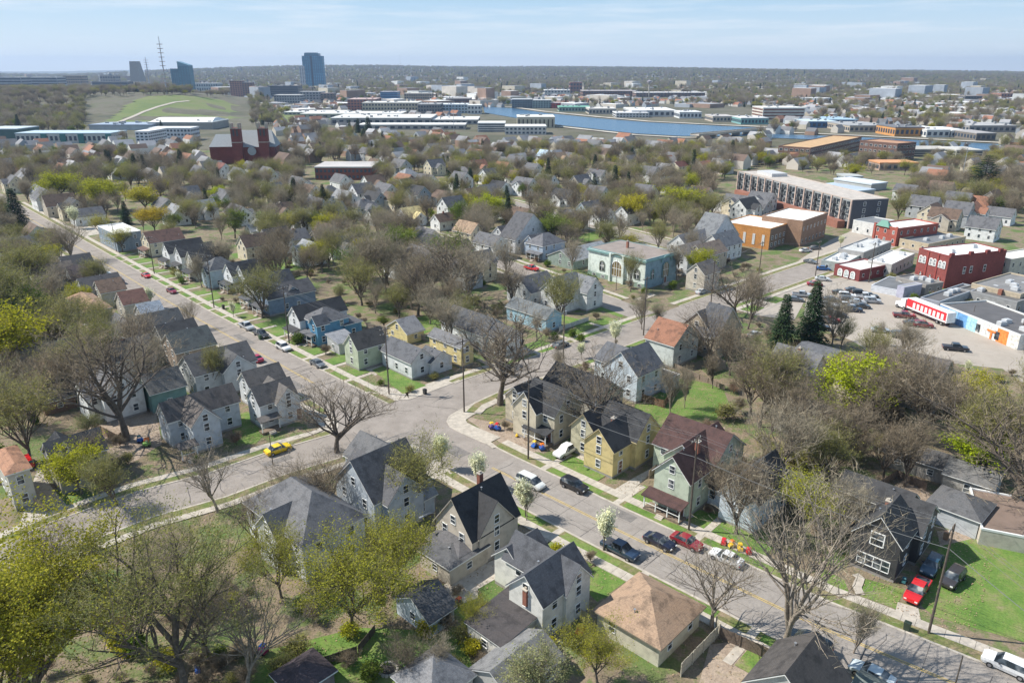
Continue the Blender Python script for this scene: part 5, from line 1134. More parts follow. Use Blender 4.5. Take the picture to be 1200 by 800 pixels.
tree_kind('blossom', 3, 'tree', 'blossom_tree', BARK, TW_GREY, L_BLOS, H=5.5, ntw=260, spread=.23, leafn=4200, leaf=.19, trunk_h=.14, upright=1.1, thick=.09, twl=(.2, .4), shape=.62)
tree_kind('green', 2, 'tree', 'leafy_tree', BARK, TW_OLIVE, L_GRN, H=9, ntw=600, spread=.38, leafn=6500, leaf=.22)
tree_kind('brush', 4, 'shrub', 'bare_shrub', BARK, TW_BROWN, None, H=3.2, ntw=2200, spread=.42, trunk_h=.08, thick=.06, twl=(.3, .8), tw_w=.03, levels=3, upright=.5)
tree_kind('brushR', 2, 'shrub', 'bare_shrub', BARK, TW_BROWN, L_RED, H=3.2, ntw=1600, spread=.42, trunk_h=.08, thick=.06, twl=(.3, .8), tw_w=.03, levels=3, leafn=1500, leaf=.10, upright=.5)
tree_kind('bush', 3, 'shrub', 'green_shrub', BARK, TW_OLIVE, L_GRN, H=2.0, ntw=200, spread=.40, trunk_h=.06, thick=.05, twl=(.2, .4), levels=2, leafn=2200, leaf=.16, upright=.4, shape=.7)
tree_kind('bushY', 2, 'shrub', 'yellow_green_shrub', BARK, TW_OLIVE, L_YG, H=2.0, ntw=200, spread=.42, trunk_h=.06, thick=.05, twl=(.2, .4), levels=2, leafn=2400, leaf=.15, upright=.4, shape=.7)
tree_kind('bushO', 2, 'shrub', 'olive_shrub', BARK, TW_OLIVE, L_OLIVE, H=2.5, ntw=900, spread=.42, trunk_h=.06, thick=.05, twl=(.3, .6), levels=3, leafn=1500, leaf=.13, upright=.4, shape=.8)
def spruce(seed, pine=False):
    r = random.Random(seed); H = 12.0; T = MB(); T.tube([(0, 0, 0), (0, 0, H*.5), (0, 0, H*.98)], [.26, .15, .02], 7); LV, LF = [], []
    z = .8 if not pine else 3.0
    while z < H*.98:
        t = (z-.8)/(H-.8); R0 = (3.1*(1-t)**.85+.15) if not pine else 3.4*math.sin(min(1, (1-t)*1.25)*math.pi/2)*(.75+.35*r.random())
        k = int(7+6*(1-t)); a0 = r.uniform(0, 6.28)
        for i in range(k):
            a = a0+6.283*i/k+r.uniform(-.25, .25); L = R0*r.uniform(.72, 1.12); d = Vector((math.cos(a), math.sin(a), -.22 if not pine else .12))
            if i % 2 == 0: T.tube([(0, 0, z), tuple(Vector((0, 0, z))+d*L*.9)], [.04, .01], 3, cap=False)
            for s in range(int(6+L*11)):
                u = r.uniform(.12, 1); b = Vector((0, 0, z))+d*L*u+Vector((0, 0, -.25*u*u*L*.3)); wdt = (1.05-u)*.75+.22
                side = Vector((-math.sin(a), math.cos(a), 0))*r.uniform(-1, 1)*wdt; q = b+side; ln_ = r.uniform(.25, .5)
                dd = (d+Vector((-math.sin(a), math.cos(a), 0))*math.copysign(.7, side.dot(Vector((-math.sin(a), math.cos(a), 0))))+Vector((0, 0, r.uniform(-.5, .15)))).normalized(); w = dd.cross(Vector((0, 0, 1))).normalized()*.10; n = len(LV)
                w += Vector((0, 0, r.uniform(-.08, .08))); LV += [q-w, q+w, q+dd*ln_]; LF.append((n, n+1, n+2))
        z += r.uniform(.24, .38)*(1.0 if not pine else 1.7)
    return T, (LV, LF)
TREES['spruce'] = []
for i in range(2):
    T, lf = spruce(5+i); TREES['spruce'].append(([('trunk', T.mesh('trunk', BARK)), ('needles', quick('needles', lf, L_SPR))], 3, 12.0, 'tree', 'spruce_tree'))
T, lf = spruce(9, True); TREES['pine'] = [([('trunk', T.mesh('trunk', BARK)), ('needles', quick('needles', lf, L_SPR))], 3, 12.0, 'tree', 'pine_tree')]
NT = [0]; TLIST = []; TMAX = 292
AUTO = []
def tree(kind, x, y, h, label=None, wide=1.0, var=None, z=None, rz=None):
    V = TREES[kind]; parts, rad, H0, cat, name = V[(NT[0] if var is None else var) % len(V)]; NT[0] += 1
    s = h/H0; t = thing(name, label, cat, (x, y, (gz(x, y) if z is None else z)-.1), random.uniform(0, 6.28) if rz is None else rz); t.scale = (s*wide, s*wide, s)
    for nm, me in parts: obj(nm, me, t)
    TLIST.append((x, y, h)); AUTO.append((t, kind, x, y, h, label)); return t
def treep(kind, px, pyb, pyt, label=None, wide=1.0, dz=0, **k):
    p = at(px, pyb); h = height(px, pyb, pyt); return tree(kind, p.x, p.y, h, label, wide, **k)
def TP(kind, *rows, wide=1.0):
    for r in rows: treep(kind, r[0], r[1], r[2], r[3] if len(r) > 3 else None, r[4] if len(r) > 4 else wide)
TP('skel', (395, 530, 428, 'dark bare spreading tree at the near side of the junction', 1.15), (586, 474, 345, 'tall bare street tree at the corner by the cream house', 1.15), (700, 512, 392, 'bare dark tree standing between cream and yellow houses', .9),
   (861, 372, 298, 'bare spreading street tree on the far cross street kerb', 1.1), (148, 516, 345, 'huge dark limbed tree behind the brown garage', 1.0), 
   (1180, 598, 425, 'big spreading tree with thick trunk at the right edge', 1.15), (529, 354, 250, 'tall bare tree left of the light blue cottage', 1.1), (490, 370, 282, 'narrow bare tree above the small yellow garage', .8))
TP('olbig', (218, 835, 575, 'large olive budding tree with bare trunk in the left foreground', .95))
TP('olive', (480, 602, 492, 'rounded olive tree over the grey gothic house', 1.05), (424, 358, 296, 'broad olive tree behind the navy house', 1.25), (137, 592, 520, 'soft green willow like tree beside the olive tan house', 1.1),
   (35, 540, 420, 'grey olive tree beside the olive tan house at left', 1.0), (40, 345, 262, 'olive tree at the left edge above the parked silver car', 1.3), (10, 400, 290, 'olive tree nearest the left edge', 1.2), (251, 463, 398, 'slim pale olive tree beside the cross gabled house', .7), (739, 342, 284, 'narrow budding tree in front of the church hall', .6), (985, 408, 364, 'small budding tree at the lot edge beside spruces', .8), (1150, 560, 440, 'olive haze tree behind the right garage', 1.0), (890, 500, 395, 'olive budding tree above the maroon roof', 1.0), (95, 460, 380, None, 1.2), (70, 420, 330, None, 1.2), (120, 440, 360, None, 1.1))
TP('ygbig', (40, 890, 598, 'huge dense yellow green tree filling the lower left corner', .98))
TP('ygmid', (412, 740, 600, 'yellow green tree in the garden behind the garage wing', 1.05), (460, 700, 590, 'yellow green tree crown left of the beige house', .9), (330, 700, 600, 'yellow green tree in front of the white hipped house', .8), (700, 800, 720, 'small yellow green tree in front of the tan bungalow', 1.0), (560, 735, 692))
TP('yg', (12, 450, 345, 'bright yellow green tree at the left edge halfway up', 1.0), (68, 238, 196, 'rounded yellow green tree at upper left nearest the edge', 1.3), (120, 248, 203, 'rounded yellow green tree second from the left edge', 1.2), (170, 248, 212, 'rounded yellow green tree left of the golden tree', 1.3), (742, 262, 224, 'yellow green tree left of the twin trees near the apartments', 1.2), (797, 254, 214, 'wide yellow green tree left of the apartment building', 1.5), (998, 210, 188, 'yellow green tree behind the apartment building', 1.2))
TP('bright', (992, 490, 405, 'bright yellow green maple below the parking lot', 1.1), (1140, 565, 482, 'bright yellow green tree above the grey garage roof', .95), (575, 260, 223, 'bright yellow green tree in the middle distance', 1.2), (257, 238, 213, 'small bright yellow tree at upper left', 1.2), (440, 205, 190, None, 1.0), (505, 258, 240, None, .8))
TP('gold', (182, 272, 238, 'golden yellow tree beside the slate blue block', 1.2))
TP('green', (450, 385, 368, 'small green tree beside the yellow garage', 1.2), (205, 272, 246, 'dark green round tree right of the golden tree', 1.2), (585, 470, 462))
TP('ygsp', (940, 628, 542, 'pale willow like tree beside the pale blue house', 1.1))
TP('pale', (925, 600, 545, None, .8), (640, 830, 740, None, .9))
TP('open', (916, 770, 492, 'pale bare foreground tree on the near pavement at right', .9), (834, 735, 610, 'bare twisted tree beside the tan bungalow', 1.1), (255, 600, 505, 'dark bare tree on the side street verge beside the yellow car', 1.1), (290, 810, 645, 'brown bare tree in the lower left garden', .9))
TP('bareG', (86, 307, 250, 'pale bare street tree at the upper left', 1.2), (222, 386, 345, 'bare street tree leaning over the main street at left', .8), (752, 386, 334, 'tall bare tree at the cross street corner opposite the church hall', .8), (772, 388, 345, 'second bare tree at the corner opposite the church hall', .8), (785, 488, 412, 'leaning bare tree in the back lawn', .6), (975, 405, 325, 'bare tree beside the spruces at the parking lot', .8), (877, 350, 308), (427, 342, 248, 'large bare tree with fan of limbs in the middle blocks', 1.2), (452, 345, 262), (550, 360, 268, None, 1.1), (1055, 425, 365, 'round bare tree in front of the parked cars', 1.3), (794, 328, 272, 'brown bare tree right of the church hall', 1.0), (802, 478, 420, None, .5), (205, 700, 600), (985, 640, 545, None, 1.0), (1000, 765, 690, 'small bare sapling at the near kerb on the right', .8), (178, 470, 380, None, 1.1))
TP('bare', (905, 505, 405), (880, 485, 390), (932, 525, 425), (1012, 505, 395, None, 1.1), (1040, 490, 385), (1078, 520, 400, None, 1.1), (960, 550, 450), (1000, 545, 455), (1035, 560, 470), (1060, 570, 480), (838, 592, 535, 'reddish brown bare tree beside the maroon roof', .9), (842, 545, 500), (329, 318, 270), (360, 328, 276), (600, 362, 300), (640, 265, 215), (670, 255, 210), (620, 250, 212), (1090, 480, 410), (1110, 500, 430), (915, 465, 395), (855, 440, 370), (835, 455, 400, None, .6), (575, 430, 385, 'dark bare shrub like tree on the verge at the junction', 1.0), (325, 340, 265), (60, 480, 400), (20, 470, 400), (115, 560, 490, None, .8), (480, 800, 720, None, .7), (245, 770, 650), (165, 760, 670), (75, 690, 600), (350, 600, 520, 'bare tree rising before the grey hipped roof', 1.0), (300, 640, 560), (385, 620, 520))
TP('thin', (617, 610, 560, 'small brown sapling on the near verge', .9), (655, 450, 400, None, .8), (1030, 405, 370, None, .7), (520, 800, 735), (722, 406, 395), (630, 400, 360), (195, 400, 372))
TP('blossom', (519, 549, 503, 'white blossoming street tree nearest the junction'), (561, 572, 527, 'white blossoming street tree second from the junction'), (616, 605, 555, 'white blossoming street tree before the black gabled roof'), (707, 645, 590, 'white blossoming street tree beside the parked navy pickup', .95), (721, 407, 373, 'blossoming street tree before the light blue house'), (682, 420, 398, 'small blossoming tree on the near cross street verge'), (178, 361, 333, 'pale blossom tree on the left verge of the main street'), (88, 268, 240, 'white blossom tree at the far end of the left verge', 1.1), (209, 330, 316, 'thin young budding tree on the far verge'), (274, 372, 352, 'brownish young street tree on the far verge', 1.0), (985, 290, 275, 'white blossom tree beside the brown brick block', 1.0), (745, 320, 300), (1133, 440, 420, 'young pale tree at the bottom of the parking lot'))
TP('spruce', (948, 406, 328, 'taller dark spruce beside the parking lot', 1.0), (915, 408, 342, 'shorter dark spruce beside the parking lot', 1.0), (22, 268, 220, 'dark spruce at the upper left', 1.3), (876, 214, 196, 'dark evergreen right of the yellow green tree', 1.4), (436, 178, 165), (425, 170, 154, None, 1.2), (432, 158, 136, 'tall dark conifer by the park pond', 1.3), (420, 156, 138), (410, 154, 140), (356, 155, 146), (367, 156, 147), (376, 156, 147), (475, 172, 160), (488, 172, 156), (190, 155, 140), (697, 205, 180), (118, 205, 186), (510, 182, 170))
TP('pine', (1150, 226, 180, 'tall dark green pine near the light mast', 1.5), (1190, 250, 225))
for r in ((850, 580, 2.0), (858, 590, 1.8), (845, 570, 2.2), (862, 560, 2.2), (866, 545, 2.4), (830, 600, 1.2)): p = at(r[0], r[1]); tree('brushR', p.x, p.y, r[2], None, 1.5)
for r in ((585, 428, 2.2), (570, 422, 2), (600, 440, 1.8), (560, 410, 2), (545, 398, 2)): p = at(r[0], r[1]); tree('brush', p.x, p.y, r[2], None, 1.7)
for r, lb in (((652, 650, 1.8), 'yellow green shrub nearest the white slate roofed house'), ((672, 658, 1.6), 'low yellow green shrub beside the pavement')): p = at(r[0], r[1]); tree('bushY', p.x, p.y, r[2], lb, 1.4)
for i in range(9): p = at(620+i*9, 738-i*10); tree('brush', p.x, p.y, random.uniform(1.2, 2.0), None, 1.2)
for r in ((690, 330, 2.4), (696, 331, 2.2), (755, 345, 2.2), (670, 395, 2.0), (680, 400, 2), (650, 398, 2)): p = at(r[0], r[1]); tree('bush', p.x, p.y, r[2], None, 1.3)
for i, r in enumerate(((540, 750), (555, 765), (525, 735), (515, 765), (500, 745), (570, 785), (530, 790), (640, 770), (700, 760), (330, 790), (150, 770), (180, 790), (350, 770), (410, 745), (610, 795))): p = at(*r); tree(('bushO', 'bushY', 'brush')[i % 3], p.x, p.y, random.uniform(1.5, 3), None, 1.3)

_r = random.Random(77)
for i in range(70):
    q = (_r.uniform(-20, 560), _r.uniform(640, 830)); p = at(*q)
    if q[1] < 640+ (0 if q[0] < 250 else 50) or (300 < q[0] < 540 and 735 < q[1] < 800 and _r.random() < .7): continue
    if any(pip(p.x, p.y, P) for P in FOOT) or not all((Vector((p.x, p.y))-Vector(v)).length > 9 for v in crossL): continue
    tree(_r.choice(('brush', 'bushO', 'bush', 'brush', 'bushY', 'brushR')), p.x, p.y, _r.uniform(1.0, 2.6), None, _r.uniform(1.1, 1.6))
# ------------------------------------------------------------------ houses of the middle blocks (seen between the trees)
GEN = [  # px, py foot centre, wall, roof, ridge axis, size
 (308,278,W_,G_,'A'),(330,262,C_,N_,'B'),(352,270,W_,GR,'H'),(373,258,LB,GR,'A'),(392,262,G_,GR,'B'),(388,240,W_,GR,'H'),(405,245,W_,LG,'A'),(425,238,W_,GR,'B'),(440,245,BG,D_,'A'),(452,232,W_,GR,'A'),(438,222,W_,N_,'B'),(462,246,C_,N_,'A'),
 (445,262,W_,D_,'B'),(428,255,G_,GR,'H'),(483,262,W_,YE,'B'),(240,255,W_,LG,'B'),(280,262,W_,GR,'A'),(300,302,C_,N_,'B'),(325,296,W_,D_,'B'),(365,308,W_,G_,'A'),(385,285,WARM,N_,'A'),(345,290,C_,GR,'B'),(400,300,W_,GR,'B'),
 (470,322,W_,D_,'B'),(495,320,W_,GR,'A'),(512,305,W_,D_,'A'),(535,312,WARM,GR,'B'),(545,335,G_,D_,'A'),(560,325,C_,GR,'B'),(575,300,W_,GR,'A'),(585,285,W_,GR,'B'),(550,285,C_,T_,'A'),(520,268,W_,N_,'B'),(500,290,C_,GR,'A'),
 (470,205,G_,GR,'A'),(478,195,W_,LG,'A'),(460,200,W_,GR,'B'),(478,212,W_,LG,'H'),(440,200,C_,N_,'A'),(430,188,G_,GR,'A'),(475,218,MAR,RB,'A'),(480,228,W_,D_,'B'),(490,240,BG,D_,'A'),
 (545,210,LB,GR,'A'),(560,205,C_,RB,'B'),(575,215,W_,GR,'B'),(590,205,C_,RB,'A'),(600,215,W_,N_,'A'),(585,228,W_,D_,'A'),(570,232,WARM,GR,'B'),(615,228,W_,GR,'A'),(605,200,WARM,GR,'A'),(540,222,W_,GR,'A'),(555,240,C_,N_,'B'),
 (640,192,W_,LB,'A'),(655,195,W_,T_,'B'),(665,190,C_,GR,'A'),(680,180,YE,N_,'A'),(735,186,W_,GR,'B'),(742,182,W_,GR,'A'),(625,205,W_,GR,'A'),(650,205,C_,N_,'A'),(705,262,W_,GR,'A'),(690,258,LB,GR,'B'),(672,268,C_,GR,'A'),
 (775,208,W_,LG,'A'),(795,205,C_,MAR,'B'),(790,198,W_,GR,'A'),(760,214,W_,GR,'A'),(848,246,W_,GR,'B'),(862,250,C_,GR,'A'),(872,255,W_,D_,'B'),(885,252,G_,GR,'A'),(892,245,W_,GR,'A'),(820,235,WARM,N_,'A'),(806,240,WARM,GR,'B'),
 (1090,262,C_,N_,'B'),(1105,268,WARM,N_,'A'),(1120,264,G_,GR,'A'),(1135,262,W_,RB,'B'),(1145,250,C_,RB,'A'),(1160,246,WARM,N_,'B'),(1120,248,W_,GR,'A'),(1080,255,G_,GR,'A'),(1170,262,W_,GR,'A'),(1060,235,W_,GR,'A'),(1100,235,WARM,N_,'A'),(1150,280,W_,GR,'A'),
 (30,205,BG,GR,'B'),(55,245,W_,GR,'A'),(72,252,WARM,N_,'B'),(90,256,C_,D_,'A'),(105,262,W_,GR,'B'),(48,235,W_,LG,'A'),(20,225,C_,GR,'A'),(195,250,BG,GR,'A'),(210,262,W_,LG,'A'),(160,210,W_,LG,'A'),(185,195,WARM,LG,'A'),(205,190,W_,LG,'A'),(235,215,W_,GR,'A'),(262,208,W_,MAR,'A'),(280,212,W_,GR,'A'),(15,160,W_,G_,'A'),(295,205,G_,GR,'A'),(315,215,W_,GR,'A'),(340,205,WARM,N_,'A'),(350,225,W_,GR,'A'),(320,235,C_,GR,'B'),(265,240,W_,GR,'A'),(220,240,WARM,GR,'B'),
 (400,220,W_,GR,'A'),(365,232,W_,N_,'A'),(500,220,W_,GR,'A'),(510,205,C_,GR,'B'),(525,195,W_,LG,'A'),(555,190,W_,GR,'B'),(700,215,W_,GR,'A'),(720,205,C_,N_,'A'),(640,225,W_,GR,'A'),(680,225,WARM,GR,'B'),(660,240,W_,D_,'A'),(700,240,W_,GR,'A'),(755,240,C_,GR,'A'),(780,225,W_,GR,'B'),(520,240,W_,N_,'A'),(530,255,W_,GR,'B'),(590,255,W_,GR,'A'),(610,262,C_,N_,'A'),
 (70,462,WARM,T_,'A'),(140,480,W_,GR,'A'),(60,440,C_,GR,'B'),(110,425,WARM,N_,'A'),(150,432,W_,GR,'B'),(30,440,C_,T_,'A'),(10,330,W_,GR,'A'),(20,300,C_,GR,'B'),(45,290,W_,N_,'A'),(150,405,C_,GR,'A'),(930,455,WARM,GR,'A'),(1010,470,C_,N_,'A'),(975,460,W_,GR,'B'),
 (1060,280,W_,GR,'A'),(735,262,W_,D_,'B')]
GEN = [g_ for g_ in GEN if g_[0] != 'x']
WN = {D_: 'charcoal', W_: 'white', C_: 'cream', G_: 'grey', LB: 'light blue', BG: 'slate blue', WARM: 'beige', YE: 'yellow', MAR: 'maroon'}
RN = {MAR: 'maroon', G_: 'mid grey', GR: 'grey', D_: 'charcoal', N_: 'brown', LG: 'pale grey', RB: 'rust red', T_: 'tan', LB: 'pale blue', YE: 'yellow'}
FC = [(sum(q[0] for q in P)/4, sum(q[1] for q in P)/4) for P in FOOT]
for gx, gy, wl, rf, ax in GEN:
    p = at(gx, gy)
    if any((p.x-a)**2+(p.y-b)**2 < 6.5**2 for a, b in FC): continue
    FC.append((p.x, p.y)); d = p.length; s = 1.12 if d > 330 else 1.0
    la, lb = random.uniform(6, 8)*s, random.uniform(8.5, 11)*s; z = random.choice((3.8, 5.0, 5.6))
    if ax == 'A': la, lb = lb, la
    n = p-Vector((math.cos(AU)*lb/2-math.sin(AU)*la/2, math.sin(AU)*lb/2+math.cos(AU)*la/2, 0)); N = proj(n.x, n.y, z)
    bl_ = [B(N, la, lb, z, ax, sc=1, slope=random.uniform(.75, 1.0))]
    if random.random() < .6:
        if ax == 'A': bl_.append(dict(at=(lb-.3, la*.25, lb+2.6, la*.8), z=z*.8, ax='B', rise=1.6)) if random.random() < .5 else bl_.append(dict(at=(-2.2, la*.2, .3, la*.8), z=z-.4, ax='B', rise=2.1))
        else: bl_.append(dict(at=(lb*.25, -2.4, lb*.75, .3), z=z-.4, ax='A', rise=2.1))
    rr_ = random.uniform(.85, 1.2); rf2 = tuple(v*rr_ for v in rf)
    near = d < 210
    rt, _b = house(None, bl_, wl, rf2 if near else rf, AU+random.uniform(-.03, .03), detail=near, chim=[(lb*.5, la*.5, z+1.2)] if random.random() < .3 else None)
    AUTO.append((rt, '%s house with a %s roof' % (WN[wl], RN[rf]), n.x, n.y, z, None))
# ------------------------------------------------------------------ vehicles
def paint(c):
    k = ('car', c)
    if k in MATS: return MATS[k]
    m, nt, b = newmat('car_paint'); b.inputs['Base Color'].default_value = lin(c); b.inputs['Roughness'].default_value = .3; b.inputs['Coat Weight'].default_value = .6
    MATS[k] = m; return m
M_TYRE = plain('tyre_rubber', (.02, .02, .02), .9); M_RIM = plain('wheel_rim', (.4, .4, .42), .35, .7); M_LAMP = plain('headlamp', (.75, .75, .72), .15); M_TAIL = plain('tail_lamp', (.45, .02, .02), .2)
def wheelmesh():
    t = MB(); n = 14
    for i in range(n):
        a, b = 2*math.pi*i/n, 2*math.pi*(i+1)/n; R, r = .34, .20
        for (r0, y0, r1, y1) in ((R, -.11, R, .11), (R, .11, r, .11), (r, -.11, R, -.11)):
            t.face([(r0*math.cos(a), y0, r0*math.sin(a)), (r0*math.cos(b), y0, r0*math.sin(b)), (r1*math.cos(b), y1, r1*math.sin(b)), (r1*math.cos(a), y1, r1*math.sin(a))])
    h = MB(); h.tube([(0, -.10, 0), (0, .10, 0)], .20, 10); return t.mesh('tyre', M_TYRE), h.mesh('rim', M_RIM)
TY, RI = wheelmesh()
def body_mesh(kind):
    """cross sections along x: (x, halfwidth, z bottom, z shoulder, z roof or None, roof halfwidth)"""
    S = {'sedan': [(-2.3, .70, .38, .78, 0), (-2.22, .82, .28, .92, 0), (-1.75, .88, .24, .98, 0), (-1.6, .88, .24, 1.0, 0), (-.95, .9, .24, 1.0, 1.40), (.25, .9, .24, 1.0, 1.43), (.35, .9, .24, .99, 1.42), (1.05, .9, .24, .95, 0), (1.9, .87, .24, .82, 0), (2.2, .80, .3, .70, 0), (2.3, .68, .38, .60, 0)],
         'suv': [(-2.3, .78, .42, .95, 0), (-2.25, .88, .32, 1.08, 0), (-2.15, .9, .3, 1.1, 1.55), (-1.7, .92, .3, 1.1, 1.72), (0, .92, .3, 1.1, 1.74), (.45, .92, .3, 1.1, 1.70), (1.15, .92, .3, 1.08, 0), (2.0, .9, .3, 1.0, 0), (2.28, .84, .36, .86, 0), (2.36, .72, .45, .7, 0)],
         'van': [(-2.5, .82, .38, 1.0, 0), (-2.45, .92, .3, 1.05, 0), (-2.35, .95, .28, 1.08, 1.6), (-2.0, .95, .28, 1.08, 1.78), (.3, .95, .28, 1.08, 1.80), (.7, .95, .28, 1.05, 1.72), (1.6, .93, .28, 1.0, 0), (2.2, .9, .28, .85, 0), (2.45, .78, .38, .65, 0)],
         'pickup': [(-2.8, .92, .45, 1.05, 0), (-2.78, .95, .42, 1.08, 0), (-.95, .95, .4, 1.08, 0), (-.85, .95, .4, 1.1, 1.80), (.55, .95, .4, 1.1, 1.82), (.65, .95, .4, 1.1, 1.80), (1.35, .95, .4, 1.1, 0), (2.45, .92, .4, 1.04, 0), (2.7, .86, .45, .9, 0), (2.75, .8, .5, .75, 0)]}[kind]
    b, g_ = MB(), MB(); b.mi = 0
    def ring(s):
        x, w, z0, z1, zr = s; rw = w*.74; top = zr or z1+.03
        if not zr: rw = w*.93
        return [(x, -w*.9, z0), (x, -w, (z0+z1)/2), (x, -w*.985, z1), (x, -rw, top), (x, rw, top), (x, w*.985, z1), (x, w, (z0+z1)/2), (x, w*.9, z0)]
    R = [ring(s) for s in S]; b.face(R[0][::-1]) ; b.face(R[-1])
    for i in range(len(R)-1):
        cab = S[i][4] or S[i+1][4]; both = S[i][4] and S[i+1][4]
        for k in range(8):
            k2 = (k+1) % 8; b.mi = 0
            if cab and k in (2, 4): b.mi = 1
            if cab and not both and k == 3: b.mi = 1
            if both and k in (2, 4) and abs(S[i+1][0]-S[i][0]) < .16: b.mi = 0
            b.face([R[i][k], R[i+1][k], R[i+1][k2], R[i][k2]][::-1])
    if kind == 'pickup':
        b.mi = 2; b.box(-2.65, -.78, 1.115, -1.0, .78, 1.125)
    return b
CARME = {}
def car(kind, px, py, ang, color, label, z=.0, rot=None, cat=None):
    p = at(px, py, .75); nm = {'sedan': 'parked_car', 'suv': 'suv', 'van': 'minivan', 'pickup': 'pickup_truck'}[kind]
    t = thing(nm, label, {'sedan': 'car', 'suv': 'car', 'van': 'van', 'pickup': 'pickup'}[kind], (p.x, p.y, .04+z), ang)
    if kind not in CARME: CARME[kind] = body_mesh(kind)
    key = (kind, color)
    if key not in CARME: CARME[key] = CARME[kind].mesh('body', [paint(color), M_GLASS, M_DARK])
    bo = obj('body', CARME[key], t)
    for x in (-1.45, 1.42) if kind != 'pickup' else (-1.75, 1.75):
        for y in (-.84, .84):
            w = obj('wheel', TY, t, (x, y, .34)); obj('rim', RI, w)
    x1 = max(v[0] for v in CARME[kind].v); x0 = min(v[0] for v in CARME[kind].v); zz = .62 if kind == 'sedan' else .78
    for y in (-.62, .62):
        for x, mt, n2 in ((x1-.04, M_LAMP, 'headlight'), (x0+.02, M_TAIL, 'tail_light')):
            if (mt, n2) not in CARME: q = MB(); q.box(-.05, -.16, -.07, .05, .16, .09); CARME[(mt, n2)] = q.mesh(n2, mt)
            obj(n2, CARME[(mt, n2)], t, (x, y, zz))
    if 'mir' not in CARME: q = MB(); q.box(-.08, -.1, -.07, .08, .1, .07); CARME['mir'] = q.mesh('mirror', M_DARK)
    for y in (-1.0, 1.0): obj('mirror', CARME['mir'], t, (.6 if kind != 'van' else 1.0, y, 1.02 if kind == 'sedan' else 1.15))
    return t
A_UP = AU+math.pi/2; A_DN = A_UP+math.pi; L_UP = R_(136.8); L_DN = L_UP+math.pi; B_UP = AU; B_DN = AU+math.pi
WHT, SIL, BLK, NAV, RED, MRD, GRY, DGR, TEAL = (.72, .72, .72), (.42, .44, .46), (.012, .012, .014), (.015, .035, .075), (.55, .012, .012), (.22, .012, .03), (.13, .14, .15), (.05, .052, .056), (.04, .14, .16)
for a in (('suv', 126, 322, A_UP, WHT, 'white car parked on the left kerb of the upper main street'), ('suv', 140, 329, A_UP, (.06, .10, .16), 'dark blue car parked just behind the white one, upper main street'),
 ('sedan', 171, 322, A_DN, RED, 'red car parked on the far kerb of the upper main street'), ('sedan', 201, 340, A_DN, MRD, 'maroon car parked on the far kerb of the upper main street'),
 ('pickup', 289, 382, A_DN, SIL, 'silver pickup parked before the navy house'), ('pickup', 306, 391, A_DN, DGR, 'dark pickup parked right behind the silver pickup'), ('suv', 332, 406, A_DN, WHT, 'white car parked before the bright blue house'),
 ('sedan', 372, 425, A_DN, GRY, 'dark grey car parked before the sage green house'), ('sedan', 300, 419, A_UP, (.36, .015, .06), 'crimson car parked on the left kerb near the cross gabled house'), ('sedan', 319, 430, A_UP, (.045, .10, .13), 'dark teal car behind the crimson car'),
 ('sedan', 326, 525, B_UP, (.75, .52, .01), 'bright yellow sports car parked on the side street'), ('sedan', 122, 477, R_(-20), WHT, 'white car in the yard behind the huge dark limbed tree'), ('van', 66, 447, R_(20), SIL, 'silver van parked in the left back yards'),
 ('sedan', 106, 460, R_(20), TEAL, 'teal car parked between bare trees at left'), ('suv', 30, 540, A_UP, RED, 'red car beside the beige house at the left edge'), ('pickup', 664, 527, AL+math.pi, WHT, 'white pickup parked beside the cream corner house'),
 ('van', 622, 564, L_DN, (.62, .63, .60), 'white minivan driving on the lower main street'), ('suv', 673, 568, L_DN, BLK, 'black suv parked opposite the minivan'), ('pickup', 727, 643, L_DN, NAV, 'navy pickup beside the blossoming tree'),
 ('sedan', 773, 633, L_DN, (.010, .012, .03), 'black sedan on the far kerb lane of the lower main street'), ('sedan', 805, 633, L_DN, (.25, .02, .03), 'dark red car just beyond the black sedan'), ('sedan', 851, 652, L_UP, WHT, 'white sedan parked under the bare foreground tree'),
 ('pickup', 1075, 691, AL+math.pi, RED, 'bright red pickup on the driveway of the black house'), ('suv', 1117, 676, AL+math.pi-.1, (.04, .035, .035), 'dark suv parked on the grass beside the utility pole'), ('suv', 1092, 662, AL+math.pi, (.02, .06, .10), 'dark blue car in the shade beside the black house'),
 ('van', 948, 752, L_UP, (.012, .02, .03), 'black minivan parked at the near kerb'), ('suv', 1180, 778, L_UP, WHT, 'white suv at the bottom right corner of the street'), ('sedan', 1022, 788, L_UP, (.5, .56, .58), 'pale car with glossy roof at the bottom edge'),
 ('pickup', 623, 314, A_DN+.05, RED, 'red pickup on the street before the blue grey house'), ('sedan', 822, 341, B_UP, SIL, 'silver car on the cross street beside the church hall'), ('sedan', 657, 403, B_UP, GRY, 'grey car parked on the cross street before the light blue cottage'),
 ('sedan', 884, 391, B_UP, SIL, 'silver car behind the stone chapel'), ('pickup', 1120, 407, R_(-18), (.015, .02, .035), 'black pickup alone on the pale parking lot'), ('sedan', 950, 306, A_DN, GRY, 'grey car on the frontage road at the lot entrance'), ('sedan', 965, 314, R_(-20), (.02, .12, .35), 'bright blue car at the corner of the grey shop'),
 ('sedan', 964, 326, R_(-20), (.6, .62, .62), 'white car nearest the tall spruce at the lot entrance'), ('sedan', 955, 332, R_(-15), (.35, .02, .04), 'red car at the lot entrance'), ('sedan', 944, 293, R_(15), WHT, 'white car in the side lot of the brown brick block'), ('sedan', 955, 290, R_(15), GRY, 'grey car in the side lot of the brown brick block')): car(*a)
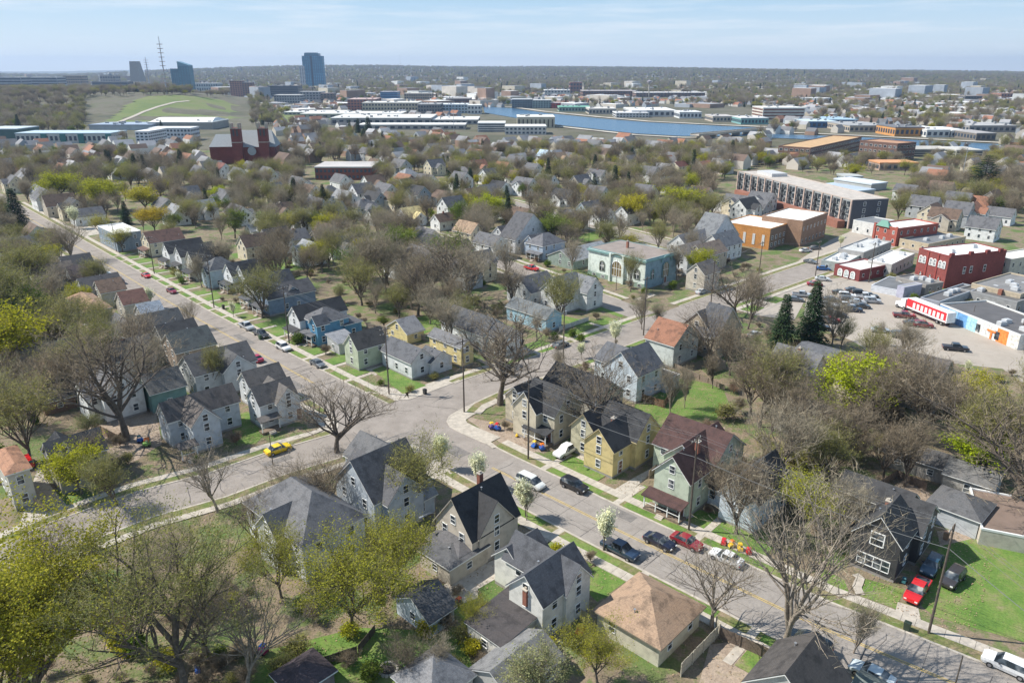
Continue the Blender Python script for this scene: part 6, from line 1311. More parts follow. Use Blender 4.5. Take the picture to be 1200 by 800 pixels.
LOT = [((985, 342), BLK), ((992, 346), WHT), ((1000, 339), GRY), ((1008, 343), BLK), ((1014, 347), WHT), ((1020, 346), BLK), ((1022, 352), SIL), ((1005, 353), SIL), ((995, 351), DGR), ((990, 358), WHT), ((1010, 358), DGR), ((1000, 362), NAV), ((975, 350), GRY), ((968, 357), SIL), ((972, 366), DGR), ((982, 368), NAV), ((968, 375), GRY), ((974, 374), RED), ((962, 383), BLK), ((1060, 369), MRD), ((1070, 378), DGR), ((1082, 380), MRD), ((1032, 386), SIL), ((1056, 392), GRY), ((940, 345), SIL), ((932, 350), GRY)]
CNAME = {WHT: 'white', SIL: 'silver', BLK: 'black', NAV: 'navy', RED: 'red', MRD: 'maroon', GRY: 'grey', DGR: 'charcoal'}
for i, ((x, y), c) in enumerate(LOT):
    t = car(('sedan', 'suv', 'sedan', 'suv', 'pickup')[i % 5], x, y, R_(-14)+random.uniform(-.06, .06), c, None); p = at(x, y); AUTO.append((t, '%s car in the parking lot' % CNAME[c], p.x, p.y, 1.4, None)); t['group'] = 'cars in the parking lot'
# red and white truck with trailer
a, b = at(1066, 362, .5), at(1113, 381, .5); d = Vector((b.x-a.x, b.y-a.y)); L = d.length; t = thing('box_truck', 'white truck with a long red and white semi trailer in the lot', 'truck', (a.x, a.y, 0), math.atan2(d.y, d.x))
MR, MWH = plain('red_vinyl', (.62, .03, .04), .5), plain('white_vinyl', (.72, .72, .72), .5)
m = MB(); m.box(0, -1.3, 1.1, L, 1.3, 3.7); m.build('trailer', MR, t); m = MB(); m.box(0, -1.32, 3.7, L, 1.32, 3.78); m.box(L*.98, -1.32, 1.1, L+.05, 1.32, 3.7); m.build('trailer_trim', MWH, t)
for k in range(8): m = MB(); m.box(L*(.16+.1*k), -1.34, 1.7, L*(.22+.1*k), -1.305, 3.1); m.build('white_panel', MWH, t)
m = MB(); m.box(L*.02, -1.34, 1.15, L*.97, -1.305, 1.6); m.build('white_panel', MWH, t)
m = MB(); m.box(-4.2, -1.15, .6, -2.6, 1.15, 1.7); m.hexa([(-2.8, -1.15, .6), (-.6, -1.15, .6), (-.6, 1.15, .6), (-2.8, 1.15, .6)], [(-2.3, -1.1, 3.0), (-.7, -1.1, 3.1), (-.7, 1.1, 3.1), (-2.3, 1.1, 3.0)]); m.build('cab', MWH, t)
m = MB(); m.hexa([(-2.72, -1.0, 1.75), (-2.6, -1.0, 1.75), (-2.6, 1.0, 1.75), (-2.72, 1.0, 1.75)], [(-2.44, -1.0, 2.8), (-2.3, -1.0, 2.8), (-2.3, 1.0, 2.8), (-2.44, 1.0, 2.8)]); m.build('windscreen', M_GLASS, t)
for x in (-3.4, -.9, L*.78, L*.88):
    for y in (-1.05, 1.05): w = obj('wheel', TY, t, (x, y, .5)); w.scale = (1.5, 1.6, 1.5); obj('rim', RI, w)
# ------------------------------------------------------------------ poles and wires
POLES = {}
def pole(key, px, yb, yt, label, arms=1, transformer=False, lamp=False, ang=AU, r=.16):
    p = at(px, yb); h = min(height(px, yb, yt), 15); t = thing('utility_pole', label, 'utility pole', p, ang)
    m = MB(); m.tube([(0, 0, 0), (0, 0, h*.5), (0, 0, h)], [r, r*.85, r*.65], 8); m.build('pole', M_POLE, t)
    for k in range(arms):
        m = MB(); m.box(-1.25, .10, h-.7-k*1.0, 1.25, .22, h-.55-k*1.0); c = m.build('crossarm', M_POLE, t)
        for x in (-1.1, -.4, .4, 1.1): q = MB(); q.tube([(x, .16, h-.55-k), (x, .16, h-.32-k)], .05, 6); q.build('insulator', plain('porcelain', (.5, .5, .48), .3), c)
    if transformer: m = MB(); m.tube([(.42, 0, h-2.9), (.42, 0, h-1.9)], .26, 10); m.build('transformer', M_METAL, t)
    if lamp: m = MB(); m.tube([(0, 0, h-2.4), (-1.2, 0, h-1.9), (-2.2, 0, h-1.9)], .04, 5); m.box(-2.7, -.14, h-2.02, -2.1, .14, h-1.86); m.build('lamp_arm', M_METAL, t)
    POLES[key] = (p, h, ang); return t
PD = [('c', 456, 462, 383, 'dark pole on the verge of the bright corner lawn', 2, 1, 0), ('d', 544, 483, 393, 'dark utility pole on the rounded kerb at the junction', 1, 1, 0), ('e', 619, 538, 443, 'tall dark utility pole in front of the cream corner house', 1, 0, 1), ('f', 807, 621, 508, 'dark utility pole on the verge before the maroon roofed house', 1, 0, 0),
 ('g', 1088, 742, 590, 'leaning brown utility pole on the verge beside the red pickup', 1, 0, 0), ('b', 339, 403, 335, 'utility pole on the far verge before the bright blue house', 1, 1, 0), ('a', 251, 361, 297, 'dark utility pole on the far verge by the white gabled row', 1, 1, 0), ('y', 181, 321, 277, 'utility pole on the far verge beside the red car', 1, 0, 0), ('x', 137, 295, 262, 'utility pole at the corner of the slate blue block', 1, 0, 0),
 ('h', 660, 420, 355, 'dark utility pole on the cross street verge by the light blue house', 1, 1, 0), ('i', 754, 393, 318, 'utility pole beside the bare trees opposite the church hall', 1, 0, 0), ('j', 832, 366, 305, 'utility pole right of the church hall across the street', 1, 0, 0), ('k', 887, 341, 282, 'utility pole on the cross street kerb near the lot', 1, 0, 0), ('l', 955, 326, 282, 'utility pole at the parking lot entrance', 1, 0, 0), ('m', 1018, 331, 284, 'yellowish utility pole beside the dark red brick shop', 1, 0, 0), ('n', 1194, 402, 345, 'utility pole at the mural row by the right edge', 1, 1, 0), ('o', 549, 258, 228, 'thin pole among trees in the middle blocks', 0, 0, 0), ('p', 722, 340, 304, 'pole on the pavement before the church hall', 0, 0, 0), ('q', 690, 284, 250, 'pole behind the pale metal roof', 0, 0, 0), ('r', 1138, 380, 358, 'short pole against the painted shop wall', 0, 0, 0), ('s', 1112, 830, 768, 'short wooden post at the bottom edge of the street', 0, 0, 0), ('t', 512, 640, 583, 'pale street light post left of the black gabled roof', 0, 0, 1), ('u', 320, 545, 510, 'thin post on the side street verge', 0, 0, 0)]
for k, px, yb, yt, lb, ar, tr, la in PD: pole(k, px, yb, yt, lb, ar, bool(tr), bool(la), AL if k in 'efg' else AU, .16 if ar else .09)
M_WIRE = plain('wire_metal', (.20, .20, .20), .5, .2)
p = Vector((62.5, 30.0, 0)); POLES['z'] = (p, 12.5, AL); 
t = thing('utility_pole', 'utility pole beyond the right edge of the photo', 'utility pole', p, AL); m = MB(); m.tube([(0, 0, 0), (0, 0, 12.5)], [.16, .1], 8); m.build('pole', M_POLE, t)
WL = {'x': 'the slate blue block', 'y': 'the red car', 'a': 'the white gabled row', 'b': 'the navy house', 'c': 'the sage green house', 'd': 'the junction', 'e': 'the rounded kerb', 'f': 'the yellow house', 'g': 'the black house'}
def wire(k1, k2, off, dz, nm, r=.016):
    (p, h1, a1), (q, h2, a2) = POLES[k1], POLES[k2]; A_ = Vector((p.x+off*math.cos(a1), p.y+off*math.sin(a1), h1+dz)); B_ = Vector((q.x+off*math.cos(a2), q.y+off*math.sin(a2), h2+dz)); L = (B_-A_).length
    pts = [A_.lerp(B_, i/12)-Vector((0, 0, 4*L*.022*(i/12)*(1-i/12))) for i in range(13)]; m = MB(); m.tube(pts, r, 4); return tag(m.build('overhead_wire', M_WIRE), nm, 'wire', 'overhead wires along the streets')
wires = [('x', 'y', 'by the slate blue block'), ('y', 'a', 'above the maroon parked car'), ('a', 'b', 'above the silver pickup'), ('b', 'c', 'before the sage green house'), ('c', 'd', 'across the junction'), ('d', 'e', 'before the cream corner house'), ('e', 'f', 'before the yellow house'), ('f', 'g', 'before the pale blue house'), ('g', 'z', 'over the right lawn'), ('d', 'h', 'along the cross street bare trees'), ('h', 'i', 'above the light blue gabled house'), ('i', 'j', 'by the stone chapel'), ('j', 'k', 'by the far kerb tree'), ('k', 'l', 'near the parking lot entrance')]
for k1, k2, nm in wires:
    for off, dz, w_ in ((-1.1, -.32, 'Outer'), (.4, -.32, 'Middle'), (1.1, -.32, 'Inner')): wire(k1, k2, off, dz, '%s thin overhead wire between poles %s' % (w_.lower(), nm))
    if k1 in 'efg': wire(k1, k2, 0, -3.2, 'thick pale low cable between poles %s' % nm, .035)
# ------------------------------------------------------------------ yard things
def toy(px, py, c1, c2, label, s=1.0):
    p = at(px, py); t = thing('toy_car', label, 'toy', (p.x, p.y, .1), random.uniform(0, 6)); m = MB(); m.hexa([(-.45, -.3, .15), (.45, -.3, .15), (.45, .3, .15), (-.45, .3, .15)], [(-.40, -.28, .5), (.3, -.28, .45), (.3, .28, .45), (-.40, .28, .5)]); m.build('body', plain('toy_plastic', c1, .4), t)
    m = MB(); m.hexa([(-.35, -.28, .85), (.15, -.28, .85), (.15, .28, .85), (-.35, .28, .85)], [(-.25, -.2, .98), (.05, -.2, .98), (.05, .2, .98), (-.25, .2, .98)])
    for x in (-.33, .12):
        for y in (-.26, .22): m.box(x, y, .5, x+.05, y+.04, .85)
    m.build('canopy', plain('toy_plastic', c2, .4), t)
    for x in (-.3, .3):
        for y in (-.3, .3): w = obj('wheel', TY, t, (x, y, .14)); w.scale = (.42, .5, .42)
    t.scale = (s, s, s)
RD, YL, OR, BLU, PUR = (.6, .02, .03), (.75, .5, .02), (.75, .18, .02), (.03, .12, .45), (.12, .08, .25)
for a in ((576, 502, PUR, YL, 'purple and yellow toy car on the strip before the corner house', 1.3), (583, 504, BLU, RD, 'red toy car beside the purple one before the corner house', 1.4), (606, 512, YL, YL, 'small yellow toy before the cream corner house', .6), (626, 524, BLU, YL, 'yellow topped toy car beside the tall dark pole', 1.2), (635, 527, BLU, OR, 'orange and blue toy car by the cream house porch', 1.3),
 (848, 638, RD, RD, 'red toy car first in the row behind the white sedan', 1.1), (857, 641, YL, OR, 'orange toy car second in the row behind the white sedan', 1.1), (867, 645, YL, YL, 'yellow toy car third in the row behind the white sedan', 1.1), (877, 649, RD, RD, 'red toy car last in the row behind the white sedan', 1.1),
 (726, 456, RD, RD, 'red toy car behind the light blue gabled house, left', 1.2), (734, 463, RD, TEAL, 'red and teal toy car behind the light blue gabled house', 1.3), (744, 464, RD, RD, 'small red toy against the white wall', .8), (680, 742, OR, YL, 'orange and yellow garden toy left of the tan bungalow', 1.4), (308, 765, (.3, .02, .1), BLU, 'crimson and blue toy on the lower left lawn', 1.3), (537, 708, DGR, RD, 'red umbrella topped seat on the small lawn', 1.1), (232, 788, BLU, BLU, 'blue plastic toy in the lower left garden', .9), (172, 523, (.2, .4, .1), OR, 'orange and green toy car in the left driveway', 1.6), (165, 518, BLU, TEAL, 'blue toy beside the orange one in the left driveway', 1.3), (1059, 683, TEAL, TEAL, 'teal toy at the corner of the black house', .9), (592, 408, YL, YL, 'yellow toy slide on the verge near the white house stairs', 1.4)): toy(*a)
# rubbish bins
def bin_(px, py, c, label):
    p = at(px, py); t = thing('wheelie_bin', label, 'bin', (p.x, p.y, .12), AL); m = MB(); m.hexa([(-.25, -.3, 0), (.25, -.3, 0), (.25, .3, 0), (-.25, .3, 0)], [(-.3, -.36, 1.0), (.3, -.36, 1.0), (.3, .36, 1.0), (-.3, .36, 1.0)]); m.build('bin_body', plain('bin_plastic', c, .5), t); m = MB(); m.hexa([(-.32, -.4, 1.0), (.32, -.4, 1.0), (.32, .38, 1.0), (-.32, .38, 1.0)], [(-.28, -.3, 1.1), (.28, -.3, 1.1), (.28, .34, 1.06), (-.28, .34, 1.06)]); m.build('lid', plain('bin_plastic', tuple(v*.7 for v in c), .5), t)
for a in ((640, 520, (.03, .03, .03), 'black wheelie bin at the side of the cream house'), (262, 362, (.03, .03, .03), 'black bins on the far verge beside the pole'), (305, 398, (.05, .1, .05), 'dark green bin near the parked pickups'), (1108, 632, (.35, .2, .12), 'brown box left on the path by the double garage'), (1062, 738, (.03, .05, .03), 'dark bin on the verge left of the driveway'), (498, 462, (.03, .03, .03), 'small black bin at the corner pavement')): bin_(*a)
# fences: every board a part
def fence(pix, h, c, label, step=.16, gap=.012):
    P = [at(a, b) for a, b in pix]; t = thing('wooden_fence', label, 'fence', P[0]); M = plain('fence_board', c, .9, 0, .3, 4); bm = {}
    n = 0
    for a, b in zip(P, P[1:]):
        d = b-a; L = d.length; u = d.normalized(); an = math.atan2(d.y, d.x); W = .28
        if 'b' not in bm: q = MB(); q.box(0, -.02, .04, W-gap, .02, h); bm['b'] = q.mesh('board', M); q = MB(); q.box(-.06, -.12, 0, .06, -.02, h+.08); bm['p'] = q.mesh('post', M)
        for i in range(int(L/W)):
            if n > 280: break
            o = obj('board', bm['b'], t, a-P[0]+u*i*W, an); o.scale = (1, 1, random.uniform(.96, 1.03)); n += 1
        for i in range(int(L/2.4)+1): obj('post', bm['p'], t, a-P[0]+u*min(L, i*2.4), an)
fence([(812, 412), (850, 432), (828, 440)], 1.8, (.30, .26, .22), 'grey board fence beside the rust roofed house and chapel')
fence([(752, 470), (778, 478), (790, 462)], 1.6, (.16, .09, .055), 'brown board fence behind the light blue gabled house')
fence([(797, 792), (842, 745), (838, 735)], 1.8, (.42, .38, .30), 'tall board fence beside the tan bungalow')
fence([(843, 747), (905, 775)], 1.6, (.14, .105, .08), 'dark board fence by the foreground bare tree')
fence([(112, 505), (140, 520), (152, 508)], 1.8, (.30, .20, .13), 'brown board fence behind the olive tan house')
fence([(775, 424), (800, 436), (850, 458)], 1.2, (.22, .17, .13), 'low board fence along the back lawn')
fence([(430, 385), (500, 400)], 1.5, (.25, .21, .17), 'board fence behind the sage green house')
fence([(345, 790), (420, 765), (440, 740)], 1.1, (.10, .08, .06), 'low dark fence in the lower left lawn')
m = MB(); p = at(460, 782)
t = thing('fire_pit', 'round stone fire pit on the lower left lawn', 'fire pit', at(455, 785))
for k in range(16): a = 2*math.pi*k/16; q = MB(); q.box(-.16, -.12, 0, .16, .12, .28); o = q.build('stone', M_STONE, t); o.location = (1.0*math.cos(a), 1.0*math.sin(a), .02); o.rotation_euler = (0, 0, a+math.pi/2)
m = MB(); m.tube([(0, 0, 0), (0, 0, .06)], .85, 14); m.build('ash_bed', plain('ash', (.05, .045, .04), .95), t)

fence([(296, 318), (330, 330), (352, 322)], 1.6, (.30, .25, .19), 'tan board fence behind the pointed gable house')
fence([(505, 365), (545, 352), (570, 362)], 1.6, (.20, .16, .13), 'brown board fence above the long white house')
fence([(655, 388), (690, 376)], 1.2, (.55, .54, .50), 'pale picket fence beside the light blue cottage')
fence([(860, 560), (935, 520)], 1.6, (.24, .19, .15), 'brown board fence behind the pale blue house')
fence([(985, 600), (1050, 560), (1085, 575)], 1.5, (.17, .13, .10), 'dark board fence behind the black house')
fence([(55, 600), (10, 575)], 1.4, (.30, .22, .16), 'reddish board fence beside the beige house at the left edge')
fence([(600, 735), (660, 712), (700, 735)], 1.3, (.30, .27, .22), 'grey board fence between the white house and the tan bungalow')
fence([(760, 560), (795, 530)], 1.4, (.25, .20, .15), 'board fence between the yellow house and the maroon roofed house')
# ------------------------------------------------------------------ fill: trees in the yards of the near and middle blocks
def road_clear(x, y, r):
    p = Vector((x, y))
    for line, w in roads:
        for a, b in zip(line, line[1:]):
            a, b = Vector(a), Vector(b); d = b-a; t = max(0, min(1, (p-a).dot(d)/d.dot(d)))
            if (a+d*t-p).length < w+r: return False
    return True
def clear(x, y, r=1.0, lawn=True):
    if not road_clear(x, y, 4.0): return False
    if any(abs(P[0][0]-x) < 60 and abs(P[0][1]-y) < 90 and pip(x, y, P) for P in FOOT): return False
    if lawn and any(pip(x, y, P) for P in NOTREE): return False
    return True
ntree = sum(1 for a in AUTO if a[1] in TREES and TREES[a[1]][0][3] == 'tree')
KINDS = ['bare']*7+['bareG']*5+['olive']*5+['ygsp', 'green', 'pale', 'yg', 'skel', 'thin']
tries = 0; r2 = random.Random(42)
def inview(x, y, m=60):
    q = proj(x, y); return -m < q[0] < 1200+m and q[1] < 830
while ntree < TMAX and tries < 30000:
    tries += 1
    d = 78+(305-78)*math.sqrt(r2.random()); a = r2.uniform(-.68, .68); x, y = d*math.sin(a), d*math.cos(a); q = proj(x, y)
    if not inview(x, y) or not clear(x, y): continue
    if q[1] > 430 and 240 < q[0] < 860: continue
    if q[1] > 640 or (160 < q[0] < 380 and q[1] > 425): continue
    if any((x-c[0])**2+(y-c[1])**2 < (4.6 if d < 150 else 5.2)**2 for c in TLIST): continue
    # keep the rows of houses that the photograph shows clear of trees in front
    if 120 < q[0] < 520 and abs(q[1]-(250+(q[0]-100)*.50)) < 52 and r2.random() < .88: continue
    if 560 < q[0] < 860 and 300 < q[1] < 430 and r2.random() < .92: continue
    if q[0] > 925 and 255 < q[1] < 360: continue
    if q[0] > 1085 and 255 < q[1] < 470: continue
    if q[0] > 925 and q[1] < 425 and r2.random() < .85: continue
    if 840 < q[0] < 1000 and 262 < q[1] < 335: continue
    k = r2.choice(KINDS); h = r2.uniform(11, 17) if k not in ('thin', 'pale') else r2.uniform(6, 9)
    if k in ('yg', 'ygsp'): h = r2.uniform(8, 12)
    tree(k, x, y, h, None, r2.uniform(.85, 1.15)); ntree += 1
for _ in range(90):
    q = (r2.uniform(850, 1130), r2.uniform(420, 600)); p = at(*q)
    if q[1] > 440+(1150-q[0])*.75 or not clear(p.x, p.y, lawn=False): continue
    tree(r2.choice(('brush', 'brush', 'brushR', 'bushO')), p.x, p.y, r2.uniform(2, 4.5), None, r2.uniform(1.1, 1.6))
ns = 0; tries = 0
while ns < 240 and tries < 20000:
    tries += 1
    d = 70+(260-70)*math.sqrt(r2.random()); a = r2.uniform(-.68, .68); x, y = d*math.sin(a), d*math.cos(a)
    if not inview(x, y) or not clear(x, y): continue
    if any((x-c[0])**2+(y-c[1])**2 < 1.6**2 for c in TLIST): continue
    tree(r2.choice(('brush', 'brush', 'brush', 'bush', 'bushO', 'brushR')), x, y, r2.uniform(1.2, 3.0), None, r2.uniform(1, 1.5)); ns += 1
# ------------------------------------------------------------------ far woods: instanced from the trees already standing, one object per kind
def protos(kind):
    return [[o for o in t.children if o.name.startswith(n)] for t in [a[0] for a in AUTO if a[1] == kind][:3] for n in ('crown', 'leaves', 'needles')]
def scatter(name, label, pts, src, scale_base):
    """pts: list of (x, y, z, s); src: objects of one tree (trunk, crown, leaves) whose meshes are instanced"""
    me = bpy.data.meshes.new(name); me.from_pydata([p[:3] for p in pts], [], [])
    at_ = me.attributes.new('sz', 'FLOAT_VECTOR', 'POINT'); at_.data.foreach_set('vector', [v for p in pts for v in (p[3]*p[4], p[3]*p[4], p[3])])
    ar = me.attributes.new('rt', 'FLOAT_VECTOR', 'POINT'); ar.data.foreach_set('vector', [v for p in pts for v in (0, 0, random.uniform(0, 6.28))])
    o = tag(obj(name, me), kind='stuff'); o['label'] = label; o['category'] = 'woods'
    ng = bpy.data.node_groups.new(name, 'GeometryNodeTree'); ng.interface.new_socket('Geometry', in_out='INPUT', socket_type='NodeSocketGeometry'); ng.interface.new_socket('Geometry', in_out='OUTPUT', socket_type='NodeSocketGeometry')
    gi = ng.nodes.new('NodeGroupInput'); go = ng.nodes.new('NodeGroupOutput'); jn = ng.nodes.new('GeometryNodeJoinGeometry')
    for s in src:
        oi = ng.nodes.new('GeometryNodeObjectInfo'); oi.inputs['Object'].default_value = s; oi.transform_space = 'ORIGINAL'; oi.inputs['As Instance'].default_value = True
        ip_ = ng.nodes.new('GeometryNodeInstanceOnPoints'); sa = ng.nodes.new('GeometryNodeInputNamedAttribute'); sa.data_type = 'FLOAT_VECTOR'; sa.inputs['Name'].default_value = 'sz'
        ra = ng.nodes.new('GeometryNodeInputNamedAttribute'); ra.data_type = 'FLOAT_VECTOR'; ra.inputs['Name'].default_value = 'rt'
        ng.links.new(gi.outputs[0], ip_.inputs['Points']); ng.links.new(oi.outputs['Geometry'], ip_.inputs['Instance']); ng.links.new(sa.outputs[0], ip_.inputs['Scale']); ng.links.new(ra.outputs[0], ip_.inputs['Rotation']); ng.links.new(ip_.outputs[0], jn.inputs[0])
    ng.links.new(jn.outputs[0], go.inputs[0]); md = o.modifiers.new('woods', 'NODES'); md.node_group = ng; return o
BINS = {k: [] for k in ('bare', 'bareG', 'olive', 'yg', 'ygsp', 'green', 'spruce')}
names = {'bare': ('brown_woods', 'brown bare woods filling the far blocks and plains'), 'bareG': ('grey_woods', 'grey bare woods among the far blocks'), 'olive': ('olive_woods', 'olive budding woods of the far town'), 'yg': ('yellow_green_woods', 'scattered yellow green tree clumps of the far town'), 'ygsp': ('light_green_woods', 'light green budding trees of the far town'), 'green': ('green_woods', 'dark green leafy trees of the far town'), 'spruce': ('evergreen_woods', 'dark evergreen trees scattered on the far plains')}
wt = [('bare', .30), ('bareG', .23), ('olive', .24), ('ygsp', .09), ('yg', .06), ('green', .045), ('spruce', .03)]
import bisect
cum = list(np.cumsum([w for _, w in wt]))
RIVW = [[(at(*q).x, at(*q).y) for q in r] for r in (RIV1, RIV2)]
nf = 0
def blocked(x, y, z, h, w=5):
    b = proj(x, y, z); t = proj(x, y, z+h)[1]; wp = w*CF/math.hypot(x, y)
    return any(x0-wp < b[0] < x1+wp and t < y1 and b[1] > y0+2 for x0, x1, y0, y1 in PROT)
def addfar(n, d0, d1, smin, smax, sub_=None):
    global nf
    for _ in range(n):
        d = math.sqrt(r2.uniform(d0*d0, d1*d1)); a = r2.uniform(-.66, .66); x, y = d*math.sin(a), d*math.cos(a)
        q = proj(x, y)
        if d < 900:
            if not clear(x, y): continue
            if d < 430 and any((x-c[0])**2+(y-c[1])**2 < 20 for c in TLIST): continue
            if d < 430 and 560 < q[0] < 860 and 290 < q[1] and r2.random() < .9: continue
            if d < 430 and q[0] > 925 and 262 < q[1]: continue
            if 840 < q[0] < 1000 and 255 < q[1] < 335: continue
            if d < 430 and 120 < q[0] < 520 and abs(q[1]-(250+(q[0]-100)*.50)) < 45 and r2.random() < .85: continue
        elif any(pip(x, y, P) for P in NOTREE): continue
        if any(pip(x, y, P) for P in RIVW): continue
        # built-up pockets stay thinner
        den = math.sin(x*.010+1.3)*math.sin(y*.0085+x*.003)
        if 450 < d < 2000 and den > .35 and r2.random() < .6: continue
        if 340 < q[0] < 830 and 112 < q[1] < 160 and r2.random() < .68: continue
        if q[0] > 830 and 128 < q[1] < 172 and r2.random() < .5: continue
        k = wt[bisect.bisect(cum, r2.random()*cum[-1])][0]; s = r2.uniform(smin, smax)*(.85 if k in ('yg', 'ygsp') else 1)
        if blocked(x, y, gz(x, y), s*11): continue
        BINS[k].append((x, y, gz(x, y)-.3, s, r2.uniform(.75, 1.1))); nf += 1
addfar(700, 290, 400, .8, 1.25); addfar(1500, 400, 640, .8, 1.35); addfar(4200, 640, 1160, .8, 1.45); addfar(10000, 1160, 2200, .8, 1.5); addfar(11000, 2200, 4100, 1.0, 1.9); addfar(16000, 4100, 7200, 1.3, 2.4)
for _ in range(1500):      # wooded slope at the left
    x = r2.uniform(-1160, -425); y = r2.uniform(890, 1420)
    if any(pip(x, y, P) for P in NOTREE) or blocked(x, y, gz(x, y), 11): continue
    k = r2.choice(('bare', 'bare', 'bareG', 'olive')); BINS[k].append((x, y, gz(x, y)-.3, r2.uniform(.8, 1.2), 1.2))
for _ in range(420):      # trees along the near river bank and round the mill
    u, v = r2.uniform(880, 1230), r2.uniform(170, 196); v += (u-900)*.02; p = at(u, v)
    if any(pip(p.x, p.y, P) for P in RIVW+NOTREE) or any(pip(p.x, p.y, P) for P in FOOT) or (v < 200 and blocked(p.x, p.y, 0, 7, 2)): continue
    k = r2.choice(('bare', 'bareG', 'olive', 'bare', 'ygsp')); BINS[k].append((p.x, p.y, -.2, r2.uniform(.55, .9), 1.0))
for _ in range(260):      # trees between the mill, the apartments and the shops
    u, v = r2.uniform(845, 1200), r2.uniform(186, 252)
    if u < 1040 and v > 188+max(0, u-866)*.2: continue
    if 905 < u < 1075 and v < 193 or 1000 < u < 1062 and 208 < v < 240: continue
    p = at(u, v)
    if not clear(p.x, p.y): continue
    k = r2.choice(('bare', 'bareG', 'olive', 'bare', 'bareG', 'ygsp')); BINS[k].append((p.x, p.y, -.2, r2.uniform(.6, 1.0), 1.0))
for k, pts in BINS.items():
    src = [a[0] for a in AUTO if a[1] == k]; 
    for j, t in enumerate(src[:2] if k in ('bare', 'bareG', 'olive') else src[:1]):
        sub_pts = pts[j::2] if k in ('bare', 'bareG', 'olive') else pts
        if sub_pts: scatter(names[k][0], names[k][1]+(', second stand' if j else ''), sub_pts, list(t.children), 1)
# ------------------------------------------------------------------ far town: houses too many to count
def P2(x, y, g0, c, s, u, v, z): return (x+u*c-v*s, y+u*s+v*c, g0+z)
m = MB(); nh = 0
cols_w = [(.62, .62, .60), (.5, .45, .36), (.33, .36, .40), (.55, .5, .44), (.3, .2, .15)]; cols_r = [(.14, .14, .145), (.22, .22, .23), (.13, .09, .07), (.32, .32, .33), (.28, .13, .08)]
for _ in range(5200):
    d = math.sqrt(r2.uniform(490**2, 4300**2)) if r2.random() < .6 else r2.uniform(490, 1900); a = r2.uniform(-.66, .66); x, y = d*math.sin(a), d*math.cos(a)
    if not road_clear(x, y, 3) or any(pip(x, y, P) for P in NOTREE) or any(pip(x, y, P) for P in RIVW) or gz(x, y) > 4 and d < 2000: continue
    if x < -.32*y and d > 780 and d < 1700: continue
    if blocked(x, y, gz(x, y), 6, 3): continue
    an = AU+(r2.choice((0, math.pi/2)))+r2.uniform(-.05, .05); w, l, h = r2.uniform(3.5, 5), r2.uniform(5, 7.5), r2.uniform(3, 5.5); big = r2.random() < .10
    if big and 1050 < d < 3300 and 300 < proj(x, y)[0]: w, l, h = r2.uniform(10, 22), r2.uniform(14, 35), r2.uniform(4, 8)
    else: big = False
    g0 = gz(x, y); c, s = math.cos(an), math.sin(an)
    def P_(u, v, z): return (x+u*c-v*s, y+u*s+v*c, g0+z)
    m.mi = r2.randrange(5); n = len(m.v); m.v += [P_(-w, -l, -1), P_(w, -l, -1), P_(w, l, -1), P_(-w, l, -1), P_(-w, -l, h), P_(w, -l, h), P_(w, l, h), P_(-w, l, h), P_(0, -l, h+(0 if big else w*.85)), P_(0, l, h+(0 if big else w*.85))]
    fs = [((0, 1, 5, 4), 0), ((1, 2, 6, 5), 0), ((2, 3, 7, 6), 0), ((3, 0, 4, 7), 0), ((4, 5, 8), 0), ((6, 7, 9), 0)]
    for f, _q in fs: m.f.append(tuple(n+i for i in f)); m.m.append(m.mi)
    rm = 5+r2.randrange(5) if not big else 5+r2.choice((3, 3, 5, 5, 1))
    for f in ((5, 6, 9, 8), (7, 4, 8, 9)): m.f.append(tuple(n+i for i in f)); m.m.append(rm)
    nh += 1
for _ in range(420):      # office blocks and stores of the far town
    u = r2.random(); px_ = r2.uniform(250, 570) if u < .45 else (r2.uniform(-20, 160) if u < .6 else r2.uniform(560, 1200)); py_ = r2.uniform(97, 126) if px_ < 600 else r2.uniform(98, 122)
    if px_ < 200: py_ = r2.uniform(90, 97)
    p = at(px_, py_); x, y = p.x, p.y
    if any(pip(x, y, P) for P in NOTREE+RIVW): continue
    h = r2.uniform(5, 11) if r2.random() < .7 else r2.uniform(11, 26); g0 = gz(x, y)
    if blocked(x, y, g0, h, 12): continue
    w, l = r2.uniform(9, 26), r2.uniform(10, 24); an = AU+r2.choice((0, 1.57))
    c, s = math.cos(an), math.sin(an); m.mi = r2.choice((0, 1, 2, 3, 4, 2, 4)); n = len(m.v)
    m.v += [P2(x, y, g0, c, s, a_, b_, z_) for z_ in (-6, h) for a_, b_ in ((-w, -l), (w, -l), (w, l), (-w, l))]
    for f in ((0, 1, 5, 4), (1, 2, 6, 5), (2, 3, 7, 6), (3, 0, 4, 7)): m.f.append(tuple(n+i for i in f)); m.m.append(m.mi)
    m.f.append((n+4, n+5, n+6, n+7)); m.m.append(r2.choice((10, 8, 6, 5, 10)))
o = m.build('far_houses', [plain('far_town_wall', c, .9, 0, .15, .1) for c in cols_w]+[plain('far_town_roof', c, .9, 0, .2, .1) for c in cols_r]+[plain('far_town_roof', (.72, .71, .69), .8, 0, .1, .1)])
tag(o, 'rooftops and walls of the far town between the trees', 'houses', kind='stuff')
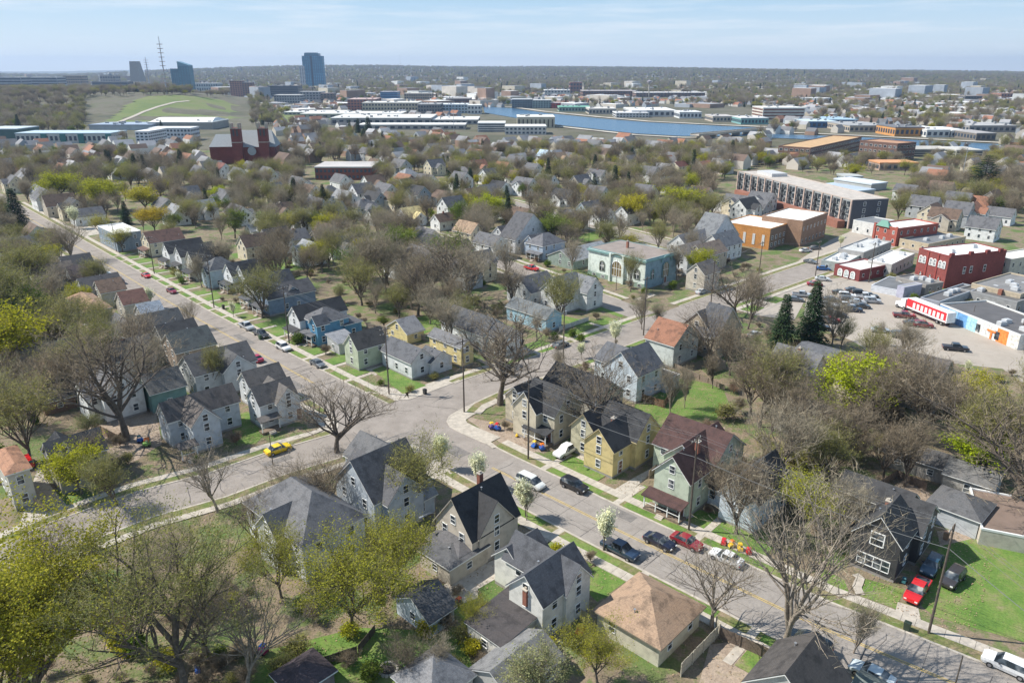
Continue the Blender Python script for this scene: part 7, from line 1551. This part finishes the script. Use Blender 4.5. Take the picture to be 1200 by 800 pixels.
# ------------------------------------------------------------------ leaf litter and grass clumps on near ground
V, Fc = [], []
for _ in range(80000):
    d = 62+95*math.sqrt(r2.random()); a = r2.uniform(-.66, .66); x, y = d*math.sin(a), d*math.cos(a)
    if not road_clear(x, y, 3.7): continue
    s = r2.uniform(.04, .13); t = r2.uniform(0, 6.28); n = len(V); z = r2.uniform(.03, .12)
    V += [(x+s*math.cos(t), y+s*math.sin(t), z), (x+s*math.cos(t+2.1), y+s*math.sin(t+2.1), z+.02), (x+s*math.cos(t+4.2), y+s*math.sin(t+4.2), z+.05)]; Fc.append((n, n+1, n+2))
me = quick('leaf_litter', (V, Fc), plain('dry_leaves', (.30, .21, .13), .95, 0, .6, 3)); tag(obj('leaf_litter', me), 'dry leaf litter strewn over yards and verges', 'leaves', kind='stuff')
# ------------------------------------------------------------------ labels of the things placed in loops: look, size, nearest landmark
LM = []
for o in COL.objects:
    if o.parent is None and o.get('label') and o.get('category') in ('house', 'garage', 'shop', 'building', 'school', 'church', 'chapel', 'factory', 'apartments', 'warehouse', 'shed', 'hall', 'offices', 'extension', 'white_building') and o.get('kind') is None: LM.append((o.location.x, o.location.y, o['label']))
def short(l):
    for w in (' with ', ' between ', ' behind ', ' beside ', ' under ', ' in ', ' at ', ' near ', ' left of ', ' right of ', ' among ', ' hidden ', ' along ', ' facing ', ' nearest ', ' cut ', ' by ', ' on ', ' just ', ' third ', ' second ', ' opposite ', ' of ', ' and '):
        pass
    ws = l.split(' '); return ' '.join(ws[:8]) if len(ws) > 8 else l
def trimtail(s):
    ws = s.split(' ')
    while ws[-1] in ('with', 'and', 'of', 'the', 'a', 'in', 'on', 'by', 'at', 'under', 'behind', 'beside', 'between', 'near', 'from', 'left', 'right', 'large', 'white', 'black', 'dark', 'small', 'roofed', 'flat', 'street', 'two', 'bare', 'second', 'nearest', 'among', 'along', 'to', 'pale', 'tall', 'grey', 'brown'):
        if len(ws) <= 4: break
        ws = ws[:-1]
    return ' '.join(ws)
KN = {'open': 'open crowned bare tree', 'bare': 'bare brown tree', 'bareG': 'bare grey tree', 'thin': 'slim bare tree', 'skel': 'dark bare spreading tree', 'olive': 'olive budding tree', 'yg': 'yellow green leafy tree', 'bright': 'bright green leafy tree', 'gold': 'golden tree', 'ygbig': 'olive gold tree', 'ygmid': 'yellow green budding tree', 'olbig': 'olive tree', 'ygsp': 'light green budding tree', 'pale': 'pale green tree', 'blossom': 'blossoming tree', 'green': 'green leafy tree', 'brush': 'bare brown shrub', 'brushR': 'reddish bare shrub', 'bush': 'green shrub', 'bushY': 'yellow green shrub', 'bushO': 'olive shrub', 'spruce': 'dark spruce', 'pine': 'dark pine'}
used = {o['label'] for o in COL.objects if o.get('label')}
for t, kind, x, y, h, lb in AUTO:
    if lb: continue
    base = KN.get(kind, kind); size = ''
    if kind in KN: size = 'tall ' if h > 12.5 else ('small ' if h < 7.5 and 'shrub' not in base else '')
    cand = sorted(LM, key=lambda q: (q[0]-x)**2+(q[1]-y)**2)[:45]; done = False
    for lx, ly, ll in cand:
        dx, dy = x-lx, y-ly
        rel = ('right of' if dx > 0 else 'left of') if abs(dx) > abs(dy)*.8 else ('behind' if dy > 0 else 'in front of')
        if math.hypot(dx, dy) > 22: rel = 'well '+rel
        for extra in ('', 'leaning ' if 0 else ''):
            s = '%s%s %s the %s' % (size, base, rel, trimtail(short(ll)))
            if s not in used and len(s.split()) <= 16: used.add(s); t['label'] = s; done = True; break
        if done: break
    if not done:
        ll = trimtail(short(cand[0][2])); px_, py_ = proj(x, y); s = ' '.join(('%s%s among neighbours around the %s' % (size, base, ll)).split()[:16]); t['label'] = s; t['group'] = s
# ------------------------------------------------------------------ air
hz = MB(); hz.box(-9000, -400, -30, 9000, 12000, 210)
ho = hz.build('haze', []); ho['kind'] = 'stuff'; ho['label'] = 'thin blue spring haze over the town'
hm = bpy.data.materials.new('haze'); hm.use_nodes = True; hm.node_tree.nodes.clear(); oo = hm.node_tree.nodes.new('ShaderNodeOutputMaterial'); pv = hm.node_tree.nodes.new('ShaderNodeVolumePrincipled')
pv.inputs['Color'].default_value = (.55, .72, 1.0, 1); pv.inputs['Density'].default_value = 0.00008; pv.inputs['Anisotropy'].default_value = 0.2
hm.node_tree.links.new(pv.outputs[0], oo.inputs['Volume']); ho.data.materials.append(hm)
